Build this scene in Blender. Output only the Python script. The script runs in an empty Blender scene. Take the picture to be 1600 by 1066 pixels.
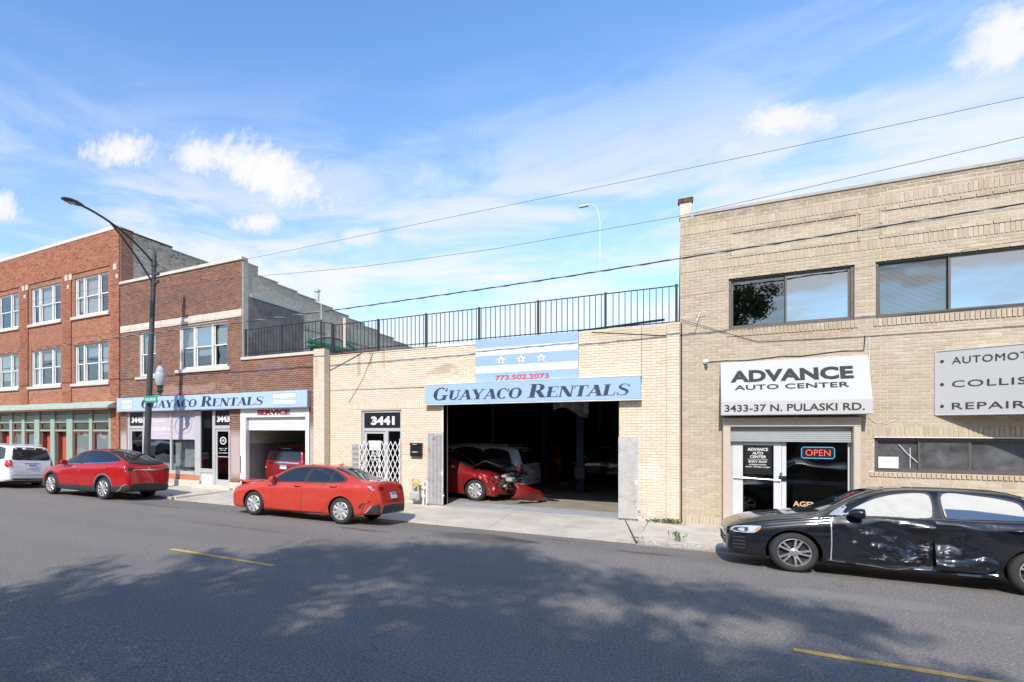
import bpy, bmesh, math, random
from mathutils import Vector, Matrix, noise
from mathutils.bvhtree import BVHTree
from mathutils.geometry import delaunay_2d_cdt
random.seed(7)
sc = bpy.context.scene
COL = sc.collection
R = math.radians

# ------------------------------------------------------------------ camera
CAM_A = R(31.5)
cam = bpy.data.cameras.new('camera')
cam.sensor_fit = 'HORIZONTAL'; cam.sensor_width = 36.0; cam.lens = 19.515
cam.shift_x = 0.17164; cam.shift_y = 0.08625
cam.clip_start = 0.05; cam.clip_end = 3000
co = bpy.data.objects.new('camera', cam); COL.objects.link(co)
co.location = (0, 0, 2.3); co.rotation_euler = (R(90), 0, CAM_A)
sc.camera = co

# ------------------------------------------------------------------ sun, sky, exposure
SUN_DIR = Vector((-0.07, 1.0, -0.85)).normalized()
sl = bpy.data.lights.new('sun', 'SUN'); sl.energy = 5.0; sl.angle = R(0.7); sl.color = (1.0, 0.93, 0.835)
so = bpy.data.objects.new('sun', sl); COL.objects.link(so)
so.rotation_euler = SUN_DIR.to_track_quat('-Z', 'Y').to_euler(); so.location = (2, -30, 30)
sc.view_settings.view_transform = 'Standard'; sc.view_settings.look = 'None'
sc.view_settings.exposure = 0.10; sc.view_settings.gamma = 1.0; sc.view_settings.use_curve_mapping = False
sc.cycles.max_bounces = 8; sc.cycles.diffuse_bounces = 4; sc.cycles.transparent_max_bounces = 12
sc.cycles.sample_clamp_indirect = 8.0

world = bpy.data.worlds.new('World'); sc.world = world; world.use_nodes = True
def build_world():
    nt = world.node_tree; N = nt.nodes; L = nt.links
    N.clear()
    out = N.new('ShaderNodeOutputWorld'); bg = N.new('ShaderNodeBackground')
    sky = N.new('ShaderNodeTexSky'); sky.sky_type = 'NISHITA'; sky.sun_disc = False
    sky.sun_elevation = math.asin(-SUN_DIR.z); sky.sun_rotation = math.atan2(-SUN_DIR.x, -SUN_DIR.y)
    sky.air_density = 1.35; sky.dust_density = 0.5; sky.ozone_density = 1.9; sky.altitude = 180
    tc = N.new('ShaderNodeTexCoord')
    sep = N.new('ShaderNodeSeparateXYZ'); L.new(tc.outputs['Generated'], sep.inputs[0])
    def m(op, a, b=None, c=None, clamp=False):
        n = N.new('ShaderNodeMath'); n.operation = op; n.use_clamp = clamp
        for i, v in enumerate((a, b, c)):
            if v is None: continue
            if isinstance(v, (int, float)): n.inputs[i].default_value = v
            else: L.new(v, n.inputs[i])
        return n.outputs[0]
    def mr(v, a, b, c=0.0, d=1.0, st='SMOOTHSTEP'):
        n = N.new('ShaderNodeMapRange'); n.interpolation_type = st
        L.new(v, n.inputs[0]); n.inputs[1].default_value = a; n.inputs[2].default_value = b
        n.inputs[3].default_value = c; n.inputs[4].default_value = d
        return n.outputs[0]
    def nz(vec, scale, detail, rough, dist=0.0):
        n = N.new('ShaderNodeTexNoise'); n.inputs['Scale'].default_value = scale
        n.inputs['Detail'].default_value = detail; n.inputs['Roughness'].default_value = rough
        n.inputs['Distortion'].default_value = dist
        L.new(vec, n.inputs['Vector']); return n.outputs['Fac']
    def mapv(vec, sx, sy, sz, loc=(0, 0, 0)):
        n = N.new('ShaderNodeMapping'); L.new(vec, n.inputs[0]); n.inputs['Scale'].default_value = (sx, sy, sz)
        n.inputs['Location'].default_value = loc
        return n.outputs[0]
    # sky directions as a point on the vertical plane y = 1 (clouds keep their place in the sky)
    ys = m('MAXIMUM', sep.outputs['Y'], 0.02)
    p = m('DIVIDE', sep.outputs['X'], ys); q = m('DIVIDE', sep.outputs['Z'], ys)
    cmb = N.new('ShaderNodeCombineXYZ'); L.new(p, cmb.inputs[0]); L.new(q, cmb.inputs[1])
    pq = cmb.outputs[0]
    n1 = nz(pq, 11.0, 8, 0.66, 0.35); n2 = nz(pq, 42.0, 5, 0.65)
    rag = m('ADD', m('MULTIPLY', m('SUBTRACT', n1, 0.5), 1.15), m('MULTIPLY', m('SUBTRACT', n2, 0.5), 0.75))
    total = None
    for (pc, qc, a, b, ang, amp) in CLOUDS:
        a, b = a * 1.35, b * 1.5
        dp = m('SUBTRACT', p, pc); dq = m('SUBTRACT', q, qc)
        ca, sa = math.cos(ang), math.sin(ang)
        e1 = m('ADD', m('MULTIPLY', dp, ca / a), m('MULTIPLY', dq, sa / a))
        e2 = m('ADD', m('MULTIPLY', dp, -sa / b), m('MULTIPLY', dq, ca / b))
        r = m('SQRT', m('ADD', m('MULTIPLY', e1, e1), m('MULTIPLY', e2, e2)))
        v = m('SUBTRACT', 1.0, r)
        v = m('ADD', v, rag)
        v = m('MULTIPLY', mr(v, 0.0, 0.85), amp)
        v = m('MULTIPLY', v, mr(r, 1.9, 1.0))
        total = v if total is None else m('MAXIMUM', total, v)
    front = mr(sep.outputs['Y'], 0.05, 0.2)
    total = m('MULTIPLY', total, front)
    # thin streaky veil, stronger towards the horizon
    dirv = tc.outputs['Generated']
    w1 = nz(mapv(dirv, 2.2, 2.2, 9.0), 1.6, 7, 0.6, 0.6)
    w2 = nz(mapv(dirv, 1.2, 1.2, 3.2, (3.1, 0, 0)), 2.0, 5, 0.55)
    veil = m('MULTIPLY', mr(w1, 0.36, 0.72), mr(w2, 0.3, 0.62))
    elev = sep.outputs['Z']
    veil = m('MULTIPLY', veil, mr(elev, 0.56, 0.30, 0.0, 0.75))
    lowp = m('MULTIPLY', mr(elev, 0.58, 0.26), mr(w1, 0.36, 0.62, 0.18, 0.92))
    veil = m('MAXIMUM', veil, lowp)
    # some more cumulus all round the sky, beyond the picture as well
    c3 = nz(mapv(dirv, 1.6, 1.6, 4.0, (0.7, 1.9, 0)), 2.6, 8, 0.6, 0.3)
    more = m('MULTIPLY', mr(c3, 0.60, 0.72), m('SUBTRACT', 1.0, front))
    mask = m('MAXIMUM', m('MAXIMUM', total, veil), more, clamp=True)
    shade = mr(n1, 0.30, 0.62, 0.80, 1.0)
    ccol = N.new('ShaderNodeMix'); ccol.data_type = 'RGBA'
    L.new(shade, ccol.inputs[0]); ccol.inputs[6].default_value = (5.4, 5.8, 6.6, 1); ccol.inputs[7].default_value = CLOUD_COL
    tint = N.new('ShaderNodeMix'); tint.data_type = 'RGBA'; tint.blend_type = 'MULTIPLY'; tint.inputs[0].default_value = 1.0
    L.new(sky.outputs[0], tint.inputs[6]); tint.inputs[7].default_value = SKY_TINT
    mix = N.new('ShaderNodeMix'); mix.data_type = 'RGBA'
    L.new(mask, mix.inputs[0]); L.new(tint.outputs[2], mix.inputs[6]); L.new(ccol.outputs[2], mix.inputs[7])
    L.new(mix.outputs[2], bg.inputs[0]); bg.inputs[1].default_value = SKY_STR
    L.new(bg.outputs[0], out.inputs[0])
SKY_STR = 0.125
SKY_TINT = (1.16, 1.52, 1.98, 1)
CLOUD_COL = (7.4, 7.35, 7.3, 1)
CLOUDS = [(-1.3235, 0.7745, 0.1821, 0.0463, -0.256, 1.0), (-0.812, 0.5933, 0.27, 0.062, -0.483, 1.0), (-0.985, 0.672, 0.16, 0.045, -0.3, 0.95), (-0.8348, 0.48, 0.0882, 0.0267, -0.192, 0.95), (0.1226, 0.4373, 0.075, 0.028, -0.23, 1.0), (0.0668, 0.4139, 0.0278, 0.0189, -0.259, 0.7), (0.3393, 0.4742, 0.0474, 0.0483, -0.352, 0.95), (-1.9299, 0.7424, 0.1199, 0.0558, -0.205, 0.95), (-0.3815, 0.399, 0.0511, 0.017, -0.196, 0.45), (-0.5502, 0.3957, 0.063, 0.021, -0.179, 0.75), (-0.5899, 0.4965, 0.0934, 0.0402, -0.22, 0.5), (-0.1836, 0.2089, 0.178, 0.0481, -0.062, 0.7), (-0.9303, 0.426, 0.1869, 0.034, -0.165, 0.6), (-0.5821, 0.2747, 0.0618, 0.0187, -0.123, 0.6)]
build_world()

# ------------------------------------------------------------------ materials
def principled(name):
    m = bpy.data.materials.new(name); m.use_nodes = True
    nt = m.node_tree; b = nt.nodes['Principled BSDF']
    return m, nt, b
def mat(name, col, rough=0.6, metal=0.0, var=0.12, scale=6.0, bump=0.0, bscale=60.0, coat=0.0, emis=None, estr=1.0,
        spec=0.5, col2=None, stain=None, staincol=None):
    m, nt, b = principled(name); N, L = nt.nodes, nt.links
    b.inputs['Roughness'].default_value = rough; b.inputs['Metallic'].default_value = metal
    b.inputs['Coat Weight'].default_value = coat; b.inputs['Coat Roughness'].default_value = 0.03
    b.inputs['Specular IOR Level'].default_value = spec
    if emis:
        b.inputs['Emission Color'].default_value = (*emis, 1); b.inputs['Emission Strength'].default_value = estr
    geo = N.new('ShaderNodeNewGeometry')
    nz = N.new('ShaderNodeTexNoise'); nz.inputs['Scale'].default_value = scale; nz.inputs['Detail'].default_value = 5
    nz.inputs['Roughness'].default_value = 0.65
    L.new(geo.outputs['Position'], nz.inputs['Vector'])
    mx = N.new('ShaderNodeMix'); mx.data_type = 'RGBA'
    c1 = tuple(max(0, c * (1 - var)) for c in col); c2 = col2 or tuple(min(1, c * (1 + var)) for c in col)
    mr = N.new('ShaderNodeMapRange'); mr.inputs[1].default_value = 0.3; mr.inputs[2].default_value = 0.7
    L.new(nz.outputs['Fac'], mr.inputs[0]); L.new(mr.outputs[0], mx.inputs[0])
    mx.inputs[6].default_value = (*c1, 1); mx.inputs[7].default_value = (*c2, 1)
    last = mx.outputs[2]
    if stain:
        n2 = N.new('ShaderNodeTexNoise'); n2.inputs['Scale'].default_value = stain; n2.inputs['Detail'].default_value = 8
        n2.inputs['Roughness'].default_value = 0.7
        L.new(geo.outputs['Position'], n2.inputs['Vector'])
        r2 = N.new('ShaderNodeMapRange'); r2.inputs[1].default_value = 0.55; r2.inputs[2].default_value = 0.72
        L.new(n2.outputs['Fac'], r2.inputs[0])
        m2 = N.new('ShaderNodeMix'); m2.data_type = 'RGBA'; L.new(r2.outputs[0], m2.inputs[0])
        L.new(last, m2.inputs[6]); m2.inputs[7].default_value = (*(staincol or tuple(c * .6 for c in col)), 1)
        last = m2.outputs[2]
    L.new(last, b.inputs['Base Color'])
    if bump > 0:
        nb = N.new('ShaderNodeTexNoise'); nb.inputs['Scale'].default_value = bscale; nb.inputs['Detail'].default_value = 4
        L.new(geo.outputs['Position'], nb.inputs['Vector'])
        bp = N.new('ShaderNodeBump'); bp.inputs['Strength'].default_value = 1.0; bp.inputs['Distance'].default_value = bump
        L.new(nb.outputs['Fac'], bp.inputs['Height']); L.new(bp.outputs[0], b.inputs['Normal'])
    return m

def brick_mat(name, cols, stain_cols=(), rough=0.85, dirt=None):
    """bricks: a tone per brick, fine grain, and stains with shapes of their own"""
    m, nt, b = principled(name); N, L = nt.nodes, nt.links
    b.inputs['Roughness'].default_value = rough
    geo = N.new('ShaderNodeNewGeometry'); oi = N.new('ShaderNodeObjectInfo')
    ad = N.new('ShaderNodeMath'); ad.operation = 'ADD'; L.new(geo.outputs['Random Per Island'], ad.inputs[0]); L.new(oi.outputs['Random'], ad.inputs[1])
    fr = N.new('ShaderNodeMath'); fr.operation = 'FRACT'; L.new(ad.outputs[0], fr.inputs[0])
    rp = N.new('ShaderNodeValToRGB'); L.new(fr.outputs[0], rp.inputs[0])
    rp.color_ramp.interpolation = 'LINEAR'
    el = rp.color_ramp.elements
    while len(el) < len(cols): el.new(0.5)
    for i, c in enumerate(cols):
        el[i].position = i / (len(cols) - 1); el[i].color = (*c, 1)
    last = rp.outputs[0]
    nz = N.new('ShaderNodeTexNoise'); nz.inputs['Scale'].default_value = 40; nz.inputs['Detail'].default_value = 4
    L.new(geo.outputs['Position'], nz.inputs['Vector'])
    mr = N.new('ShaderNodeMapRange'); mr.inputs[1].default_value = 0.3; mr.inputs[2].default_value = 0.7; mr.inputs[3].default_value = 0.86; mr.inputs[4].default_value = 1.12
    L.new(nz.outputs['Fac'], mr.inputs[0])
    mu = N.new('ShaderNodeMix'); mu.data_type = 'RGBA'; mu.blend_type = 'MULTIPLY'; mu.inputs[0].default_value = 1
    L.new(last, mu.inputs[6]); L.new(mr.outputs[0], mu.inputs[7]); last = mu.outputs[2]
    for (sc_, lo, hi, c, amt, stretch) in stain_cols:
        mp = N.new('ShaderNodeMapping'); mp.inputs['Scale'].default_value = stretch; L.new(geo.outputs['Position'], mp.inputs[0])
        n2 = N.new('ShaderNodeTexNoise'); n2.inputs['Scale'].default_value = sc_; n2.inputs['Detail'].default_value = 7; n2.inputs['Roughness'].default_value = 0.65
        L.new(mp.outputs[0], n2.inputs['Vector'])
        r2 = N.new('ShaderNodeMapRange'); r2.inputs[1].default_value = lo; r2.inputs[2].default_value = hi; r2.inputs[4].default_value = amt
        L.new(n2.outputs['Fac'], r2.inputs[0])
        m2 = N.new('ShaderNodeMix'); m2.data_type = 'RGBA'; L.new(r2.outputs[0], m2.inputs[0]); L.new(last, m2.inputs[6]); m2.inputs[7].default_value = (*c, 1)
        last = m2.outputs[2]
    # stains or paint that keep to a place: list of (x0,x1,z0,z1,colour,amount,ragged)
    for (x0, x1, z0, z1, c, amt, rg) in (dirt or ()):
        sp = N.new('ShaderNodeSeparateXYZ'); L.new(geo.outputs['Position'], sp.inputs[0])
        nn = N.new('ShaderNodeTexNoise'); nn.inputs['Scale'].default_value = 3.5; nn.inputs['Detail'].default_value = 6; L.new(geo.outputs['Position'], nn.inputs['Vector'])
        def mm(op, a, bb, clamp=False):
            n = N.new('ShaderNodeMath'); n.operation = op; n.use_clamp = clamp
            for i, v in enumerate((a, bb)):
                if isinstance(v, (int, float)): n.inputs[i].default_value = v
                else: L.new(v, n.inputs[i])
            return n.outputs[0]
        ex = mm('DIVIDE', mm('ABSOLUTE', mm('SUBTRACT', sp.outputs[0], (x0 + x1) / 2), 0), (x1 - x0) / 2)
        ez = mm('DIVIDE', mm('ABSOLUTE', mm('SUBTRACT', sp.outputs[2], (z0 + z1) / 2), 0), (z1 - z0) / 2)
        d = mm('ADD', mm('SUBTRACT', 1.0, mm('MAXIMUM', ex, ez)), mm('MULTIPLY', mm('SUBTRACT', nn.outputs['Fac'], 0.5), rg * (1 if rg < .25 else 1.9)))
        k = mm('MULTIPLY', mm('MULTIPLY', d, 2.6, True), amt * (1.0 if rg < .25 else .75), True)
        m2 = N.new('ShaderNodeMix'); m2.data_type = 'RGBA'; L.new(k, m2.inputs[0]); L.new(last, m2.inputs[6]); m2.inputs[7].default_value = (*c, 1)
        last = m2.outputs[2]
    L.new(last, b.inputs['Base Color'])
    nb = N.new('ShaderNodeTexNoise'); nb.inputs['Scale'].default_value = 90; L.new(geo.outputs['Position'], nb.inputs['Vector'])
    bp = N.new('ShaderNodeBump'); bp.inputs['Strength'].default_value = 0.6; bp.inputs['Distance'].default_value = 0.004
    L.new(nb.outputs['Fac'], bp.inputs['Height']); L.new(bp.outputs[0], b.inputs['Normal'])
    return m

def glass_mat(name, tint=(0.8, 0.85, 0.85), refl=0.10, wavy=0.0015, dust=0.0):
    """see-through pane: tinted transparency with a mirror film that grows at grazing angles"""
    m = bpy.data.materials.new(name); m.use_nodes = True; nt = m.node_tree; N, L = nt.nodes, nt.links
    N.remove(N['Principled BSDF']); out = N['Material Output']
    tr = N.new('ShaderNodeBsdfTransparent'); tr.inputs[0].default_value = (*tint, 1)
    gl = N.new('ShaderNodeBsdfGlossy'); gl.inputs['Roughness'].default_value = 0.015; gl.inputs[0].default_value = (0.95, 0.97, 1, 1)
    fr = N.new('ShaderNodeFresnel'); g0 = N.new('ShaderNodeNewGeometry'); mi_ = N.new('ShaderNodeMath'); mi_.operation = 'MULTIPLY_ADD'; L.new(g0.outputs['Backfacing'], mi_.inputs[0]); mi_.inputs[1].default_value = -.8333; mi_.inputs[2].default_value = 1.5; L.new(mi_.outputs[0], fr.inputs[0])
    ad = N.new('ShaderNodeMath'); ad.operation = 'ADD'; ad.use_clamp = True; L.new(fr.outputs[0], ad.inputs[0]); ad.inputs[1].default_value = refl
    geo = N.new('ShaderNodeNewGeometry'); nz = N.new('ShaderNodeTexNoise'); nz.inputs['Scale'].default_value = 1.3; nz.inputs['Detail'].default_value = 1
    L.new(geo.outputs['Position'], nz.inputs['Vector'])
    bp = N.new('ShaderNodeBump'); bp.inputs['Distance'].default_value = wavy * 10; L.new(nz.outputs['Fac'], bp.inputs['Height'])
    L.new(bp.outputs[0], gl.inputs['Normal'])
    mx = N.new('ShaderNodeMixShader'); L.new(ad.outputs[0], mx.inputs[0]); L.new(tr.outputs[0], mx.inputs[1]); L.new(gl.outputs[0], mx.inputs[2])
    last = mx.outputs[0]
    if dust:
        df = N.new('ShaderNodeBsdfDiffuse'); df.inputs[0].default_value = (.42, .43, .44, 1)
        n2 = N.new('ShaderNodeTexNoise'); n2.inputs['Scale'].default_value = 2.2; n2.inputs['Detail'].default_value = 8; n2.inputs['Roughness'].default_value = .7; L.new(geo.outputs['Position'], n2.inputs['Vector'])
        r2 = N.new('ShaderNodeMapRange'); L.new(n2.outputs['Fac'], r2.inputs[0]); r2.inputs[1].default_value = .3; r2.inputs[2].default_value = .75; r2.inputs[3].default_value = dust * .25; r2.inputs[4].default_value = dust * 1.6
        m3 = N.new('ShaderNodeMixShader'); L.new(r2.outputs[0], m3.inputs[0]); L.new(last, m3.inputs[1]); L.new(df.outputs[0], m3.inputs[2]); last = m3.outputs[0]
    L.new(last, out.inputs[0]); return m

def paint_mat(name, col, metal=0.25, rough=0.32, dust=0.12, flake=True):
    m, nt, b = principled(name); N, L = nt.nodes, nt.links
    b.inputs['Metallic'].default_value = metal; b.inputs['Specular IOR Level'].default_value = 0.15; b.inputs['Coat Weight'].default_value = 1.0; b.inputs['Coat Roughness'].default_value = 0.03
    geo = N.new('ShaderNodeNewGeometry'); nz = N.new('ShaderNodeTexNoise'); nz.inputs['Scale'].default_value = 3.0; nz.inputs['Detail'].default_value = 7
    nz.inputs['Roughness'].default_value = 0.7; L.new(geo.outputs['Position'], nz.inputs['Vector'])
    mr = N.new('ShaderNodeMapRange'); mr.inputs[1].default_value = 0.35; mr.inputs[2].default_value = 0.75; mr.inputs[4].default_value = dust
    L.new(nz.outputs['Fac'], mr.inputs[0])
    mx = N.new('ShaderNodeMix'); mx.data_type = 'RGBA'; L.new(mr.outputs[0], mx.inputs[0])
    mx.inputs[6].default_value = (*col, 1); mx.inputs[7].default_value = (0.33, 0.29, 0.25, 1); L.new(mx.outputs[2], b.inputs['Base Color'])
    r2 = N.new('ShaderNodeMapRange'); r2.inputs[1].default_value = 0.3; r2.inputs[2].default_value = 0.8; r2.inputs[3].default_value = rough; r2.inputs[4].default_value = rough + 0.2
    L.new(nz.outputs['Fac'], r2.inputs[0]); L.new(r2.outputs[0], b.inputs['Roughness'])
    return m

# ------------------------------------------------------------------ mesh builder
class MB:
    def __init__(s): s.v = []; s.f = []; s.m = []
    def add(s, vs, fs, mi=0):
        o = len(s.v); s.v.extend([tuple(p) for p in vs]); s.f.extend([tuple(i + o for i in f) for f in fs]); s.m.extend([mi] * len(fs)); return s
    def box(s, x0, x1, y0, y1, z0, z1, mi=0):
        vs = [(x, y, z) for z in (z0, z1) for y in (y0, y1) for x in (x0, x1)]
        return s.add(vs, [(0, 2, 3, 1), (4, 5, 7, 6), (0, 1, 5, 4), (2, 6, 7, 3), (0, 4, 6, 2), (1, 3, 7, 5)], mi)
    def bbox(s, x0, x1, y0, y1, z0, z1, b=0.01, mi=0):
        """box with its long edges cut back (a small bevel)"""
        x0, x1 = min(x0, x1), max(x0, x1); y0, y1 = min(y0, y1), max(y0, y1); z0, z1 = min(z0, z1), max(z0, z1)
        b = min(b, (x1 - x0) / 2.2, (y1 - y0) / 2.2, (z1 - z0) / 2.2)
        bm = bmesh.new(); bmesh.ops.create_cube(bm, size=1)
        for v in bm.verts: v.co = Vector(((x0 + x1) / 2 + v.co.x * (x1 - x0), (y0 + y1) / 2 + v.co.y * (y1 - y0), (z0 + z1) / 2 + v.co.z * (z1 - z0)))
        bmesh.ops.bevel(bm, geom=bm.edges[:], offset=b, segments=1, affect='EDGES')
        bm.verts.index_update(); s.add([v.co[:] for v in bm.verts], [tuple(v.index for v in f.verts) for f in bm.faces], mi); bm.free(); return s
    def tube(s, pts, r, n=8, mi=0, cap=True, r1=None):
        pts = [Vector(p) for p in pts]; rings = []; k = len(pts)
        up = Vector((0, 0, 1))
        prev = None
        for i, p in enumerate(pts):
            d = (pts[min(i + 1, k - 1)] - pts[max(i - 1, 0)]).normalized()
            a = d.cross(up) if abs(d.dot(up)) < 0.98 else d.cross(Vector((1, 0, 0)))
            a.normalize()
            if prev is not None and a.dot(prev) < 0: a = -a
            prev = a; b = d.cross(a)
            rr = r if r1 is None else r + (r1 - r) * i / (k - 1)
            rings.append([p + (a * math.cos(t) + b * math.sin(t)) * rr for t in [2 * math.pi * j / n for j in range(n)]])
        vs = [q for rg in rings for q in rg]; fs = []
        for i in range(k - 1):
            for j in range(n):
                fs.append((i * n + j, i * n + (j + 1) % n, (i + 1) * n + (j + 1) % n, (i + 1) * n + j))
        if cap: fs.append(tuple(range(n))[::-1]); fs.append(tuple((k - 1) * n + j for j in range(n)))
        return s.add(vs, fs, mi)
    def lathe(s, prof, axis, origin, n=32, mi=0):
        """prof: list of (r, h) turned about an axis 'x','y','z' through origin"""
        vs = []; fs = []
        for (r, h) in prof:
            for j in range(n):
                t = 2 * math.pi * j / n; a, b = r * math.cos(t), r * math.sin(t)
                p = {'x': (h, a, b), 'y': (a, h, b), 'z': (a, b, h)}[axis]
                vs.append((p[0] + origin[0], p[1] + origin[1], p[2] + origin[2]))
        for i in range(len(prof) - 1):
            for j in range(n): fs.append((i * n + j, i * n + (j + 1) % n, (i + 1) * n + (j + 1) % n, (i + 1) * n + j))
        return s.add(vs, fs, mi)
    def prism(s, poly, y0, y1, mi=0):
        """polygon in x,z pulled from y0 to y1"""
        n = len(poly); vs = [(x, y0, z) for x, z in poly] + [(x, y1, z) for x, z in poly]
        fs = [tuple(range(n)), tuple(range(2 * n - 1, n - 1, -1))] + [(i, i + n, (i + 1) % n + n, (i + 1) % n) for i in range(n)]
        return s.add(vs, fs, mi)
    def build(s, name, mats, parent=None, smooth=False, angle=35, fix=True):
        me = bpy.data.meshes.new(name); me.from_pydata(s.v, [], s.f)
        if not isinstance(mats, (list, tuple)): mats = [mats]
        for m in mats: me.materials.append(m)
        if len(mats) > 1: me.polygons.foreach_set('material_index', s.m)
        if fix:
            bm = bmesh.new(); bm.from_mesh(me); bmesh.ops.recalc_face_normals(bm, faces=bm.faces); bm.to_mesh(me); bm.free()
        if smooth:
            me.shade_smooth(); me.set_sharp_from_angle(angle=R(angle))
        me.update()
        return link(name, me, parent)

def base_of(p):
    """world position of a builder root (roots of world-coordinate things are never rotated)"""
    v = Vector((0, 0, 0))
    while p is not None: v += Vector(p.get('_loc', (0, 0, 0))) if '_loc' in p else Vector((0, 0, 0)); p = p.parent
    return v
LOCAL = set()
def link(name, data, parent=None):
    o = bpy.data.objects.new(name, data); COL.objects.link(o)
    if parent is not None:
        o.parent = parent
        if parent.name in ROOTLOC: o.matrix_parent_inverse = Matrix.Translation(-ROOTLOC[parent.name])
    return o
ROOTLOC = {}
def root(name, label, cat, loc=(0, 0, 0), group=None, world_children=True):
    """a thing: an Empty at its base that parents its parts"""
    o = bpy.data.objects.new(name, None); COL.objects.link(o); o.location = loc; o.empty_display_size = 0.3
    o['label'] = label; o['category'] = cat
    if group: o['group'] = group
    if world_children: ROOTLOC[o.name] = Vector(loc)
    return o
def tag(o, label=None, cat=None, group=None, kind=None):
    if label: o['label'] = label
    if cat: o['category'] = cat
    if group: o['group'] = group
    if kind: o['kind'] = kind
    return o
def struct(o): o['kind'] = 'structure'; return o

def text_geo(txt, x0, x1, z0, z1, bold=0.0, shear=0.0, depth=0.004, align_w=True, spacing=1.0):
    """flat letters fitted in a box: returns verts (x, d, z) with d the height off the board"""
    cu = bpy.data.curves.new('t', 'FONT'); cu.body = txt; cu.size = 1; cu.offset = bold; cu.shear = shear; cu.extrude = 0.02
    cu.space_character = spacing; cu.resolution_u = 3
    ob = bpy.data.objects.new('t', cu); COL.objects.link(ob)
    me = bpy.data.meshes.new_from_object(ob)
    vs = [v.co.copy() for v in me.vertices]; fs = [tuple(p.vertices) for p in me.polygons]
    bpy.data.objects.remove(ob); bpy.data.curves.remove(cu); bpy.data.meshes.remove(me)
    ax = min(v.x for v in vs); bx = max(v.x for v in vs); ay = min(v.y for v in vs); by = max(v.y for v in vs)
    out = []
    for v in vs:
        out.append((x0 + (v.x - ax) / (bx - ax) * (x1 - x0), (v.z + 0.02) / 0.04 * depth, z0 + (v.y - ay) / (by - ay) * (z1 - z0)))
    return out, fs
def front_text(mb, txt, x0, x1, z0, z1, y, **k):
    """letters on a board that faces the street (towards -Y) at y"""
    mi = k.pop('mi', 0)
    vs, fs = text_geo(txt, x0, x1, z0, z1, **k)
    mb.add([(a, y - 0.001 - d, c) for a, d, c in vs], fs, mi)
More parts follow.
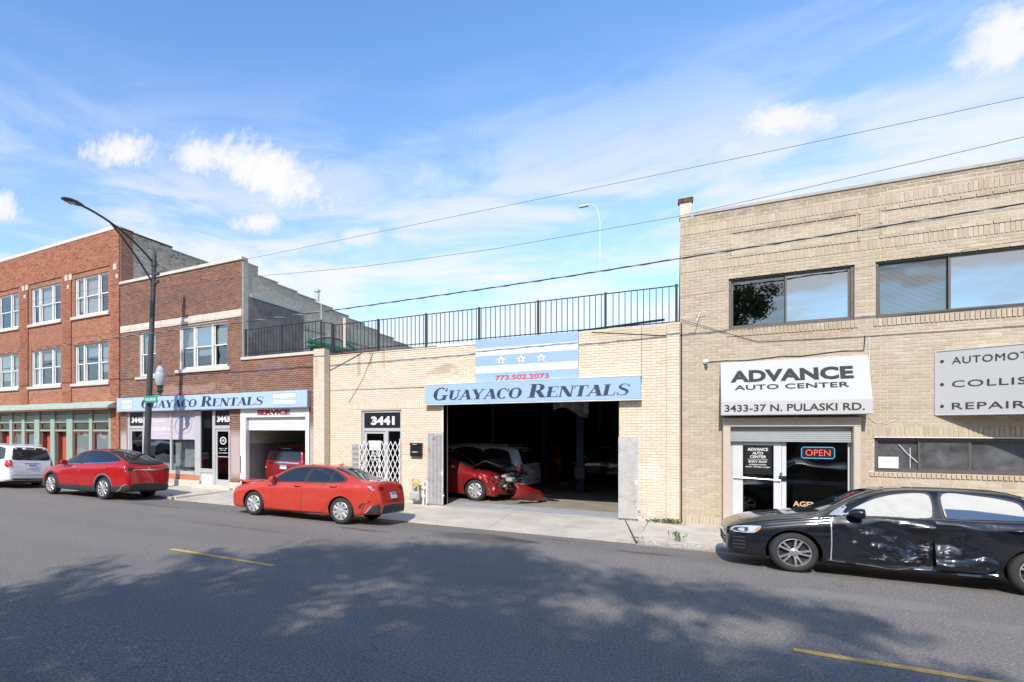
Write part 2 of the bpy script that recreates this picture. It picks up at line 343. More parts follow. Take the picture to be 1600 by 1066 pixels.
# ------------------------------------------------------------------ ground, road, pavement
def road_profile(y):
    P = [(1.45, -0.13), (3.2, -0.02), (4.6, 0.0), (11.4, 0.0), (12.3, -0.045), (13.3, -0.12)]
    if y <= P[0][0]: return P[0][1]
    for (a, za), (b, zb) in zip(P, P[1:]):
        if y <= b: return za + (zb - za) * (y - a) / (b - a)
    return P[-1][1]
def asphalt():
    m, nt, b = principled('asphalt'); N, L = nt.nodes, nt.links
    geo = N.new('ShaderNodeNewGeometry'); pos = geo.outputs['Position']
    def nz(scale, det=5, rough=0.6, st=(1, 1, 1)):
        mp = N.new('ShaderNodeMapping'); L.new(pos, mp.inputs[0]); mp.inputs['Scale'].default_value = st
        n = N.new('ShaderNodeTexNoise'); n.inputs['Scale'].default_value = scale; n.inputs['Detail'].default_value = det; n.inputs['Roughness'].default_value = rough
        L.new(mp.outputs[0], n.inputs['Vector']); return n.outputs['Fac']
    def mr(v, a, b_, c=0., d=1.):
        n = N.new('ShaderNodeMapRange'); L.new(v, n.inputs[0]); n.inputs[1].default_value = a; n.inputs[2].default_value = b_; n.inputs[3].default_value = c; n.inputs[4].default_value = d; return n.outputs[0]
    def mix(f, a, c, mode='MIX'):
        n = N.new('ShaderNodeMix'); n.data_type = 'RGBA'; n.blend_type = mode
        if isinstance(f, float): n.inputs[0].default_value = f
        else: L.new(f, n.inputs[0])
        for i, v in ((6, a), (7, c)):
            if isinstance(v, tuple): n.inputs[i].default_value = (*v, 1)
            else: L.new(v, n.inputs[i])
        return n.outputs[2]
    def mm(op, a, c, clamp=False):
        n = N.new('ShaderNodeMath'); n.operation = op; n.use_clamp = clamp
        for i, v in enumerate((a, c)):
            if isinstance(v, (int, float)): n.inputs[i].default_value = v
            else: L.new(v, n.inputs[i])
        return n.outputs[0]
    base = mix(mr(nz(0.35, 6, .6, (0.25, 1, 1)), .3, .7), (0.133, 0.119, 0.103), (0.178, 0.161, 0.141))
    base = mix(mr(nz(34, 4, .75), .46, .64, 0., .75), base, (0.36, 0.33, 0.295))      # pale aggregate
    base = mix(mr(nz(44, 3, .75), .52, .68, 0., .75), base, (0.035, 0.035, 0.037))
    # tyre-polished lanes run along the street
    sp = N.new('ShaderNodeSeparateXYZ'); L.new(pos, sp.inputs[0])
    lane = mr(mm('ABSOLUTE', mm('SUBTRACT', mm('PINGPONG', mm('SUBTRACT', sp.outputs[1], 7.45), 1.8), 0.95), 0), 0.0, 0.5, 0.10, 0.0)
    base = mix(lane, base, (0.09, 0.088, 0.086))
    # cracks
    vo = N.new('ShaderNodeTexVoronoi'); vo.feature = 'DISTANCE_TO_EDGE'; vo.inputs['Scale'].default_value = 0.32
    dn = N.new('ShaderNodeTexNoise'); dn.inputs['Scale'].default_value = 1.3; dn.inputs['Detail'].default_value = 6; L.new(pos, dn.inputs['Vector'])
    va = N.new('ShaderNodeVectorMath'); va.operation = 'ADD'; L.new(pos, va.inputs[0]); L.new(dn.outputs['Color'], va.inputs[1]); L.new(va.outputs[0], vo.inputs['Vector'])
    cr = mr(vo.outputs['Distance'], 0.0, 0.006, 0.30, 0.0)
    cr = mm('MULTIPLY', cr, mr(nz(0.5, 3), .48, .6))
    base = mix(cr, base, (0.02, 0.02, 0.02))
    # patches and drips at places of their own: x, y, rx, ry, colour, amount
    for (x, y, rx, ry, c, a) in ((-3.6, 11.8, 1.2, 0.75, (0.085, 0.075, 0.065), .75), (-2.9, 11.9, .6, 0.3, (0.05, 0.046, 0.042), .7), (-6.2, 11.15, .7, .16, (0.09, 0.06, 0.05), .6),
                                 (-0.6, 11.9, .55, .13, (0.06, 0.055, 0.05), .7), (-2.0, 12.6, 1.0, .1, (0.06, 0.055, 0.05), .5),
                                 (2.15, 10.15, 1.0, .35, (0.24, 0.232, 0.215), .45), (3.4, 9.5, 1.1, .25, (0.22, 0.212, 0.20), .3),
                                 (-12.2, 10.6, 1.4, .10, (0.19, 0.185, 0.18), .5), (-13.8, 11.5, 1.8, .2, (0.05, 0.05, 0.05), .4),
                                 (-8.7, 9.9, 2.4, .12, (0.06, 0.06, 0.06), .35), (-16.3, 10.2, 1.2, .12, (0.2, 0.2, 0.19), .5)):
        ex = mm('DIVIDE', mm('SUBTRACT', sp.outputs[0], x), rx); ey = mm('DIVIDE', mm('SUBTRACT', sp.outputs[1], y), ry)
        r = mm('SQRT', mm('ADD', mm('MULTIPLY', ex, ex), mm('MULTIPLY', ey, ey)), 0)
        k = mm('ADD', mm('SUBTRACT', 1.0, r), mm('MULTIPLY', mm('SUBTRACT', dn.outputs['Fac'], 0.5), 1.6))
        base = mix(mm('MULTIPLY', mm('MULTIPLY', k, 2.5, True), a), base, c)
    L.new(base, b.inputs['Base Color']); b.inputs['Roughness'].default_value = 0.88; b.inputs['Specular IOR Level'].default_value = 0.35
    bp = N.new('ShaderNodeBump'); bp.inputs['Distance'].default_value = 0.006; bp.inputs['Strength'].default_value = 0.9
    L.new(nz(70, 3, .7), bp.inputs['Height']); L.new(bp.outputs[0], b.inputs['Normal'])
    return m
M = {}
M['asphalt'] = asphalt()
M['concrete'] = mat('pavement_concrete', (0.50, 0.45, 0.375), .9, var=.16, scale=1.6, bump=.004, bscale=45, stain=0.9, staincol=(0.36, 0.31, 0.25))
M['concrete_b'] = mat('driveway_concrete', (0.48, 0.43, 0.36), .9, var=.18, scale=1.1, bump=.004, bscale=45, stain=0.7, staincol=(0.34, 0.30, 0.24))
M['kerb'] = mat('kerb_stone', (0.40, 0.37, 0.33), .95, var=.35, scale=22, bump=.012, bscale=26, stain=5.0, staincol=(.2, .19, .17))
M['gutter'] = mat('gutter_concrete', (0.30, 0.28, 0.25), .95, var=.2, scale=7, bump=.004, bscale=40, stain=2.0, staincol=(.17, .16, .15))
M['yellow'] = mat('yellow_paint', (0.62, 0.36, 0.10), .75, var=.25, scale=20, bump=.002, bscale=70, stain=9.0, staincol=(.30, .21, .11))
M['soil'] = mat('soil', (0.10, 0.085, 0.06), .95, var=.3, scale=8)
mb = MB(); mb.box(-600, 500, -500, 700, -1.2, -0.4); struct(mb.build('ground', M['soil']))
ys = [1.45, 2.3, 3.2, 4.6, 6, 7.4, 8.8, 10.2, 11.4, 11.85, 12.3, 12.8, 13.3]
mb = MB(); vs = []; fs = []
for xx in (-300, 150): vs += [(xx, y, road_profile(y)) for y in ys]
n = len(ys)
fs = [(i, n + i, n + i + 1, i + 1) for i in range(n - 1)]
mb.add(vs, fs); struct(mb.build('road', M['asphalt'], fix=False))
mb = MB(); mb.box(-300, -14.9, 13.12, 13.3, -.4, -.104); mb.box(-.72, 150, 13.12, 13.3, -.4, -.104)
struct(mb.build('gutter', M['gutter']))
for k, (a, b_) in enumerate(((-17.6, -14.9), (-8.27, -5.78), (1.04, 4.0), (10.3, 13.3))):
    mb = MB(); mb.add([(a, 7.37, .004), (b_, 7.37, .004), (b_, 7.49, .004), (a, 7.49, .004)], [(0, 1, 2, 3)])
    struct(mb.build('lane_marking', M['yellow'], fix=False))
# far pavement: separate slabs with joints; each slab is a piece of the pavement
pav = MB(); pav.box(-300, 150, 13.46, 16.3, -.45, -.16); pav = struct(pav.build('pavement', M['soil']))
def slab(poly, mt, zf=None, name='concrete_slab', th=.12):
    """poly of (x, y); z falls from 0 at the wall to the kerb"""
    def z(x, y):
        t = min(1, max(0, (16.0 - y) / 2.6)); low = -0.03 if (x > -0.70 or x < -14.7) else -0.098
        if zf is not None: low = zf
        return 0.0 + low * t
    mb = MB(); n = len(poly); g = 0.006
    cx = sum(p[0] for p in poly) / n; cy = sum(p[1] for p in poly) / n
    q = []
    for (x, y) in poly:
        d = Vector((cx - x, cy - y)); d.normalize(); q.append((x + d.x * g, y + d.y * g))
    top = [(x, y, z(x, y)) for x, y in q]; bot = [(x, y, z(x, y) - th) for x, y in q]
    mb.add(top + bot, [tuple(range(n)), tuple(range(2 * n - 1, n - 1, -1))] + [(i, (i + 1) % n, (i + 1) % n + n, i + n) for i in range(n)])
    return mb.build(name, mt, pav)
YF, YB = 13.44, 16.02
xs = [-.66, .86, 2.42, 3.95, 5.5, 7.0, 8.6, 10.2, 12]
slab([(-.70, YF), (.86, YF), (.86, YB), (-.58, YB)], M['concrete'], -.03)
for a, b_ in zip(xs[1:], xs[2:]): slab([(a, YF), (b_, YF), (b_, YB), (a, YB)], M['concrete'])
slab([(-.72, YF), (-.60, YB), (-1.12, YB)], M['concrete'], -.094)
slab([(-3.9, 13.3), (-.74, 13.3), (-1.14, YB), (-3.9, YB)], M['concrete_b'], -.098)
slab([(-6.9, 13.3), (-3.9, 13.3), (-3.9, YB), (-6.45, YB)], M['concrete_b'], -.098)
for a, b_ in ((-8.6, -6.92), (-10.3, -8.6)): slab([(a, 13.3), (b_, 13.3), (b_ + (.47 if b_ > -7 else 0), YB), (a, YB)], M['concrete'], -.098)
slab([(-12.4, 13.3), (-10.3, 13.3), (-10.3, YB), (-12.4, YB)], M['concrete_b'], -.098)
slab([(-14.7, 13.3), (-12.4, 13.3), (-12.4, YB), (-14.2, YB)], M['concrete_b'], -.098)
slab([(-16.2, YF), (-14.72, YF), (-14.22, YB), (-16.2, YB)], M['concrete'], -.03)
x = -16.2
while x > -42: slab([(x - 1.55, YF), (x, YF), (x, YB), (x - 1.55, YB)], M['concrete'], -.03); x -= 1.55
mb = MB()
mb.box(-300, -42.6, YF, YB, -.3, -.03); mb.box(12, 150, YF, YB, -.3, -.03)
mb.build('concrete_slab', M['concrete'], pav)['kind'] = 'stuff'
# kerb stones
kerb = bpy.data.objects.new('kerb', None); COL.objects.link(kerb); kerb['kind'] = 'structure'
for (a, b_, stp) in ((-.70, 12.0, 1.6), (-42.0, -14.75, 1.6)):
    x = a
    while x < b_ - .2:
        e = min(x + stp, b_)
        m2 = MB(); m2.bbox(x + .004, e - .004, 13.3, 13.432, -.35, -.026, .014); m2.build('kerb_stone', M['kerb'], kerb); x = e
# near pavement and kerb on the camera's side
mb = MB(); mb.box(-300, 150, -3.2, 1.3, -.45, 0.0); struct(mb.build('near_pavement', M['concrete']))
mb = MB(); mb.box(-300, 150, 1.3, 1.45, -.45, .012); struct(mb.build('near_kerb', M['kerb']))

# ------------------------------------------------------------------ walls and bricks
class Wall:
    """a flat wall: front ('f': x along, facing -Y at y = p) or side ('s': y along, facing +X at x = p)"""
    def __init__(s, kind, p, u0, u1, v0, v1, holes=(), thick=0.3):
        s.k = kind; s.p = p; s.u0, s.u1, s.v0, s.v1 = u0, u1, v0, v1; s.holes = list(holes); s.t = thick
    def P(s, u, v, d):
        return (u, s.p - d, v) if s.k == 'f' else (s.p + d, u, v)
    def back(s, mb, d0=-0.006, mi=0):
        """mortar-coloured wall with openings cut through, faces only where there is wall"""
        us = sorted({s.u0, s.u1, *[h[i] for h in s.holes for i in (0, 1) if s.u0 < h[i] < s.u1]})
        vs = sorted({s.v0, s.v1, *[h[i] for h in s.holes for i in (2, 3) if s.v0 < h[i] < s.v1]})
        def solid(i, j):
            if not (0 <= i < len(us) - 1 and 0 <= j < len(vs) - 1): return False
            a, b = (us[i] + us[i + 1]) / 2, (vs[j] + vs[j + 1]) / 2
            return not any(h[0] < a < h[1] and h[2] < b < h[3] for h in s.holes)
        d1 = -s.t
        for i in range(len(us) - 1):
            for j in range(len(vs) - 1):
                if not solid(i, j): continue
                a, b, c, d = us[i], us[i + 1], vs[j], vs[j + 1]
                q = [s.P(a, c, d0), s.P(b, c, d0), s.P(b, d, d0), s.P(a, d, d0)]; r = [s.P(a, c, d1), s.P(b, c, d1), s.P(b, d, d1), s.P(a, d, d1)]
                mb.add(q, [(0, 1, 2, 3)], mi); mb.add(r, [(3, 2, 1, 0)], mi)
                for (di, dj, e, f) in ((-1, 0, 0, 3), (1, 0, 1, 2), (0, -1, 0, 1), (0, 1, 3, 2)):
                    if not solid(i + di, j + dj): mb.add([q[e], q[f], r[f], r[e]], [(0, 1, 2, 3)], mi)
    def brick_rects(s, reg, style='run', ch=.0706, bl=.216, joint=.0125, off=0.0, holes=None):
        """reg (u0,u1,v0,v1); gives rects (u0,u1,v0,v1,off,full)"""
        u0, u1, v0, v1 = reg; H = s.holes if holes is None else holes; out = []
        if style == 'soldier':
            n = max(1, round((u1 - u0) / ch)); w = (u1 - u0) / n
            for i in range(n):
                a, b = u0 + i * w, u0 + (i + 1) * w; c = (a + b) / 2
                if any(h[0] < c < h[1] and h[2] < (v0 + v1) / 2 < h[3] for h in H): continue
                out.append((a + joint / 2, b - joint / 2, v0 + joint / 2, v1 - joint / 2, off, True))
            return out
        n = max(1, round((v1 - v0) / ch)); h_ = (v1 - v0) / n
        for j in range(n):
            a, b = v0 + j * h_, v0 + (j + 1) * h_; c = (a + b) / 2
            iv = [(u0, u1)]
            for h in H:
                if h[2] < c < h[3]:
                    nv = []
                    for (p, q) in iv:
                        if h[1] <= p or h[0] >= q: nv.append((p, q)); continue
                        if h[0] > p: nv.append((p, h[0]))
                        if h[1] < q: nv.append((h[1], q))
                    iv = nv
            row = round(a / h_)
            ph = (row % 2) * bl / 2 + (row * 7919 % 13) * .0006
            for (p, q) in iv:
                k = math.floor((p - ph) / bl)
                while True:
                    x0, x1 = ph + k * bl, ph + (k + 1) * bl; k += 1
                    if x0 >= q: break
                    y0, y1 = max(x0, p), min(x1, q)
                    if y1 - y0 < .017: continue
                    out.append((y0 + joint / 2, y1 - joint / 2, a + joint / 2, b - joint / 2, off, (y1 - y0) > bl - .001))
        return out
    def brick_mesh(s, mb, rects, depth=.022, mi=0):
        for (a, b, c, d, off, full) in rects:
            o = off + random.uniform(0, .0025); e = o - depth - off * .0
            vs = [s.P(a, c, o), s.P(b, c, o), s.P(b, d, o), s.P(a, d, o), s.P(a, c, e - off), s.P(b, c, e - off), s.P(b, d, e - off), s.P(a, d, e - off)]
            mb.add(vs, [(0, 1, 2, 3), (0, 4, 5, 1), (1, 5, 6, 2), (2, 6, 7, 3), (3, 7, 4, 0)], mi)
def single_bricks(w, rects, mats, parent, score, nmax=300):
    """the bricks that show largest as objects of their own with one shared mesh; the rest is returned"""
    full = [r for r in rects if r[5] and r[4] == 0.0 and abs((r[1] - r[0]) - .205) < .004]
    full.sort(key=score, reverse=True); take = full[:nmax]; ts = set(take)
    r0 = take[0]; bw, bh = r0[1] - r0[0], r0[3] - r0[2]
    mb = MB(); vs = [(-bw / 2, -.0, -bh / 2), (bw / 2, 0, -bh / 2), (bw / 2, 0, bh / 2), (-bw / 2, 0, bh / 2)]
    c = .002
    front = [(x * (1 - 2 * c / bw), 0, z * (1 - 2 * c / bh)) for x, _, z in vs]; mid = [(x, .003, z) for x, _, z in vs]; bk = [(x, .022, z) for x, _, z in vs]
    fs = [(0, 1, 2, 3)]
    for i in range(4): fs += [(i, i + 4, (i + 1) % 4 + 4, (i + 1) % 4), (i + 4, i + 8, (i + 1) % 4 + 8, (i + 1) % 4 + 4)]
    mb.add(front + mid + bk, fs)
    me = None
    for r in take:
        if me is None:
            o = mb.build('brick', mats, parent, fix=False); me = o.data
        else: o = link('brick', me, parent)
        if o.matrix_parent_inverse == Matrix.Identity(4) and parent.name in ROOTLOC: pass
        pz = PARTROOT.get(parent.name)
        o.location = Vector(w.P((r[0] + r[1]) / 2, (r[2] + r[3]) / 2, random.uniform(0, .0025)))
    return [r for r in rects if r not in ts]
PARTROOT = {}
# ------------------------------------------------------------------ building materials
GR = (0.55, 0.50, 0.42)
M['mortar_tan'] = mat('mortar_tan', (0.58, 0.50, 0.40), .95, var=.12, scale=30)
M['mortar_cream'] = mat('mortar_cream', (0.50, 0.41, 0.30), .95, var=.15, scale=30)
M['mortar_brown'] = mat('mortar_brown', (0.50, 0.41, 0.34), .95, var=.15, scale=30)
M['mortar_red'] = mat('mortar_red', (0.46, 0.33, 0.25), .95, var=.15, scale=30)
M['brick_tan'] = brick_mat('brick_tan', [(0.41, 0.33, 0.235), (0.455, 0.37, 0.27), (0.385, 0.31, 0.22), (0.475, 0.395, 0.29), (0.425, 0.345, 0.245), (0.50, 0.425, 0.325)],
    [(0.8, .52, .78, (0.33, 0.255, 0.175), .5, (1, 1, 1.6)), (3.2, .60, .80, (0.60, 0.52, 0.42), .5, (1, 1, 2))],
    dirt=[(-1, 14, 7.28, 7.75, (0.17, 0.13, 0.09), .62, .9), (1.0, 3.4, 6.80, 7.0, (0.20, 0.15, 0.10), .5, .9), (3.5, 14, 6.80, 7.0, (0.22, 0.17, 0.11), .45, .9),
          (0.9, 3.6, 4.22, 4.66, (0.30, 0.22, 0.14), .5, 1.0), (1.0, 14, 2.62, 2.9, (0.33, 0.24, 0.16), .35, 1.2), (3.45, 14, -.1, 1.2, (0.55, 0.47, 0.37), .5, 1.2)])
M['brick_cream'] = brick_mat('brick_cream', [(0.62, 0.53, 0.405), (0.66, 0.57, 0.44), (0.63, 0.54, 0.42), (0.69, 0.61, 0.48), (0.59, 0.495, 0.37)],
    [(1.1, .58, .82, (0.52, 0.40, 0.25), .45, (1, 1, .5)), (2.6, .66, .80, (0.40, 0.30, 0.19), .35, (1, 1, 1))],
    dirt=[(-9.0, -8.85, 4.0, 4.9, (0.42, 0.23, 0.08), .8, .7), (-8.55, -8.42, 4.3, 4.9, (0.42, 0.23, 0.08), .7, .7), (-8.1, -7.95, 4.2, 4.9, (0.45, 0.26, 0.1), .6, .8), (-10.45, -10.3, 4.0, 4.98, (.45, .26, .1), .6, .7),
          (-6.6, -5.6, 3.95, 4.25, (0.25, 0.19, 0.13), .6, 1.5), (-2.0, .2, 4.5, 4.95, (0.42, 0.32, 0.20), .5, 1.3), (-1.2, -.3, .9, 1.5, (0.72, 0.70, 0.66), .6, 1.4), (-11, .2, -.05, .22, (0.40, 0.33, 0.25), .6, .8)])
M['brick_brown'] = brick_mat('brick_brown', [(0.150, 0.063, 0.037), (0.205, 0.082, 0.046), (0.125, 0.055, 0.036), (0.25, 0.105, 0.058), (0.17, 0.070, 0.040), (0.11, 0.052, 0.038)],
    [(1.0, .55, .8, (0.105, 0.055, 0.038), .4, (1, 1, 1))],
    dirt=[(-21.1, -13.9, 7.3, 8.1, (0.075, 0.042, 0.032), .48, 1.3), (-18.8, -14.8, 3.72, 4.12, (0.40, 0.23, 0.19), .75, 1.3), (-21.1, -20.5, .3, 2.35, (0.47, 0.38, 0.39), .95, .15),
          (-14.6, -14.0, .3, 2.35, (0.47, 0.37, 0.37), .95, .15), (-10.95, -10.5, .4, 2.6, (0.47, 0.38, 0.37), .95, .2), (-13.3, -11.9, 4.35, 4.8, (0.22, 0.13, 0.16), .6, 1.2), (-14, -10.5, 4.7, 5.0, (.34, .12, .06), .5, 1.0)])
M['brick_red'] = brick_mat('brick_red', [(0.34, 0.125, 0.070), (0.40, 0.16, 0.088), (0.30, 0.11, 0.065), (0.43, 0.185, 0.105), (0.22, 0.085, 0.058)],
    [(0.9, .58, .8, (0.30, 0.10, 0.055), .4, (1, 1, 1))],
    dirt=[(-40, -21.0, 3.4, 9.9, (0.25, 0.095, 0.055), .38, .5), (-40, -21, 4.15, 4.45, (0.44, 0.25, 0.18), .4, 1.5)])
M['brick_orange'] = brick_mat('brick_orange', [(0.50, 0.17, 0.07), (0.56, 0.20, 0.085), (0.45, 0.15, 0.07)])
M['brick_grey'] = brick_mat('brick_grey', [(0.56, 0.48, 0.37), (0.66, 0.57, 0.43), (0.40, 0.33, 0.26), (0.60, 0.51, 0.38), (0.24, 0.18, 0.14)],
    [(1.0, .5, .8, (0.22, 0.19, 0.15), .5, (1, 1, 1))])
M['brick_grey2'] = brick_mat('brick_grey_pale', [(0.62, 0.55, 0.42), (0.70, 0.62, 0.48), (0.54, 0.47, 0.36), (0.66, 0.57, 0.43)],
    [(.5, .5, .8, (0.42, 0.38, 0.32), .6, (1, 1, 1)), (2.0, .6, .8, (0.60, 0.53, 0.48), .4, (1, 1, 1))])
M['mortar_grey'] = mat('mortar_grey', (0.66, 0.59, 0.48), .95, var=.15, scale=10)
M['stucco_dark'] = mat('dark_stucco', (0.24, 0.205, 0.175), .95, var=.3, scale=2.5, bump=.01, bscale=14, stain=1.3, staincol=(0.42, 0.40, 0.37))
M['limestone'] = mat('limestone', (0.56, 0.51, 0.43), .85, var=.12, scale=3, bump=.003, bscale=30, stain=1.2, staincol=(0.40, 0.34, 0.27))
M['lime_white'] = mat('pale_stone', (0.56, 0.51, 0.44), .85, var=.1, scale=3, bump=.003, bscale=30, stain=1.5, staincol=(0.5, 0.44, 0.36))
M['coping_grey'] = mat('grey_coping', (0.36, 0.34, 0.31), .7, var=.15, scale=5, stain=2., staincol=(.25, .22, .2))
M['white_frame'] = mat('white_window_paint', (0.68, 0.67, 0.64), .45, var=.05, scale=5, stain=6., staincol=(0.60, 0.58, 0.54))
M['alu'] = mat('aluminium_frame', (0.52, 0.52, 0.51), .42, .25, var=.06, scale=4)
M['bronze'] = mat('bronze_frame', (0.115, 0.10, 0.088), .45, .3, var=.1, scale=5)
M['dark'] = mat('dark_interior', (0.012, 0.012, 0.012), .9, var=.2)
M['room'] = mat('room_plaster', (0.20, 0.19, 0.175), .9, var=.1)
M['curtain'] = mat('net_curtain', (0.62, 0.62, 0.60), .9, var=.06, scale=3)
M['blind'] = mat('grey_blind', (0.52, 0.51, 0.49), .7, var=.05, scale=3)
M['glass'] = glass_mat('window_glass', (0.78, 0.81, 0.81), .08)
M['glass_sky'] = glass_mat('mirror_glass', (0.45, 0.50, 0.52), .36, .0003)
M['glass_half'] = glass_mat('screened_glass', (.25, .28, .3), .17, .0003)
M['glass_dark'] = glass_mat('tinted_glass', (0.42, 0.44, 0.45), .05)
M['glass_dusty'] = glass_mat('dusty_glass', (0.5, 0.52, 0.52), .10, dust=.22)
M['green'] = mat('sage_green_paint', (0.27, 0.36, 0.30), .6, var=.08, scale=4, stain=4., staincol=(.20, .27, .23))
M['green_d'] = mat('green_awning_metal', (0.36, 0.45, 0.36), .55, var=.12, scale=3, stain=2., staincol=(.25, .33, .26))
M['gold'] = mat('ochre_trim', (0.60, 0.42, 0.20), .6, var=.08)
M['red_trim'] = mat('oxblood_trim', (0.20, 0.055, 0.035), .6, var=.12)
M['red_door'] = mat('red_door_paint', (0.42, 0.10, 0.06), .5, var=.08, scale=3)
M['iron'] = mat('black_iron', (0.03, 0.03, 0.032), .5, .3, var=.2, scale=12)
M['rust'] = mat('rusty_iron', (0.15, 0.065, 0.04), .85, .1, var=.4, scale=9)
M['sign_blue'] = mat('light_blue_sign', (0.31, 0.44, 0.60), .4, var=.03, scale=2)
M['sign_blue2'] = mat('pale_blue_sign', (0.38, 0.50, 0.68), .4, var=.04, scale=1)
M['flag_blue'] = mat('flag_blue', (0.28, 0.41, 0.55), .45, var=.03, scale=2)
M['white'] = mat('white_vinyl', (0.70, 0.70, 0.68), .45, var=.02)
M['white_dirty'] = mat('aged_white_paint', (0.68, 0.66, 0.61), .6, var=.08, scale=4, stain=5., staincol=(.48, .42, .34))
M['navy'] = mat('navy_letters', (0.025, 0.04, 0.07), .5, var=.02)
M['black'] = mat('black_vinyl', (0.012, 0.012, 0.013), .35, var=.02)
M['redtxt'] = mat('red_letters', (0.55, 0.05, 0.06), .5, var=.02)
M['maroon'] = mat('maroon_letters', (0.30, 0.025, 0.035), .5, var=.02)
M['greytxt'] = mat('charcoal_letters', (0.05, 0.05, 0.053), .85, var=.02, spec=.15)
M['awning'] = mat('white_awning_fabric', (0.46, 0.46, 0.445), .75, var=.03, scale=1.5)
M['tan_metal'] = mat('tan_shutter_box', (0.50, 0.42, 0.34), .5, .1, var=.05)
M['shutter'] = mat('grey_shutter', (0.42, 0.44, 0.45), .45, .4, var=.05)
M['door_white'] = mat('white_door_paint', (0.54, 0.55, 0.55), .4, var=.04)
M['galv'] = mat('galvanised_gate', (0.50, 0.50, 0.50), .5, .35, var=.14, scale=9, stain=6., staincol=(.30, .22, .16))
M['gate_white'] = mat('white_gate_paint', (0.72, 0.71, 0.69), .5, var=.06, scale=8, stain=8., staincol=(.55, .45, .35))
M['lilac'] = mat('lilac_poster', (0.50, 0.44, 0.50), .5, var=.04)
M['floor'] = mat('garage_floor', (0.27, 0.24, 0.20), .8, var=.2, scale=1.5, stain=1.0, staincol=(.16, .14, .12))
M['floor_grey'] = mat('painted_threshold', (0.34, 0.35, 0.36), .75, var=.12, scale=3, stain=2., staincol=(.28, .26, .24))
M['roof'] = mat('roof_felt', (0.07, 0.068, 0.065), .95, var=.2)
M['meter'] = mat('grey_meter_enamel', (0.42, 0.44, 0.44), .45, .2, var=.06)
M['brass'] = mat('ochre_pipe_paint', (0.52, 0.40, 0.22), .55, .2, var=.15)
M['cable'] = mat('black_cable', (0.025, 0.025, 0.027), .6, var=.1)
M['chrome'] = mat('chrome', (0.62, 0.62, 0.62), .12, 1.0, var=.03)
M['leaf'] = mat('leaf', (0.075, 0.125, 0.03), .6, var=.4, scale=2)
M['weed'] = mat('weed_leaf', (0.10, 0.16, 0.035), .7, var=.4, scale=20)
M['bark'] = mat('bark', (0.13, 0.10, 0.075), .95, var=.3, scale=9, bump=.02, bscale=20)
FY = 16.0

def shell(mb, x0, x1, y0, y1, z1, z0=-.1, t=.25, front=False):
    """side walls, rear wall and roof slab round an interior (the street wall is built apart)"""
    mb.box(x0, x0 + t, y0, y1, z0, z1); mb.box(x1 - t, x1, y0, y1, z0, z1); mb.box(x0 + t, x1 - t, y1 - t, y1, z0, z1)
    mb.box(x0 + t, x1 - t, y0, y1 - t, z1 - .25, z1 - .003)

def pane(parent, x0, x1, z0, z1, y, mt, name='pane', th=.006):
    mb = MB(); mb.box(x0, x1, y, y + th, z0, z1); return mb.build(name, mt, parent)

def sash_window(rt, x0, x1, z0, z1, cols, y=FY + .13, fr=.07, mul=.10, cover=None, seed=0):
    """white sash windows side by side; cols = widths as fractions"""
    rnd = random.Random(seed)
    mb = MB(); d0, d1 = y - .05, y + .07
    mb.box(x0, x1, d0, d1, z0, z0 + fr); mb.box(x0, x1, d0, d1, z1 - fr, z1)
    mb.box(x0, x0 + fr, d0, d1, z0 + fr, z1 - fr); mb.box(x1 - fr, x1, d0, d1, z0 + fr, z1 - fr)
    W_ = (x1 - x0) - 2 * fr - mul * (len(cols) - 1); tot = sum(cols); xs = []; x = x0 + fr
    for i, c in enumerate(cols):
        w = W_ * c / tot; xs.append((x, x + w)); x += w
        if i < len(cols) - 1: mb.box(x, x + mul, d0 - .01, d1, z0 + fr, z1 - fr); x += mul
    win = mb.build('window', M['white_frame'], rt)
    win_parts.append(win)
    zm = (z0 + z1) / 2
    for (a, b) in xs:
        for (lo, hi, dy) in ((z0 + fr, zm + .02, .03), (zm - .02, z1 - fr, .0)):
            s = .045; sb = MB()
            sb.box(a, b, y + dy, y + dy + .03, lo, lo + s); sb.box(a, b, y + dy, y + dy + .03, hi - s, hi)
            sb.box(a, a + s, y + dy, y + dy + .03, lo + s, hi - s); sb.box(b - s, b, y + dy, y + dy + .03, lo + s, hi - s)
            sub(sb.build('sash', M['white_frame'], None), win)
            p = MB(); p.box(a + s, b - s, y + dy + .012, y + dy + .018, lo + s, hi - s); sub(p.build('pane', M['glass_sky' if rnd.random() < .10 else 'glass'], None), win)
        r = rnd.random() if cover is None else cover
        if r > .25:   # a roller blind part way down, or a net curtain hung in folds
            drop = rnd.uniform(.25, .95) if r < .8 else 1.0
            c = MB(); n = 24; yy = y + .11; zb = z1 - fr - (z1 - z0 - 2 * fr) * drop
            vs = []
            for k in range(n + 1):
                xx = a + (b - a) * k / n; w = .012 * math.sin(k * 1.9 + a * 7) if r >= .8 else 0
                vs += [(xx, yy + w, zb), (xx, yy + w, z1 - fr)]
            c.add(vs, [(2 * k, 2 * k + 2, 2 * k + 3, 2 * k + 1) for k in range(n)])
            sub(c.build('curtain' if r >= .8 else 'roller_blind', M['curtain' if r >= .8 else 'blind'], None, fix=False), win)
    return win
win_parts = []
def sub(o, part):
    """hang a sub-part under a part; part sits under a root placed at ROOTLOC"""
    o.parent = part; p = part.parent
    if p is not None and p.name in ROOTLOC:
        pass
    o.matrix_parent_inverse = Matrix.Identity(4)
    return o
def stone(rt, name, x0, x1, y0, y1, z0, z1, mt, b=.012):
    mb = MB(); mb.bbox(x0, x1, y0, y1, z0, z1, b); return mb.build(name, mt, rt)

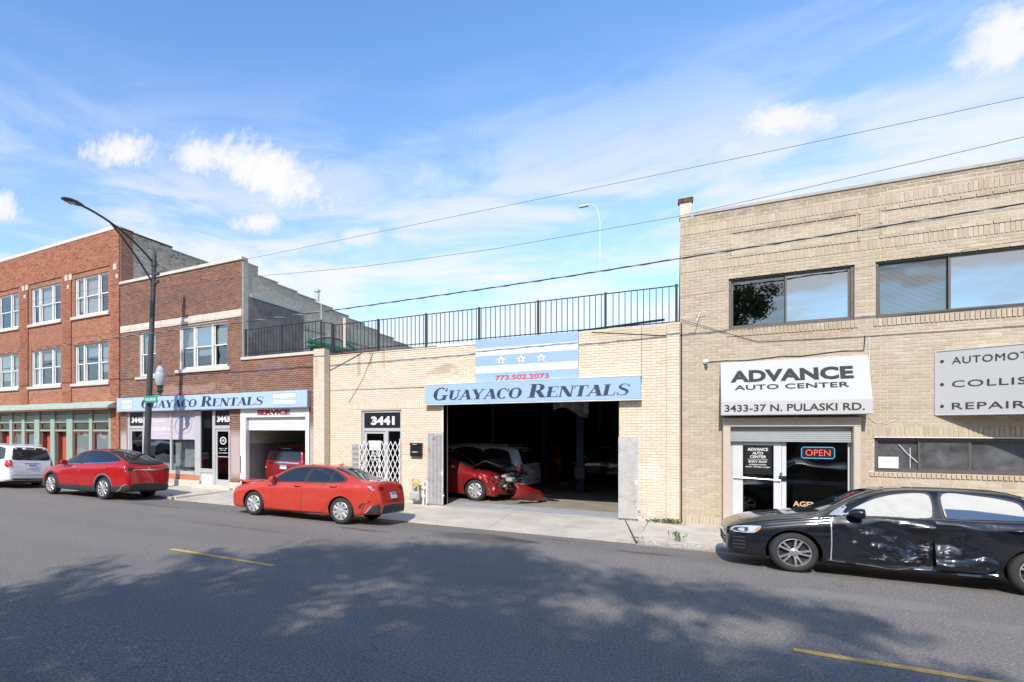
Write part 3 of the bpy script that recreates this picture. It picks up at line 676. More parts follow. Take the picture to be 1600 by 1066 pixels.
# ================================================================== right building: tan brick, two storeys
rb = root('tan_brick_building', 'two storey tan brick auto shop with dark sliding windows at the right end', 'building', (0.08, FY, 0))
X0, X1, TOP = 0.08, 12.0, 7.47
U1 = (1.05, 3.27, 4.65, 5.87); U2 = (3.60, 7.25, 4.65, 5.87); DOOR = (0.93, 3.34, -.02, 2.57); LOWW = (3.58, 7.6, 1.40, 2.12)
w = Wall('f', FY, X0, X1, -.05, TOP, [U1, U2, DOOR, LOWW, (8.0, 11.4, 4.65, 5.87)])
mb = MB(); w.back(mb); rbw = mb.build('wall', M['mortar_tan'], rb)
mb = MB(); shell(mb, X0, X1, FY + .3, 34, TOP - .3); mb.box(X0 + .25, X1 - .25, FY + .3, 33.7, 3.2, 3.4); mb.build('interior', M['room'], rb)
P1 = (1.13, 3.30, 6.40, 6.90); P2 = (3.72, 9.0, 6.40, 6.90)
noh = w.holes
rects = []
bands = [(6.12, 6.325), (7.03, 7.235)]
def fr_holes(P, t=.075): return (P[0] - t, P[1] + t, P[2] - t, P[3] + t)
blk = [fr_holes(P1), fr_holes(P2)]
sold = [(.93 - .0, 3.40, 2.57, 2.57)]
rects += w.brick_rects((X0, X1, .215, 2.15), holes=noh + [(3.50, X1, 1.2, 1.40)], ch=.0706)
rects += w.brick_rects((X0, .93, .012, .215), 'soldier'); rects += w.brick_rects((3.34, X1, .012, .215), 'soldier')
rects += w.brick_rects((3.50, 7.7, 1.30, 1.40), 'soldier', off=.025); rects += w.brick_rects((3.50, 7.7, 1.2, 1.30), holes=[])
rects += w.brick_rects((7.7, X1, 1.2, 1.40), holes=[])
rects += w.brick_rects((3.54, X1, 2.15, 2.36), 'soldier', off=.006); rects += w.brick_rects((X0, 3.54, 2.15, 2.36))
rects += w.brick_rects((X0, X1, 2.36, 4.48)); 
for a, b in ((X0, 1.0), (3.33, 3.56), (7.3, X1)): rects += w.brick_rects((a, b, 4.48, 4.65), ch=.085)
for a, b in ((1.0, 3.33), (3.56, 7.3)): rects += w.brick_rects((a, b, 4.48, 4.65), 'soldier', off=.022)
rects += w.brick_rects((X0, X1, 4.65, 6.12)); rects += w.brick_rects((X0, X1, 6.12, 6.325), 'soldier', off=.008)
rects += w.brick_rects((X0, X1, 6.325, 7.03), holes=noh + blk)
for Pn in (P1, P2):
    t = .075
    rects += w.brick_rects((Pn[0] - t, Pn[1] + t, Pn[3], Pn[3] + t), 'run', ch=t, bl=.22, off=.02); rects += w.brick_rects((Pn[0] - t, Pn[1] + t, Pn[2] - t, Pn[2]), 'run', ch=t, bl=.22, off=.02)
    rects += w.brick_rects((Pn[0] - t, Pn[0], Pn[2], Pn[3]), ch=.21, bl=t, off=.02); rects += w.brick_rects((Pn[1], Pn[1] + t, Pn[2], Pn[3]), ch=.21, bl=t, off=.02)
    rects += [(a, b, c, d, -.004, f) for a, b, c, d, o, f in w.brick_rects(Pn, holes=[])]
rects += w.brick_rects((X0, X1, 7.03, 7.235), 'soldier', off=.008); rects += w.brick_rects((X0, X1, 7.235, TOP))
rest = single_bricks(w, rects, M['brick_tan'], rbw, lambda r: r[1] - abs(r[2] - 3.2) * .25 if r[1] < 5.6 and r[2] > 1.6 and not (r[1] > 4.3 and 2.45 < r[2] < 4.0) else -99)
mb = MB(); w.brick_mesh(mb, rest); mb.build('brickwork', M['brick_tan'], rb, fix=False)['kind'] = 'stuff'
stone(rb, 'coping', X0 + .27, X1, FY - .03, FY + .34, TOP, TOP + .075, M['coping_grey'], .01)
mb = MB(); mb.bbox(X0 - .02, X0 + .24, FY - .02, FY + .34, TOP, TOP + .42, .02); pier = mb.build('parapet_pier', M['limestone'], rb)
mb = MB(); mb.bbox(X0 - .05, X0 + .27, FY - .05, FY + .37, TOP + .425, TOP + .47, .015); mb.bbox(X0 - .05, X0 + .27, FY - .055, FY - .045, TOP + .36, TOP + .43, .004); sub(mb.build('rusty_cap', M['rust'], None), pier)
mb = MB(); mb.box(3.56, 7.62, FY - .03, FY + .02, 2.125, 2.147); mb.build('steel_lintel', M['white_dirty'], rb)
mb = MB(); mb.tube([(.105, FY - .02, 0.05), (.105, FY - .02, 4.9)], .014, 6); mb.build('drain_pipe', M['iron'], rb)
def slider(rt, x0, x1, z0, z1, splits, mts, y=FY + .10, fr=.06, name='window'):
    mb = MB(); mb.bbox(x0, x1, y - .05, y + .06, z0, z0 + fr, .006); mb.bbox(x0, x1, y - .05, y + .06, z1 - fr, z1, .006)
    mb.bbox(x0, x0 + fr, y - .05, y + .06, z0 + fr, z1 - fr, .006); mb.bbox(x1 - fr, x1, y - .05, y + .06, z0 + fr, z1 - fr, .006)
    win = mb.build(name, M['bronze'], rt); xs = [x0 + fr] + splits + [x1 - fr]
    for i, (a, b) in enumerate(zip(xs, xs[1:])):
        s = .035; dy = -.02 if i % 2 else .015; sb = MB()
        a2 = a - (.02 if i else 0); b2 = b + (.02 if i < len(xs) - 2 else 0)
        for q in ((a2, b2, z0 + fr, z0 + fr + s), (a2, b2, z1 - fr - s, z1 - fr), (a2, a2 + s, z0 + fr + s, z1 - fr - s), (b2 - s, b2, z0 + fr + s, z1 - fr - s)):
            sb.box(q[0], q[1], y + dy, y + dy + .03, q[2], q[3])
        sub(sb.build('sash', M['bronze'], None), win)
        pm = MB(); pm.box(a2 + s, b2 - s, y + dy + .012, y + dy + .018, z0 + fr + s, z1 - fr - s); sub(pm.build('pane', mts[i], None), win)
    return win
slider(rb, *U1, [2.12], [M['glass_half'], M['glass_sky']])
w2 = slider(rb, *U2, [4.72, 6.0], [M['glass'], M['glass_sky'], M['glass']])
slider(rb, 8.0, 11.4, 4.65, 5.87, [9.7], [M['glass_sky'], M['glass_sky']])
mb = MB(); z = 4.76
while z < 5.8: mb.add([(3.68, FY + .19, z), (4.72, FY + .19, z), (4.72, FY + .212, z + .016), (3.68, FY + .212, z + .016)], [(0, 1, 2, 3)]); z += .026
sub(mb.build('blind_slats', M['blind'], None, fix=False), w2)
mb = MB(); mb.box(4.80, 6.0, FY + .24, FY + .25, 4.7, 5.83); sub(mb.build('roller_blind', M['curtain'], None), w2)
w3 = slider(rb, *LOWW, [4.28, 5.0, 6.4], [M['glass_dusty']] * 4, fr=.055)
mb = MB(); mb.box(3.66, 3.97, FY + .085, FY + .09, 1.48, 1.72); sub(mb.build('paper_notice', M['white'], None), w3)
mb = MB(); mb.tube([(3.98, FY + .095, 1.98), (4.1, FY + .095, 1.80), (4.22, FY + .095, 1.66), (4.30, FY + .095, 1.56)], .007, 5); mb.tube([(4.15, FY + .1, 1.92), (4.15, FY + .1, 1.5)], .006, 5)
sub(mb.build('hanging_wire', M['white'], None), w3)
mb = MB(); mb.box(3.62, 7.55, FY + .25, FY + .7, 1.2, 1.47); mb.box(5.15, 5.35, FY + .2, FY + .3, 1.47, 1.53); mb.box(5.45, 5.6, FY + .2, FY + .3, 1.47, 1.57)
mb.box(3.64, 3.85, FY + .35, FY + .4, 1.75, 2.0)
sub(mb.build('window_sill_clutter', M['limestone'], None), w3)
# entrance: shutter box, frame, door, glass, neon
ent = root('shop_entrance', 'white framed glass shop entrance under the awning with half raised grey shutter', 'shop entrance', (2.1, FY, 0))
mb = MB(); mb.bbox(.93, 3.34, FY - .16, FY + .1, 2.36, 2.57, .01); mb.build('shutter_box', M['tan_metal'], ent)
mb = MB()
for k in range(7): z = 2.05 + k * .045; mb.bbox(1.08, 3.22, FY - .02, FY + .015, z, z + .043, .012)
mb.box(1.08, 3.22, FY - .025, FY + .025, 2.02, 2.05); mb.build('roller_shutter', M['shutter'], ent)
for a_, b_ in ((.93, 1.08), (3.22, 3.34)): stone(ent, 'door_post', a_, b_, FY - .16, FY + .1, -.02, 2.36, M['tan_metal'])
mb = MB(); y = FY + .10
mb.bbox(1.08, 1.12, y, y + .06, .0, 2.36, .005); mb.bbox(2.05, 2.13, y, y + .06, 0, 2.36, .005); mb.bbox(3.18, 3.22, y, y + .06, 0, 2.36, .005)
mb.bbox(2.13, 3.18, y, y + .06, 0, .48, .005); mb.bbox(1.12, 3.18, y, y + .06, 2.03, 2.36, .005); mb.build('frame', M['door_white'], ent)
mb = MB(); y = FY + .09
mb.bbox(1.125, 1.33, y, y + .045, .03, 2.02, .005); mb.bbox(1.90, 2.045, y, y + .045, .03, 2.02, .005); mb.bbox(1.33, 1.90, y, y + .045, 1.93, 2.02, .005); mb.bbox(1.33, 1.90, y, y + .045, .03, .33, .005)
dr = mb.build('door', M['door_white'], ent)
sub(pane(None, 1.33, 1.90, .33, 1.93, y + .02, M['glass_dark']), dr)
mb = MB(); mb.tube([(1.15, y - .06, 1.18), (2.02, y - .06, 1.14)], .013, 8); mb.tube([(1.17, y - .06, 1.18), (1.17, y, 1.18)], .01, 6); mb.tube([(1.99, y - .06, 1.14), (1.99, y, 1.14)], .01, 6)
sub(mb.build('push_bar', M['chrome'], None), dr)
mb = MB(); mb.bbox(1.99, 2.13, y - .02, y + .0, 1.12, 1.24, .004); mb.lathe([(.0, -.05), (.022, -.05), (.022, 0)], 'y', (2.03, y, 1.29), 12); sub(mb.build('lock', M['chrome'], None), dr)
mb = MB(); mb.box(1.36, 1.87, y + .010, y + .014, 1.26, 1.915); sub(mb.build('door_decal', M['black'], None), dr)
mb = MB()
for (t, a, b, z0_, z1_) in (('ADVANCE', 1.42, 1.80, 1.80, 1.87), ('AUTO', 1.51, 1.71, 1.715, 1.78), ('CENTER', 1.465, 1.765, 1.63, 1.695), ('BODY SHOP', 1.44, 1.78, 1.525, 1.575), ('BUSINESS HOURS', 1.455, 1.765, 1.465, 1.495), ('MON - FRI 8am to 6pm', 1.385, 1.835, 1.405, 1.445)):
    mb = MB(); front_text(mb, t, a, b, z0_, z1_, y + .009, bold=.02, depth=.001); sub(mb.build('door_lettering', M['white'], None, fix=False), dr)
mb = MB(); mb.box(1.42, 1.80, y + .0075, y + .009, 1.598, 1.604); sub(mb.build('printed_line', M['white'], None, fix=False), dr)
pane(ent, 2.13, 3.18, .48, 2.03, FY + .125, M['glass_dark'])
mb = MB(); mb.box(2.3, 3.05, FY + .5, FY + .9, .2, 1.0); mb.build('reception_desk', M['bronze'], ent)
mb = MB(); front_text(mb, 'AGENT', 2.25, 2.78, .56, .68, FY + .118, bold=.03, depth=.001)
mb.build('window_lettering', mat('tan_letters', (.5, .36, .2), .5), ent, fix=False)
neon = root('open_sign', 'red neon OPEN sign with blue border in the shop window', 'neon sign', (2.68, FY + .11, 1.75))
M['neon_red'] = mat('neon_red', (.8, .1, .08), .4, emis=(1.0, .10, .07), estr=.75, var=0)
M['neon_blue'] = mat('neon_blue', (.05, .3, .5), .4, emis=(.06, .35, .50), estr=.5, var=0)
mb = MB(); front_text(mb, 'OPEN', 2.47, 2.89, 1.71, 1.845, FY + .112, bold=-.012, depth=.006); mb.build('letters', M['neon_red'], neon, fix=False)
mb = MB(); c = .03; mb.tube([(2.40 + c, FY + .11, 1.655), (2.96 - c, FY + .11, 1.655), (2.96, FY + .11, 1.655 + c), (2.96, FY + .11, 1.90 - c), (2.96 - c, FY + .11, 1.90), (2.40 + c, FY + .11, 1.90), (2.40, FY + .11, 1.90 - c), (2.40, FY + .11, 1.655 + c), (2.40 + c, FY + .11, 1.655)], .009, 6)
mb.build('border', M['neon_blue'], neon)
mb = MB(); mb.box(2.42, 2.94, FY + .118, FY + .121, 1.67, 1.885); mb.build('back_plate', M['black'], neon)
# awning over the door: a wedge
aw = root('shop_awning', 'white fabric awning reading ADVANCE AUTO CENTER above the shop door', 'awning sign', (2.2, FY - .2, 2.64))
mb = MB(); x0, x1 = .885, 3.46; zt, zm, zb = 3.87, 2.93, 2.63; dt, dm = .10, .42
prof = [(0, zt), (dt, zt), (dm, zm), (dm, zb), (0, zb)]
vs = [(x0, FY - d - .004, z) for d, z in prof] + [(x1, FY - d - .004, z) for d, z in prof]
mb.add(vs, [(0, 1, 2, 3, 4), (9, 8, 7, 6, 5), (0, 5, 6, 1), (1, 6, 7, 2), (2, 7, 8, 3)]); mb.build('fabric', M['awning'], aw)
mb = MB(); mb.box(x0 + .01, x1 - .01, FY - dm + .01, FY - .01, zb - .015, zb + .01); mb.tube([(x0, FY - dm - .004, zb), (x1, FY - dm - .004, zb)], .012, 6); mb.build('frame', M['coping_grey'], aw)
def on_slope(txt, a, b, z0_, z1_, mb, **k):
    vs, fs = text_geo(txt, a, b, z0_, z1_, **k)
    mb.add([(x, FY - (dt + (dm - dt) * (zt - z) / (zt - zm)) - .012 - d, z) for x, d, z in vs], fs)
mb = MB(); on_slope('ADVANCE', 1.07, 3.20, 3.38, 3.66, mb, bold=.045, spacing=1.04); mb.build('lettering', M['greytxt'], aw, fix=False)
mb = MB(); on_slope('AUTO CENTER', 1.14, 3.12, 3.20, 3.315, mb, bold=.016, spacing=1.05); mb.build('lettering', M['greytxt'], aw, fix=False)
mb = MB(); front_text(mb, '3433-37 N. PULASKI RD.', .95, 3.34, 2.70, 2.86, FY - dm - .005, bold=.018)
mb.build('lettering', M['greytxt'], aw, fix=False)
# angled projecting sign
ag = root('angled_sign', 'white V-shaped sign listing automotive collision and repair on the tan wall', 'wall sign', (5.4, FY - .6, 2.6))
ax, bx, by = 4.49, 5.80, FY - .86; z0_, z1_ = 2.59, 3.88; cx_ = 7.1
mb = MB(); mb.add([(ax, FY - .005, z0_), (bx, by, z0_), (bx, by, z1_), (ax, FY - .005, z1_), (cx_, FY - .005, z0_), (cx_, FY - .005, z1_)], [(0, 1, 2, 3), (1, 4, 5, 2), (3, 2, 5), (0, 4, 1)])
mb.build('panel', M['awning'], ag)
mb = MB(); mb.tube([(ax, FY - .008, z0_), (bx, by, z0_), (cx_, FY - .008, z0_)], .014, 6); mb.tube([(ax, FY - .008, z1_), (bx, by, z1_), (cx_, FY - .008, z1_)], .014, 6); mb.tube([(ax, FY - .012, z0_), (ax, FY - .012, z1_)], .014, 6); mb.tube([(bx, by, z0_), (bx, by, z1_)], .014, 6); mb.build('frame', M['alu'], ag)
mb = MB(); dirv = Vector((bx - ax, by - FY, 0)); Ls = dirv.length; dirv.normalize(); nrm = Vector((dirv.y, -dirv.x, 0)); nrm = nrm if nrm.y < 0 else -nrm
def on_panel(vs, fs):
    mb.add([tuple(Vector((ax, FY - .005, 0)) + dirv * x + nrm * (d + .004) + Vector((0, 0, z))) for x, d, z in vs], fs)
for (t, za, zb_, xe) in (('AUTOMOTI', 3.60, 3.74, 1.28), ('COLLISI', 3.14, 3.27, 1.28), ('REPAIR', 2.70, 2.83, 1.19)):
    mb = MB(); vs, fs = text_geo(t, .24, xe, za, zb_, bold=0.0, spacing=1.1); on_panel(vs, fs); mb.build('lettering', M['greytxt'], ag, fix=False); mb = MB()
    n = 14; c = (za + zb_) / 2; vs = [(.10 + .028 * math.cos(6.283 * i / n), .004, c + .032 * math.sin(6.283 * i / n)) for i in range(n)]; on_panel(vs, [tuple(range(n))]); mb.build('bullet_dot', M['greytxt'], ag, fix=False)
# camera, cable, bracket on the tan wall
sc_ = root('security_camera', 'small white security camera on the tan wall left of the awning', 'camera', (.60, FY, 3.93))
mb = MB(); mb.lathe([(0, -.03), (.05, -.03), (.055, .0), (.05, .02)], 'y', (.6, FY - .02, 3.93), 14); mb.tube([(.6, FY - .03, 3.92), (.62, FY - .16, 3.88)], .032, 10); mb.build('body', M['white'], sc_)
mb = MB(); mb.lathe([(0, 0), (.024, 0)], 'y', (.622, FY - .163, 3.88), 12); mb.build('lens', M['black'], sc_)
mb = MB(); pts = [(.66, FY - .015, 3.91)] + [(.66 + 2.75 * t / 8, FY - .018, 3.90 + .10 * (t / 8) ** 1.3 + .02 * math.sin(t * 2.1)) for t in range(1, 9)] + [(3.43, FY - .018, 4.3)]
mb.tube(pts, .009, 5); tag(mb.build('wall_cable', M['cable']), 'black cable sagging along the tan wall above the white awning', 'cable')
mb = MB(); mb.tube([(3.49, FY - .015, 4.28), (3.50, FY - .015, 3.3), (3.49, FY - .015, 2.55), (3.60, FY - .015, 2.44), (3.78, FY - .015, 2.42), (3.9, FY - .015, 2.5)], .006, 5)
tag(mb.build('white_cable', M['white']), 'thin white cable hanging down the tan wall beside the awning', 'cable')
mb = MB(); mb.tube([(.10, FY - .05, 4.98), (.9, FY - .03, 4.62), (1.6, FY - .02, 4.32), (3.4, FY - .02, 4.28), (7.8, FY - .02, 4.30)], .006, 5)
tag(mb.build('phone_cable', M['cable']), 'thin dark cable crossing the tan wall below the upper windows', 'cable')
mb = MB(); mb.tube([(.40, FY + .01, 5.02), (.48, FY - .12, 5.10), (.40, FY - .30, 4.86)], .008, 5); mb.tube([(.48, FY - .12, 5.10), (.60, FY - .1, 5.11)], .007, 5)
tag(mb.build('wall_hook', M['white_dirty']), 'old bent wire bracket on the tan wall left of the upper window', 'bracket')

# ================================================================== cream brick garage
cg = root('cream_brick_garage', 'single storey cream brick garage with a wide open bay and roof railing', 'building', (-5.2, FY, 0))
X0, X1 = -10.05, .07; TL, TR = 4.78, 4.90
GAR = (-6.0, -1.26, -.05, 3.07); D41 = (-8.83, -7.40, -.02, 2.91)
w = Wall('f', FY, X0, X1, -.05, TL, [GAR, D41], thick=.35)
mb = MB(); w.back(mb); cgw = mb.build('wall', M['mortar_cream'], cg)
rects = []
nh = w.holes
rects += w.brick_rects((X0, X1, .11, TL), holes=nh + [(-9.2, GAR[0] - .0, 2.95, 3.16), (-7.36, -6.62, 1.35, 1.5)])
rects += w.brick_rects((-9.2, -6.56, 2.95, 3.16), 'soldier', off=.004); rects += w.brick_rects((-7.36, -6.62, 1.35, 1.5), 'soldier')
rects += w.brick_rects((-6.56, -6.0, 2.95, 3.16), holes=[])
wr = Wall('f', FY, -2.3, X1, TL, TR + .02, []); mb = MB(); wr.back(mb); mb.build('parapet', M['mortar_cream'], cg)
rects += wr.brick_rects((-2.3, X1, TL, TR))
# a slightly proud pier at the right end
pr = Wall('f', FY - .055, -.21, .068, -.02, 4.93, [], thick=.06); mb = MB(); pr.back(mb); mb.build('pier', M['mortar_cream'], cg)
pier_r = pr.brick_rects((-.21, .068, .1, 4.93), bl=.139 * 2)
# left pier, standing 35 cm proud
pl = Wall('f', FY - .35, -10.50, -10.06, -.02, 5.0, [], thick=.35); mb = MB(); pl.back(mb); mb.box(-10.50, -10.066, FY - .344, FY, 5.0, 5.02); mb.build('pier', M['mortar_cream'], cg)
ps = Wall('s', -10.06, FY - .35, FY, .1, 5.0, []); psr = ps.brick_rects((FY - .35, FY - .004, .1, 4.99))
rest = single_bricks(w, rects, M['brick_cream'], cgw, lambda r: r[1])
mb = MB(); w.brick_mesh(mb, rest); pr.brick_mesh(mb, pier_r); pl.brick_mesh(mb, pl.brick_rects((-10.50, -10.064, .1, 4.99))); ps.brick_mesh(mb, psr)
mb.build('brickwork', M['brick_cream'], cg, fix=False)['kind'] = 'stuff'
for a_, b_ in ((X0, -8.83), (-7.40, -6.0), (-1.26, -.22)):
    mb = MB(); mb.box(a_, b_, FY - .012, FY, -.05, .10); mb.build('plinth', M['limestone'], cg)
mb = MB(); mb.box(-10.5, -2.3, FY - .02, FY + .36, TL, TL + .03); mb.build('coping', M['brick_cream'], cg)
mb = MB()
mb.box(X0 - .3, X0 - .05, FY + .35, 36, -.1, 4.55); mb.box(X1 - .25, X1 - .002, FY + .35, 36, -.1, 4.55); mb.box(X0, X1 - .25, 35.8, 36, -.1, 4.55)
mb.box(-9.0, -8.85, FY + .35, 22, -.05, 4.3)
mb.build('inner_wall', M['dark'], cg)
mb = MB(); mb.box(X0 - .3, X1 - .002, FY + .36, 36, 4.3, 4.55); mb.build('roof', M['roof'], cg)
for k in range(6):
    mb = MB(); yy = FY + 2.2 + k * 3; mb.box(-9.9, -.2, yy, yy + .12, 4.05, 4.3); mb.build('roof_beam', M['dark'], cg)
mb = MB(); mb.box(-10.1, X1 - .25, 17.0, 35.8, -.1, .012); mb.build('garage_floor', M['floor'], cg)
mb = MB(); mb.add([(-6.0, FY - .01, -.002), (-1.26, FY - .01, -.002), (-1.26, 17.05, .016), (-6.0, 17.05, .016)], [(0, 1, 2, 3)]); mb.build('threshold', M['floor_grey'], cg, fix=False)
stone(cg, 'door_jamb', -6.06, -6.0, FY - .03, FY + .3, 0, 3.05, M['white_dirty'], .005); stone(cg, 'door_jamb', -1.258, -1.20, FY + .04, FY + .3, 0, 3.05, M['white_dirty'], .005)
# tie cable on cream wall
mb = MB(); mb.tube([(X0, FY - .012, 4.30), (-8.75, FY - .02, 4.83)], .010, 5); mb.tube([(-8.35, FY - .02, 4.86), (-8.8, FY - .014, 3.9), (-9.3, FY - .012, 3.2)], .006, 5)
tag(mb.build('wall_cable', M['cable']), 'dark cables hanging slack across the cream wall under the railing corner', 'cable')
mb = MB(); mb.tube([(-10.45, FY + .0, 3.62), (-6.62, FY - .014, 3.60)], .006, 5); mb.tube([(-1.9, FY - .012, 4.86), (-.2, FY - .012, 4.62)], .008, 5); mb.tube([(-.75, FY - .01, 4.9), (-.75, FY - .01, 3.66)], .004, 5)
tag(mb.build('wall_wire', M['cable']), 'thin wires stapled along the cream brick wall beside the blue sign', 'cable')
# door 3441
d41 = root('garage_office_door', 'grey framed office door numbered 3441 in the cream wall', 'door', (-8.1, FY, 0))
mb = MB(); y = FY + .10
for q in ((-8.83, -8.76, 0, 2.9), (-7.46, -7.40, 0, 2.9), (-8.76, -7.46, 2.84, 2.9), (-8.76, -7.46, 2.24, 2.34), (-7.99, -7.88, 0, 2.24)): mb.bbox(q[0], q[1], y - .05, y + .06, q[2], q[3], .005)
mb.bbox(-8.76, -7.99, y - .02, y + .03, 0, .25, .004); mb.bbox(-8.76, -8.68, y - .02, y + .03, .25, 2.24, .004); mb.bbox(-8.06, -7.99, y - .02, y + .03, .25, 2.24, .004); mb.bbox(-8.68, -8.06, y - .02, y + .03, 2.16, 2.24, .004)
mb.build('frame', M['alu'], d41)
pane(d41, -8.68, -8.06, .25, 2.16, y + .0, M['glass_dark']); pane(d41, -7.88, -7.46, .1, 2.24, y, M['glass_dark'])
mb = MB(); mb.box(-8.76, -7.46, y - .01, y + .01, 2.34, 2.84); mb.build('number_panel', M['black'], d41)
mb = MB(); front_text(mb, '3441', -8.52, -7.67, 2.44, 2.72, y - .011, bold=.05); mb.build('number', M['white'], d41, fix=False)
mb = MB(); mb.box(-8.60, -8.16, y - .008, y - .004, 1.62, 1.93); mb.build('door_notice', mat('pale_notice', (.62, .66, .72), .6), d41)
mb = MB()
for k in range(5): mb.box(-8.55, -8.21, y - .0085, y - .0082, 1.68 + k * .045, 1.69 + k * .045)
for t, z in (('HOURS', 1.5), ('MON FRI', 1.4), ('CLOSED', 1.3)): front_text(mb, t, -8.52, -8.2, z, z + .06, y - .004, bold=.02, depth=.001)
mb.build('door_print', M['white'], d41, fix=False)
# folding scissor gate in front of door 3441
def scissor(rt, x0, x1, z0, z1, y, nx, nz, mt, name='lattice_bar', slope=0.):
    """crossed flat bars; each bar a piece"""
    dx = (x1 - x0) / nx; h = (z1 - z0) / nz; n = 0
    for s in (1, -1):
        for k in range(-nz, nx + 1):
            a, b = k, k + nz; lo, hi = max(0, -a) if True else 0, min(nz, nx - a)
            if hi <= lo: continue
            if s == 1: pa, pb = (x0 + (a + lo) * dx, z0 + lo * h), (x0 + (a + hi) * dx, z0 + hi * h)
            else: pa, pb = (x1 - (a + lo) * dx, z0 + lo * h), (x1 - (a + hi) * dx, z0 + hi * h)
            mb = MB(); v = Vector((pb[0] - pa[0], 0, pb[1] - pa[1])).normalized(); q = Vector((-v.z, 0, v.x)) * .011
            yy = y + (.004 if s == 1 else -.004)
            A, B = Vector((pa[0], yy, pa[1])), Vector((pb[0], yy, pb[1])); t = Vector((0, .003, 0))
            mb.add([A - q - t, A + q - t, B + q - t, B - q - t, A - q + t, A + q + t, B + q + t, B - q + t], [(0, 1, 2, 3), (7, 6, 5, 4), (0, 4, 5, 1), (1, 5, 6, 2), (2, 6, 7, 3), (3, 7, 4, 0)])
            mb.build(name, mt, rt, fix=False)
sg = root('scissor_gate', 'white folding lattice gate drawn across the 3441 office door', 'gate', (-8.2, FY - .06, .05))
scissor(sg, -8.85, -7.42, .12, 1.92, FY - .07, 9, 5, M['gate_white'])
mb = MB()
for xx in (-8.86, -8.13, -7.41): mb.box(xx - .012, xx + .012, FY - .095, FY - .045, .02, 1.80 if xx < -8 else 2.0)
mb.build('gate_post', M['gate_white'], sg)
scissor(sg, -9.17, -8.88, .12, 1.85, FY - .08, 4, 5, M['galv'])
# folded gates at both sides of the bay
def folded(label, xc0, yc0, xc1, yc1, z1):
    g = root('folded_gate', label, 'gate', ((xc0 + xc1) / 2, (yc0 + yc1) / 2, 0), group='folded grey gates beside the garage bay')
    A, B = Vector((xc0, yc0, 0)), Vector((xc1, yc1, 0)); d = (B - A); n = 11; nn = Vector((-d.y, d.x, 0)).normalized() * .012
    me = None
    for k in range(n + 1):
        p = A + d * k / n; last = k in (0, n)
        if last or me is None:
            mb = MB(); wv = .022 if last else .013
            u = d.normalized() * wv
            q = [-u - nn * 1.5, u - nn * 1.5, u + nn * 1.5, -u + nn * 1.5]
            mb.add([tuple(v + Vector((0, 0, .04))) for v in q] + [tuple(v + Vector((0, 0, z1 - (0 if last else .03)))) for v in q], [(0, 1, 2, 3), (7, 6, 5, 4), (0, 4, 5, 1), (1, 5, 6, 2), (2, 6, 7, 3), (3, 7, 4, 0)])
            o = mb.build('gate_post' if last else 'gate_bar', M['galv'], g)
            if not last: me = o.data
        else: o = link('gate_bar', me, g)
        o.location = p
        # the folded links between the bars, bunched in rows
    mb = MB()
    for k in range(n):
        for r_ in range(8):
            z = .18 + r_ * (z1 - .25) / 8; p, q = A + d * (k + .1) / n, A + d * (k + .9) / n; hgt = (z1 - .25) / 8 * .47
            o_ = nn * (1.8 if (k + r_) % 2 else 1.3)
            for sg_ in (1, -1):
                a_ = Vector((p.x, p.y, z)) + o_ * 1; b_ = Vector((q.x, q.y, z + sg_ * hgt)) + o_ * 1; t = Vector((0, 0, .006))
                mb.add([a_ - t, b_ - t, b_ + t, a_ + t], [(0, 1, 2, 3)])
    mb.build('lattice_links', M['galv'], g, fix=False)['kind'] = 'stuff'
    mb = MB(); mb.bbox(B.x - .05, B.x + .01, B.y - .03, B.y + .03, .9, 1.02, .01); mb.bbox(B.x - .02, B.x + .05, B.y - .02, B.y + .02, .28, .33, .01); mb.build('latch', M['white_dirty'], g)
folded('grey folding lattice gate bunched up at the left side of the garage bay', -6.46, FY - .12, -6.0, FY - .08, 2.22)
folded('grey folding lattice gate bunched up at the right side of the garage bay', -1.24, FY - .16, -.84, FY - .12, 2.12)
# mailbox, gas meter
mbx = root('mailbox', 'black wall mailbox on the cream bricks beside the 3441 door', 'mailbox', (-6.87, FY - .06, 1.72))
mb = MB(); mb.bbox(-7.05, -6.67, FY - .12, FY - .005, 1.46, 1.80, .015); mb.build('body', M['black'], mbx)
mb = MB(); mb.bbox(-7.06, -6.66, FY - .135, FY - .005, 1.80, 1.88, .02); mb.build('lid', M['black'], mbx)
mb = MB(); mb.box(-6.96, -6.82, FY - .137, FY - .1355, 1.835, 1.85); front_text(mb, '3441', -6.98, -6.80, 1.58, 1.62, FY - .121, depth=.001, bold=.02); mb.build('mark', M['white'], mbx, fix=False)
gm = root('gas_meter', 'grey gas meter with ochre pipes at the foot of the cream wall', 'gas meter', (-6.8, FY - .2, 0))
mb = MB(); mb.bbox(-6.98, -6.68, FY - .30, FY - .12, .12, .40, .04); mb.lathe([(0, -.03), (.09, -.03), (.09, 0)], 'y', (-6.83, FY - .30, .27), 16); mb.build('meter_body', M['meter'], gm)
mb = MB(); mb.tube([(-6.92, FY - .2, .38), (-6.92, FY - .2, .62), (-6.75, FY - .2, .66), (-6.62, FY - .2, .60)], .03, 8); mb.tube([(-6.74, FY - .2, .38), (-6.74, FY - .2, .75)], .03, 8)
mb.lathe([(0, -.1), (.11, -.08), (.11, -.02), (0, 0)], 'y', (-6.80, FY - .16, .66), 14); mb.tube([(-6.95, FY - .2, .72), (-6.95, FY - .02, .74)], .022, 8); mb.build('regulator', M['brass'], gm)
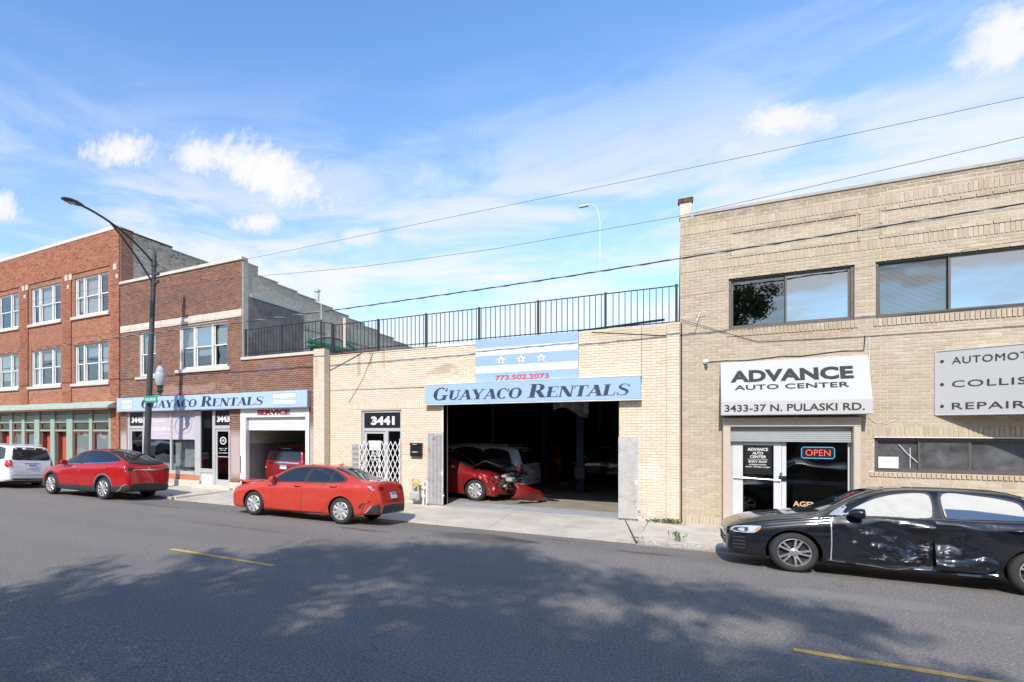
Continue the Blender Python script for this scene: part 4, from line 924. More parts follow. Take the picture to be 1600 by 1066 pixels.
mb = MB(); mb.tube([(-6.58, FY - .16, -.01), (-6.58, FY - .16, .78)], .025, 8); mb.tube([(-6.50, FY - .14, .0), (-6.50, FY - .14, .7), (-6.58, FY - .14, .74)], .02, 8); mb.bbox(-6.63, -6.5, FY - .21, FY - .12, .48, .56, .01); mb.bbox(-6.63, -6.53, FY - .20, FY - .1, .22, .30, .01); mb.build('riser_pipe', M['white_dirty'], gm)

# ---- serif italic letters drawn as strokes
def ellring(cx, cy, rx, ry, a0, a1, tk, tn, n=28):
    """a pen stroke round an ellipse: thick where it runs upright, thin at top and foot"""
    out, inn = [], []
    for i in range(n + 1):
        a = a0 + (a1 - a0) * i / n; c, s = math.cos(a), math.sin(a); t = tn + (tk - tn) * abs(c) ** 1.5
        out.append((cx + rx * c, cy + ry * s)); inn.append((cx + (rx - t) * c, cy + (ry - min(t, tn * 1.6 + .0)) * s))
    return [[out[i], out[i + 1], inn[i + 1], inn[i]] for i in range(n)]
def R4(x0, y0, x1, y1): return [[(x0, y0), (x1, y0), (x1, y1), (x0, y1)]]
def serif(x, y, w, up=1, t=.05): return [[(x - w / 2, y), (x + w / 2, y), (x + w / 2 - .02, y + up * t), (x - w / 2 + .02, y + up * t)]]
TK, TN = .245, .075
def bar(x0, y0, x1, y1, w): return [[(x0 - w / 2, y0), (x0 + w / 2, y0), (x1 + w / 2, y1), (x1 - w / 2, y1)]]
def glyph(c):
    P = math.pi
    if c == 'G': return .98, ellring(.46, .5, .42, .52, .32 * P, 1.80 * P, TK, TN) + R4(.66, .02, .84, .40) + serif(.76, .40, .40, -1) + [[(.70, .72), (.80, .98), (.84, .98), (.82, .68)]]
    if c == 'C': return .90, ellring(.46, .5, .42, .52, .30 * P, 1.72 * P, TK, TN) + [[(.70, .70), (.80, .98), (.84, .98), (.82, .66)]]
    if c == 'O': return .98, ellring(.48, .5, .44, .52, 0, 2 * P, TK, TN, 40)
    if c == 'U': return .96, R4(.16, .32, .16 + TK, 1) + R4(.76, .32, .76 + TN, 1) + ellring(.49, .34, .33, .36, P, 2 * P, TK, TN, 20)[:-2] + serif(.26, 1, .44, -1) + serif(.79, 1, .34, -1) + R4(.757, .22, .757 + TN, .34)
    if c == 'A': return .98, bar(.12, 0, .50, 1, TN) + bar(.80, 0, .47, 1.0, TK * 1.1) + R4(.24, .28, .72, .34) + serif(.12, 0, .32) + serif(.80, 0, .46)
    if c == 'Y': return .96, bar(.46, .40, .17, 1, TK * 1.1) + bar(.50, .42, .80, 1, TN) + R4(.38, 0, .38 + TK, .46) + serif(.48, 0, .44) + serif(.18, 1, .46, -1) + serif(.80, 1, .34, -1)
    if c == 'R': return .98, R4(.13, 0, .13 + TK, 1) + serif(.23, 0, .44) + R4(.03, .95, .5, 1) + R4(.3, .47, .5, .52) + ellring(.48, .735, .32, .265, -.5 * P, .5 * P, TK, TN, 18) + bar(.80, 0, .50, .5, TK * 1.05) + serif(.84, 0, .3)
    if c == 'E': return .86, R4(.13, 0, .13 + TK, 1) + R4(.03, 0, .76, .05) + R4(.03, .95, .74, 1) + R4(.3, .48, .56, .53) + [[(.70, .05), (.76, .05), (.80, .30), (.77, .30)]] + [[(.69, .95), (.74, .95), (.76, .72), (.73, .72)]] + R4(.55, .38, .58, .63)
    if c == 'N': return 1.0, R4(.14, 0, .14 + TN, 1) + bar(.80, 0, .22, 1, TK * 1.15) + R4(.80, 0, .80 + TN, 1) + serif(.16, 0, .32) + serif(.16, 1, .30, -1) + serif(.82, 1, .32, -1)
    if c == 'T': return .90, R4(.35, 0, .35 + TK, 1) + R4(.04, .945, .86, 1) + serif(.45, 0, .44) + [[(.04, .95), (.02, .70), (.05, .70), (.10, .95)]] + [[(.80, .95), (.85, .70), (.88, .70), (.86, .95)]]
    if c == 'L': return .84, R4(.13, 0, .13 + TK, 1) + serif(.23, 1, .44, -1) + R4(.03, 0, .76, .05) + [[(.69, .05), (.76, .05), (.80, .34), (.77, .34)]]
    if c == 'S':
        q = []
        pts = [(.70, .80), (.62, .93), (.44, 1.0), (.26, .94), (.19, .78), (.27, .63), (.45, .53), (.62, .42), (.70, .26), (.62, .08), (.42, 0.0), (.22, .07), (.14, .22)]
        wd = [.03, .04, .05, .09, .15, .18, .20, .18, .15, .09, .05, .045, .03]
        L_, R_ = [], []
        for i, (x, y) in enumerate(pts):
            x2, y2 = pts[min(i + 1, 12)]; x1, y1 = pts[max(i - 1, 0)]; d = math.hypot(x2 - x1, y2 - y1); nx, ny = -(y2 - y1) / d, (x2 - x1) / d
            L_.append((x + nx * wd[i] / 2, y + ny * wd[i] / 2)); R_.append((x - nx * wd[i] / 2, y - ny * wd[i] / 2))
        q += [[L_[i], L_[i + 1], R_[i + 1], R_[i]] for i in range(12)]
        return .82, q + R4(.70, .70, .735, .98) + R4(.12, .02, .155, .30)
    return .5, []
def serif_text(rt_, words, x0, x1, z0, hbig, hsmall, y, shear=.22, gap=.42):
    """words in small capitals: the first letter of each is tall"""
    items = []; x = 0
    for wd in words:
        for i, c in enumerate(wd):
            h = hbig if i == 0 else hsmall; wdt, polys = glyph(c)
            items.append((x, h, polys, wd)); x += wdt * h * .93
        x += gap * hsmall
    x -= gap * hsmall; k = (x1 - x0 - shear * hbig * .8) / x; n = 0
    cur = None; mb = None
    for (xx, h, polys, wd) in items:
        if wd != cur:
            if mb: mb.build('lettering', M['navy'], rt_, fix=False)
            cur = wd; mb = MB()
        for pl_ in polys:
            n += 1; dd = .002 + (n % 7) * .0004
            vs = [(x0 + (xx + px * h) * k + shear * pz * h, y - dd, z0 + pz * h) for px, pz in pl_]
            mb.add(vs, [tuple(range(len(vs)))])
    mb.build('lettering', M['navy'], rt_, fix=False)
# the two blue signs and the flag board
sgn = root('rental_sign', 'long light blue GUAYACO RENTALS sign above the open garage bay', 'shop sign', (-3.6, FY - .1, 3.06))
mb = MB(); mb.bbox(-6.52, -.76, FY - .20, FY - .01, 3.06, 3.64, .012); mb.build('board', M['sign_blue'], sgn)
mb = MB(); mb.box(-6.54, -.74, FY - .21, FY, 3.035, 3.058); mb.box(-6.54, -.74, FY - .205, FY - .0, 3.642, 3.655); mb.build('trim', M['white_dirty'], sgn)
serif_text(sgn, ['GUAYACO', 'RENTALS'], -6.30, -.98, 3.17, .37, .285, FY - .202)
flg = root('flag_board', 'board painted as a blue and white striped flag with three stars and a phone number', 'sign', (-3.6, FY - .1, 3.66))
fx0, fx1, fz0, fz1 = -5.0, -2.22, 3.665, 4.90
mb = MB(); mb.bbox(fx0, fx1, FY - .07, FY - .01, fz0, fz1, .008); mb.build('board', M['flag_blue'], flg)
for a, b in ((.35, .53), (.70, .86)):   # from the foot
    pass
for z0_, z1_ in ((3.92, 4.12), (4.42, 4.64)):
    mb = MB(); mb.box(fx0 + .01, fx1 - .01, FY - .074, FY - .069, z0_, z1_); mb.build('white_stripe', M['white'], flg)
for cx in (-4.26, -3.70, -3.16):
    mb = MB(); n = 10; vs = [(cx + (.145 if i % 2 == 0 else .062) * math.sin(i * math.pi / 5), FY - .0755, 4.265 + (.125 if i % 2 == 0 else .055) * math.cos(i * math.pi / 5)) for i in range(10)]
    mb.add(vs + [(cx, FY - .079, 4.265)], [(i, (i + 1) % 10, 10) for i in range(10)]); st_ = mb.build('star', M['white'], flg)
    d = {0: '5', 1: '9', 2: '3'}[round((cx + 4.26) / .55)]
    mb = MB(); front_text(mb, d, cx - .035, cx + .035, 4.225, 4.295, FY - .0795, bold=.02, depth=.001); sub(mb.build('star_digit', M['redtxt'], None, fix=False), st_)
mb = MB(); front_text(mb, '773.502.2073', -4.42, -2.96, 3.70, 3.84, FY - .074, bold=.02); mb.build('phone_number', M['redtxt'], flg, fix=False)

# ---- roof railing
rl = root('roof_railing', 'black iron bar railing along the roof edge of the garage', 'railing', (-5, FY + .5, 4.8))
RY = FY + .45
posts = [-10.22, -8.45, -6.75, -5.05, -3.35, -1.62, .0]
ZB, ZT = 5.02, 5.93
me = None; xx = -10.22
def rail_bar(px, py, z0_, z1_, r=.009):
    global barme
    if barme is None:
        mb = MB(); mb.box(-r, r, -r, r, 0, 1); o = mb.build('bar', M['iron'], rl); barme = o.data
    else: o = link('bar', barme, rl)
    o.location = (px, py, z0_); o.scale = (1, 1, z1_ - z0_)
barme = None
k = 0; x = -10.10
while x < .02:
    if min(abs(x - p) for p in posts) > .05: rail_bar(x, RY, ZB - .06, ZT)
    x += .142
y = FY + .16
while y < RY - .03: rail_bar(-10.50, y, 5.08, 6.03); y += .1
x = -13.85
while x < -10.6: rail_bar(x, FY + .12, 5.12, 6.05); x += .142
for (a, b, z0_, z1_) in (((-10.22, RY), (.05, RY), ZB, ZT), ((-13.95, FY + .12), (-10.50, FY + .12), 5.15, 6.06), ((-10.50, FY + .12), (-10.22, RY), 5.1, 6.0)):
    for z in (z0_, z1_):
        mb = MB(); mb.tube([(a[0], a[1], z + (.0)), (b[0], b[1], z)], .015, 4); mb.build('rail', M['iron'], rl)
for p in posts:
    mb = MB(); h = ZT + .04; t = .05 if p == posts[0] else .028; mb.bbox(p - t, p + t, RY - t, RY + t, 4.55, h, .005); mb.build('post', M['iron'], rl)
for p in (-13.9, -12.2, -10.50):
    mb = MB(); mb.bbox(p - .02, p + .02, FY + .10, FY + .14, 4.9, 6.10, .005); mb.build('post', M['iron'], rl)
mb = MB(); mb.bbox(-10.45, -8.2, FY - .04, FY + .02, 4.83, 4.875, .01); tag(mb.build('rusty_rail', M['rust']), 'rusty steel angle lying on the garage parapet under the railing', 'steel angle')
mb = MB(); mb.tube([(-2.25, FY + .02, 4.92), (-.25, FY + .1, 5.04)], .03, 4); tag(mb.build('steel_bar', M['iron']), 'dark steel bar along the parapet right of the flag board', 'steel bar')

# ================================================================== brown brick shop (3443 / 3445)
bb = root('brown_brick_building', 'two storey brown brick building with the long blue rental sign', 'building', (-16, FY, 0))
X0, XM, X1 = -21.03, -13.98, -10.51; TH, TLO = 8.70, 4.90
WA = (-19.80, -18.74, 4.56, 6.50); WB = (-17.36, -14.72, 4.72, 6.48)
SF = (-20.62, -14.60, -.02, 3.10); BAY = (-14.05, -10.88, -.02, 3.10)
w = Wall('f', FY, X0, XM, -.05, TH, [WA, WB, SF, (BAY[0], 0, BAY[2], BAY[3])]); wl = Wall('f', FY, XM, X1, -.05, TLO, [(-99, BAY[1], BAY[2], BAY[3])])
mb = MB(); w.back(mb); wl.back(mb); bbw = mb.build('wall', M['mortar_brown'], bb)
rects = w.brick_rects((X0, XM, .28, TH), ch=.0706, bl=.213, holes=w.holes + [(X0, XM, 6.55, 6.85)]) + wl.brick_rects((XM, X1, .28, TLO), ch=.0706, bl=.213)
mb = MB(); w.brick_mesh(mb, rects); mb.build('brickwork', M['brick_brown'], bb, fix=False)['kind'] = 'stuff'
for a, b in ((-21.02, -18.4), (-18.39, -16.0), (-15.99, -13.99)): stone(bb, 'stone_band', a, b, FY - .03, FY + .02, 6.56, 6.84, M['limestone'], .008)
for a, b in ((X0 - .04, -18.6), (-18.59, -16.3), (-16.29, XM + .04)): stone(bb, 'coping', a, b, FY - .06, FY + .32, TH, TH + .13, M['lime_white'])
for a, b in ((XM - .03, -12.2), (-12.19, X1)): stone(bb, 'coping', a, b, FY - .06, FY + .32, TLO, TLO + .11, M['lime_white'])
stone(bb, 'window_sill', -20.0, -18.55, FY - .07, FY + .1, 4.44, 4.56, M['lime_white']); stone(bb, 'window_sill', -17.55, -14.55, FY - .07, FY + .1, 4.58, 4.72, M['lime_white'])
sash_window(bb, *WA, [1], seed=3, cover=.7); sash_window(bb, *WB, [1, 1.25, 1], seed=6, cover=.5)
for a, b in ((-21.02, -20.63), (-14.59, -14.06), (-10.87, -10.52)):
    stone(bb, 'plinth', a, b, FY - .04, FY + .1, -.05, .27, M['limestone'])
mb = MB(); mb.box(X0, X0 + .25, FY + .3, 36, -.1, 8.6); mb.box(X0 + .25, XM - .02, 35.7, 36, -.1, 8.0); mb.box(X0 + .25, XM - .3, FY + .3, 35.7, 7.3, 7.5); mb.box(X0 + .25, XM - .3, FY + .3, 35.7, 3.5, 3.7)
mb.box(XM, X1, FY + .3, 24, 4.4, 4.6); mb.build('interior', M['room'], bb)
# bay interior: white over grey walls
bayin = MB(); bayin.box(-14.15, -14.05, FY + .3, 24, -.05, 4.4); bayin.box(X1 - .28, X1 - .18, FY + .3, 24, -.05, 4.4); bayin.box(-14.05, X1 - .28, 23.8, 24, -.05, 4.4); bayin.build('bay_wall', M['white_dirty'], bb)
mb = MB(); mb.box(-14.05, -14.04, FY + .3, 23.8, 0, 1.75); mb.box(X1 - .29, X1 - .28, FY + .3, 23.8, 0, 1.75); mb.box(-14.04, X1 - .29, 23.79, 23.8, 0, 1.75); mb.build('bay_dado', M['shutter'], bb)
mb = MB(); mb.box(-14.04, X1 - .29, FY - .01, 23.8, -.1, .005); mb.build('bay_floor', M['floor'], bb)
mb = MB(); mb.box(-13.2, -11.4, 23.6, 23.75, 1.5, 2.9); mb.build('rear_window', M['dark'], bb)
# side wall facing the terrace (x = -13.98), stepped top falling to the back
steps = [(16.035, 16.35, 8.70), (16.35, 16.95, 8.62), (16.95, 18.2, 8.30), (18.2, 19.6, 8.22), (19.6, 21.0, 8.14), (21.0, 22.5, 8.04), (22.5, 24, 7.93), (24, 25.6, 7.82), (25.6, 27.3, 7.69), (27.3, 29.2, 7.55), (29.2, 31.2, 7.40), (31.2, 33.5, 7.24), (33.5, 36, 7.08)]
smb = MB(); bmb = MB()
for (a, b, zt) in steps:
    ws = Wall('s', XM, a, b, 4.6, zt, [], thick=.3); ws.back(smb)
    rr = ws.brick_rects((a, b, 7.47 if a < 19.4 else 4.62, zt), ch=.0706, bl=.213)
    if a >= 19.4: pass
    ws.brick_mesh(bmb, rr)
smb.build('side_wall', M['mortar_grey'], bb); bmb.build('side_brickwork', M['brick_grey2'], bb, fix=False)['kind'] = 'stuff'
for (a, b, zt) in steps[1:]:
    stone(bb, 'side_coping', XM - .3, XM + .03, a, b, zt, zt + .06, M['brick_grey'] if a > 16.9 else M['limestone'], .01)
mb = MB(); mb.bbox(XM - .06, XM + .018, FY + .04, FY + .36, 4.95, 8.7, .01); mb.build('corner_render', M['limestone'], bb)
mb = MB(); n = 30; vs = [];
mb.box(XM + .0, XM + .02, FY + .37, 20.05, 5.0, 7.40); mb.build('render_patch', M['stucco_dark'], bb)
mb = MB(); mb.bbox(XM + .0, XM + .07, FY + .45, 19.6, 7.36, 7.50, .01); mb.build('flashing', M['shutter'], bb)
mb = MB(); mb.bbox(XM, XM + .03, 20.06, 20.75, 4.6, 6.6, .01); mb.build('render_strip', M['lime_white'], bb)
mb = MB(); mb.lathe([(.0, .0), (.09, 0), (.09, .42), (.14, .42), (.14, .5), (.05, .58), (0, .58)], 'z', (XM - .15, 21.4, 8.22), 12); mb.build('roof_vent', M['galv'], bb)
# terrace: green porch with a curved pale roof on the garage roof, white vent pipe, flag pole
gp = root('green_porch', 'green wooden porch below a pale arched recess on the garage terrace', 'porch', (-13, 20, 4.55))
M['kelly'] = mat('bright_green_paint', (0.03, 0.21, 0.09), .5, var=.1)
mb = MB(); pts = [(20.9, 4.6), (20.9, 6.35)] + [(20.9 + 3.6 * i / 10, 6.35 + .30 * math.sin(math.pi * i / 10)) for i in range(1, 10)] + [(24.5, 6.35), (24.5, 4.6)]
mb.add([(XM + .012, y, z) for y, z in pts] + [(XM - .05, y, z) for y, z in pts], [tuple(range(len(pts)))]); mb.build('wall_recess', M['lime_white'], bb, fix=False)
mb = MB(); arc_ = [(20.75 + 3.9 * i / 12, 6.36 + .34 * math.sin(math.pi * i / 12)) for i in range(13)]; mb.tube([(XM + .03, y, z) for y, z in arc_], .06, 6); mb.build('arch_moulding', M['coping_grey'], bb)
stone(gp, 'eave_beam', -13.08, -12.92, 18.9, 27.0, 5.90, 6.04, M['kelly']); stone(gp, 'lower_beam', -13.08, -12.6, 18.9, 27, 5.72, 5.78, M['kelly'])
for y_ in (19.3, 21.2, 23.1, 25.0, 26.9):
    mb = MB(); mb.bbox(-13.07, -12.93, y_ - .07, y_ + .07, 4.55, 5.90, .01); mb.build('post', M['kelly'], gp)
me = None
for k in range(36):
    if me is None:
        mb = MB(); mb.bbox(-.012, .012, -.085, .085, 0, .95, .004); o = mb.build('board', M['kelly'], gp); me = o.data
    else: o = link('board', me, gp)
    o.location = (-12.98, 19.6 + k * .2, 4.72)
mb = MB(); mb.tube([(XM + .03, 20.2, 6.72), (XM + .03, 24, 6.66), (XM + .03, 30, 6.70)], .012, 4); tag(mb.build('wall_cable', M['cable']), 'dark cable running back along the pale brick side wall above the terrace', 'cable')
mb = MB(); mb.tube([(XM + .12, 23.4, 4.55), (XM + .12, 23.4, 7.75)], .09, 10); tag(mb.build('vent_pipe', M['lime_white']), 'cream vent pipe rising against the grey brick side wall', 'pipe')
mb = MB(); mb.tube([(-10.9, 16.75, 4.55), (-10.9, 16.75, 7.45)], .018, 6, r1=.008); tag(mb.build('flagpole', M['white']), 'thin white pole standing at the corner of the roof railing', 'pole')

# long blue sign, left shop
s2 = root('rental_sign', 'long light blue GUAYACO RENTALS sign with two small flags on the brown building', 'shop sign', (-16, FY - .1, 3.1))
mb = MB(); mb.bbox(-21.0, -10.85, FY - .22, FY - .01, 3.09, 3.66, .012); mb.build('board', M['sign_blue2'], s2)
mb = MB(); mb.box(-21.02, -10.83, FY - .23, FY, 3.07, 3.089); mb.build('trim', M['alu'], s2)
serif_text(s2, ['GUAYACO', 'RENTALS'], -19.45, -12.75, 3.19, .40, .30, FY - .222)
for a, b in ((-20.65, -19.95), (-12.35, -11.30)):
    mb = MB(); mb.box(a, b, FY - .224, FY - .2205, 3.17, 3.60); p_ = mb.build('small_flag', M['flag_blue'], s2)
    mb = MB(); mb.box(a + .03, b - .03, FY - .227, FY - .2245, 3.20, 3.33); mb.box(a + .03, b - .03, FY - .227, FY - .2245, 3.42, 3.56)
    mb.box(a + .04, b - .04, FY - .2275, FY - .2272, 3.365, 3.385); sub(mb.build('stripe', M['white'], None), p_)

# shop front 3445 / 3443
sf = root('glass_storefront', 'aluminium and glass shop front numbered 3445 and 3443 with lilac window posters', 'shop front', (-17.5, FY, 0))
y = FY + .12
mb = MB()
def fb(x0, x1, z0, z1, dy=0): mb.bbox(x0, x1, y - .06 + dy, y + .05, z0, z1, .006)
for (a, b) in ((-20.62, -20.50), (-19.62, -19.50), (-17.95, -17.86), (-16.52, -16.20), (-15.56, -15.42), (-14.66, -14.60)): fb(a, b, .0, 3.1)
fb(-20.50, -19.62, 2.33, 2.45); fb(-15.42, -14.66, 2.32, 2.45); fb(-20.5, -19.62, 3.04, 3.1); fb(-19.50, -16.52, .46, .60, -.03); fb(-16.2, -15.56, .58, .74); fb(-19.5, -14.66, 3.04, 3.1)
mb.build('frame', M['alu'], sf)
mb = MB(); mb.box(-16.2, -15.56, y - .02, y + .02, 0, .58); mb.build('kick_panel', M['door_white'], sf)
wb = Wall('f', FY + .04, -19.50, -16.25, .27, .46, []); mb = MB(); wb.back(mb); kb = mb.build('stall_riser', M['mortar_red'], sf)
mb = MB(); wb.brick_mesh(mb, wb.brick_rects((-19.5, -16.25, .255, .46), ch=.068)); mb.build('riser_brickwork', M['brick_orange'], sf, fix=False)['kind'] = 'stuff'
mb = MB(); mb.bbox(-20.62, -14.62, FY - .02, FY + .3, -.05, .12, .01); mb.bbox(-19.6, -16.2, FY - .03, FY + .2, .12, .255, .01); mb.bbox(-16.4, -14.4, FY - .25, FY + .1, -.05, .07, .01); mb.build('stone_base', M['limestone'], sf)
pane(sf, -17.86, -16.52, .60, 1.88, y, M['glass']); pane(sf, -19.50, -17.95, .60, 1.88, y, M['glass']); pane(sf, -16.2, -15.56, .74, 3.04, y, M['glass_dark'])
mb = MB(); mb.box(-19.50, -17.95, y - .01, y + .006, 1.88, 3.04); mb.box(-17.86, -16.52, y - .01, y + .006, 1.88, 3.04); mb.build('poster', M['lilac'], sf)
mb = MB()
for (t, a, b, z0_, z1_) in (('Se Habla', -19.1, -18.25, 2.78, 2.92), ('Español', -19.05, -18.3, 2.56, 2.72), ('773.502.6976', -19.42, -18.02, 2.24, 2.40), ('www.guayacorentals.com', -19.42, -18.02, 2.08, 2.15)): mb = MB(); front_text(mb, t, a, b, z0_, z1_, y - .011, bold=.02); mb.build('poster_lettering', M['white'], sf, fix=False)
mb = MB()
for s in range(2):
    for (a0, a1, rx, ry, th) in (((.1, 1.35, .52, .40, .05), (1.35, 2.2, .44, .33, .03))[s],):
        n = 26
        for i in range(n):
            t0, t1 = math.pi * (a0 + (a1 - a0) * i / n), math.pi * (a0 + (a1 - a0) * (i + 1) / n); w0 = th * (.25 + .75 * math.sin(math.pi * i / n))
            q = []
            for tt, r_ in ((t0, 1 + w0), (t1, 1 + w0), (t1, 1 - w0), (t0, 1 - w0)):
                c, s_ = math.cos(tt), math.sin(tt); q.append((-17.18 + rx * c * r_ + .12 * ry * s_, y - .0125 - s * .001, 2.45 + ry * s_ * r_))
            mb.add(q, [(0, 1, 2, 3)])
mb.build('poster_swirl', mat('blue_swirl', (.08, .22, .55), .5, var=.02), sf, fix=False)
for t, z in (('GUAYACO', 2.5), ('RENTALS', 2.32)): mb = MB(); front_text(mb, t, -17.45, -16.92, z, z + .1, y - .0125, bold=.01); mb.build('poster_lettering', M['white'], sf, fix=False)
for (a, b, t, ta, tb) in ((-20.5, -19.62, '3445', -20.42, -19.68), (-15.42, -14.66, '3443', -15.35, -14.70)):
    mb = MB(); mb.box(a, b, y - .01, y + .01, 2.45, 3.04); pn = mb.build('number_panel', M['black'], sf)
    mb = MB(); front_text(mb, t, ta, tb, 2.58, 2.84, y - .011, bold=.05); sub(mb.build('number', M['white'], None, fix=False), pn)
    mb = MB(); mb.bbox(a, a + .09, y - .02, y + .03, .12, 2.33, .004); mb.bbox(b - .09, b, y - .02, y + .03, .12, 2.33, .004); mb.bbox(a + .09, b - .09, y - .02, y + .03, 2.22, 2.33, .004); mb.bbox(a + .09, b - .09, y - .02, y + .03, .12, .34, .004)
    mb.box(a + .09, b - .09, y - .05, y - .03, 1.22, 1.25)
    dd = mb.build('door', M['alu'], sf); sub(pane(None, a + .09, b - .09, .34, 2.22, y + .01, M['glass_dark']), dd)
mb = MB(); n = 20
for i in range(n):
    t0, t1 = 6.2832 * i / n, 6.2832 * (i + 1) / n
    mb.add([(-15.04 + .17 * math.cos(t0), y - .0, 1.86 + .15 * math.sin(t0)), (-15.04 + .17 * math.cos(t1), y, 1.86 + .15 * math.sin(t1)), (-15.04 + .13 * math.cos(t1), y, 1.86 + .11 * math.sin(t1)), (-15.04 + .13 * math.cos(t0), y, 1.86 + .11 * math.sin(t0))], [(0, 1, 2, 3)])
for (t, z0_, z1_, h) in (('GR', 1.82, 1.91, .08), ('MON - FRI', 1.53, 1.57, .2), ('9am - 6pm', 1.46, 1.50, .15), ('CALL 773.502.6976', 1.36, 1.40, .24)): front_text(mb, t, -15.04 - h, -15.04 + h, z0_, z1_, y, bold=.02, depth=.001)
mb.build('door_lettering', M['white'], sf, fix=False)
mb = MB(); n = 40; vs = []
for k in range(n + 1):
    xx = -17.84 + 1.3 * k / n; vs += [(xx, y + .15 + .012 * math.sin(k * 2.0), .75), (xx, y + .15 + .012 * math.sin(k * 2.0), 1.9)]
mb.add(vs, [(2 * k, 2 * k + 2, 2 * k + 3, 2 * k + 1) for k in range(n)]); mb.box(-16.15, -15.6, y + .1, y + .11, 2.35, 3.0); mb.box(-19.4, -16.6, y + .3, y + .6, .5, .85); mb.build('blind', M['curtain'], sf, fix=False)
# service bay
sb_ = root('service_bay_door', 'white sectional SERVICE door half raised beside the brown brick piers', 'garage door', (-12.5, FY, 0))
mb = MB(); mb.bbox(-14.04, -13.78, FY - .03, FY + .2, 0, 3.08, .01); mb.bbox(-11.06, -10.90, FY - .03, FY + .2, 0, 3.08, .01); mb.bbox(-13.78, -11.06, FY - .02, FY + .2, 2.74, 3.08, .01); mb.build('frame', M['white'], sb_)
mb = MB(); front_text(mb, 'SERVICE', -13.22, -11.72, 2.82, 3.02, FY - .021, bold=.06); mb.build('lettering', M['maroon'], sb_, fix=False)
for k in range(2):
    mb = MB(); mb.bbox(-13.76, -11.08, FY + .12, FY + .17, 2.26 + k * .25, 2.26 + k * .25 + .245, .012); mb.build('door_panel', M['white'], sb_)
mb = MB(); mb.bbox(-14.02, -13.99, FY - .045, FY - .03, .65, 1.3, .004); mb.build('sticker', M['greytxt'], sb_)

# ================================================================== red brick building (left)
rd = root('red_brick_building', 'three storey red brick building with green shop front at the left edge', 'building', (-27, FY, 0))
X0, X1, TH = -38.0, -21.06, 11.22
C3 = [(-24.42, -21.88), (-28.08, -25.50), (-31.9, -29.20), (-35.8, -33.1)]
wins = [(a, b, 7.62, 9.46) for a, b in C3] + [(a, b, 4.46, 6.30) for a, b in C3]
w = Wall('f', FY, X0, X1, -.05, TH, wins + [(X0, -21.66, -.02, 3.30)])
mb = MB(); w.back(mb); rdw = mb.build('wall', M['mortar_red'], rd)
# recessed pier lines either side of the window bays, square blocks over the piers
pil = []
edges = sorted([X0, X1] + [v for p, q in C3 for v in (p - .18, q + .18)])
out = []
for i, (p, q) in enumerate(zip(edges, edges[1:])):
    o_ = 0.0 if i % 2 else .055
    out += w.brick_rects((p, q, 3.3, 9.68), ch=.0706, bl=.213, holes=wins, off=o_)
out += w.brick_rects((X0, X1, 9.68, TH), ch=.0706, bl=.213, off=.055) + w.brick_rects((-21.66, X1, .2, 3.3), ch=.0706, bl=.213, holes=[], off=.055)
mb = MB(); w.brick_mesh(mb, out); mb.build('brickwork', M['brick_red'], rd, fix=False)['kind'] = 'stuff'
for a, b in C3:
    for z in (7.62, 4.46): stone(rd, 'window_sill', a - .18, b + .12, FY - .10, FY + .08, z - .14, z, M['lime_white'])
    for c in (b + .42, b + .75):
        if c < X1 - .1: stone(rd, 'stone_block', c, c + .22, FY - .075, FY, 9.42, 9.68, M['lime_white'], .01)
    if b + .6 < X1: stone(rd, 'stone_diamond', b + .57, b + .75, FY - .075, FY, 9.0, 9.22, M['lime_white'], .04)
for i, (a, b, z0_, z1_) in enumerate(wins): sash_window(rd, a + .03, b - .03, z0_, z1_, [.8, 1.5, .9], seed=20 + i)
x = X0
while x < X1 - .2:
    e = min(x + 2.4, X1 + .04); stone(rd, 'coping', x, e - .01, FY - .09, FY + .34, TH, TH + .16, M['lime_white']); x = e
mb = MB(); mb.box(X0, X1 - .3, 35.7, 36, -.1, 10.6); mb.box(X0, X0 + .3, FY + .3, 35.7, -.1, 10.6); mb.box(X0 + .3, X1 - .3, FY + .3, 35.7, 10.2, 10.45)
for z in (3.5, 6.9): mb.box(X0 + .3, X1 - .3, FY + .3, 35.7, z, z + .2)
mb.box(X0 + .3, X1 - .3, FY + 3.5, FY + 3.6, 0, 10.2); mb.build('interior', M['room'], rd)
smb, bmb = MB(), MB()
for (a, b, zt, mt) in ((16.03, 16.7, 11.22, 'r'), (16.7, 19, 11.18, 'g'), (19, 22, 11.05, 'g'), (22, 27, 10.9, 'g'), (27, 36, 10.7, 'g')):
    ws = Wall('s', X1, a, b, 3.0, zt, [], thick=.3); ws.back(smb); ws.brick_mesh(bmb, ws.brick_rects((a, b, 8.2, zt), ch=.0706, bl=.213), mi=0 if mt == 'g' else 1)
    stone(rd, 'side_coping', X1 - .3, X1 + .04, a, b, zt, zt + .07, M['rust'] if a < 19 else M['coping_grey'], .015)
smb.build('side_wall', M['mortar_grey'], rd); bmb.build('side_brickwork', [M['brick_grey'], M['brick_red']], rd, fix=False)['kind'] = 'stuff'
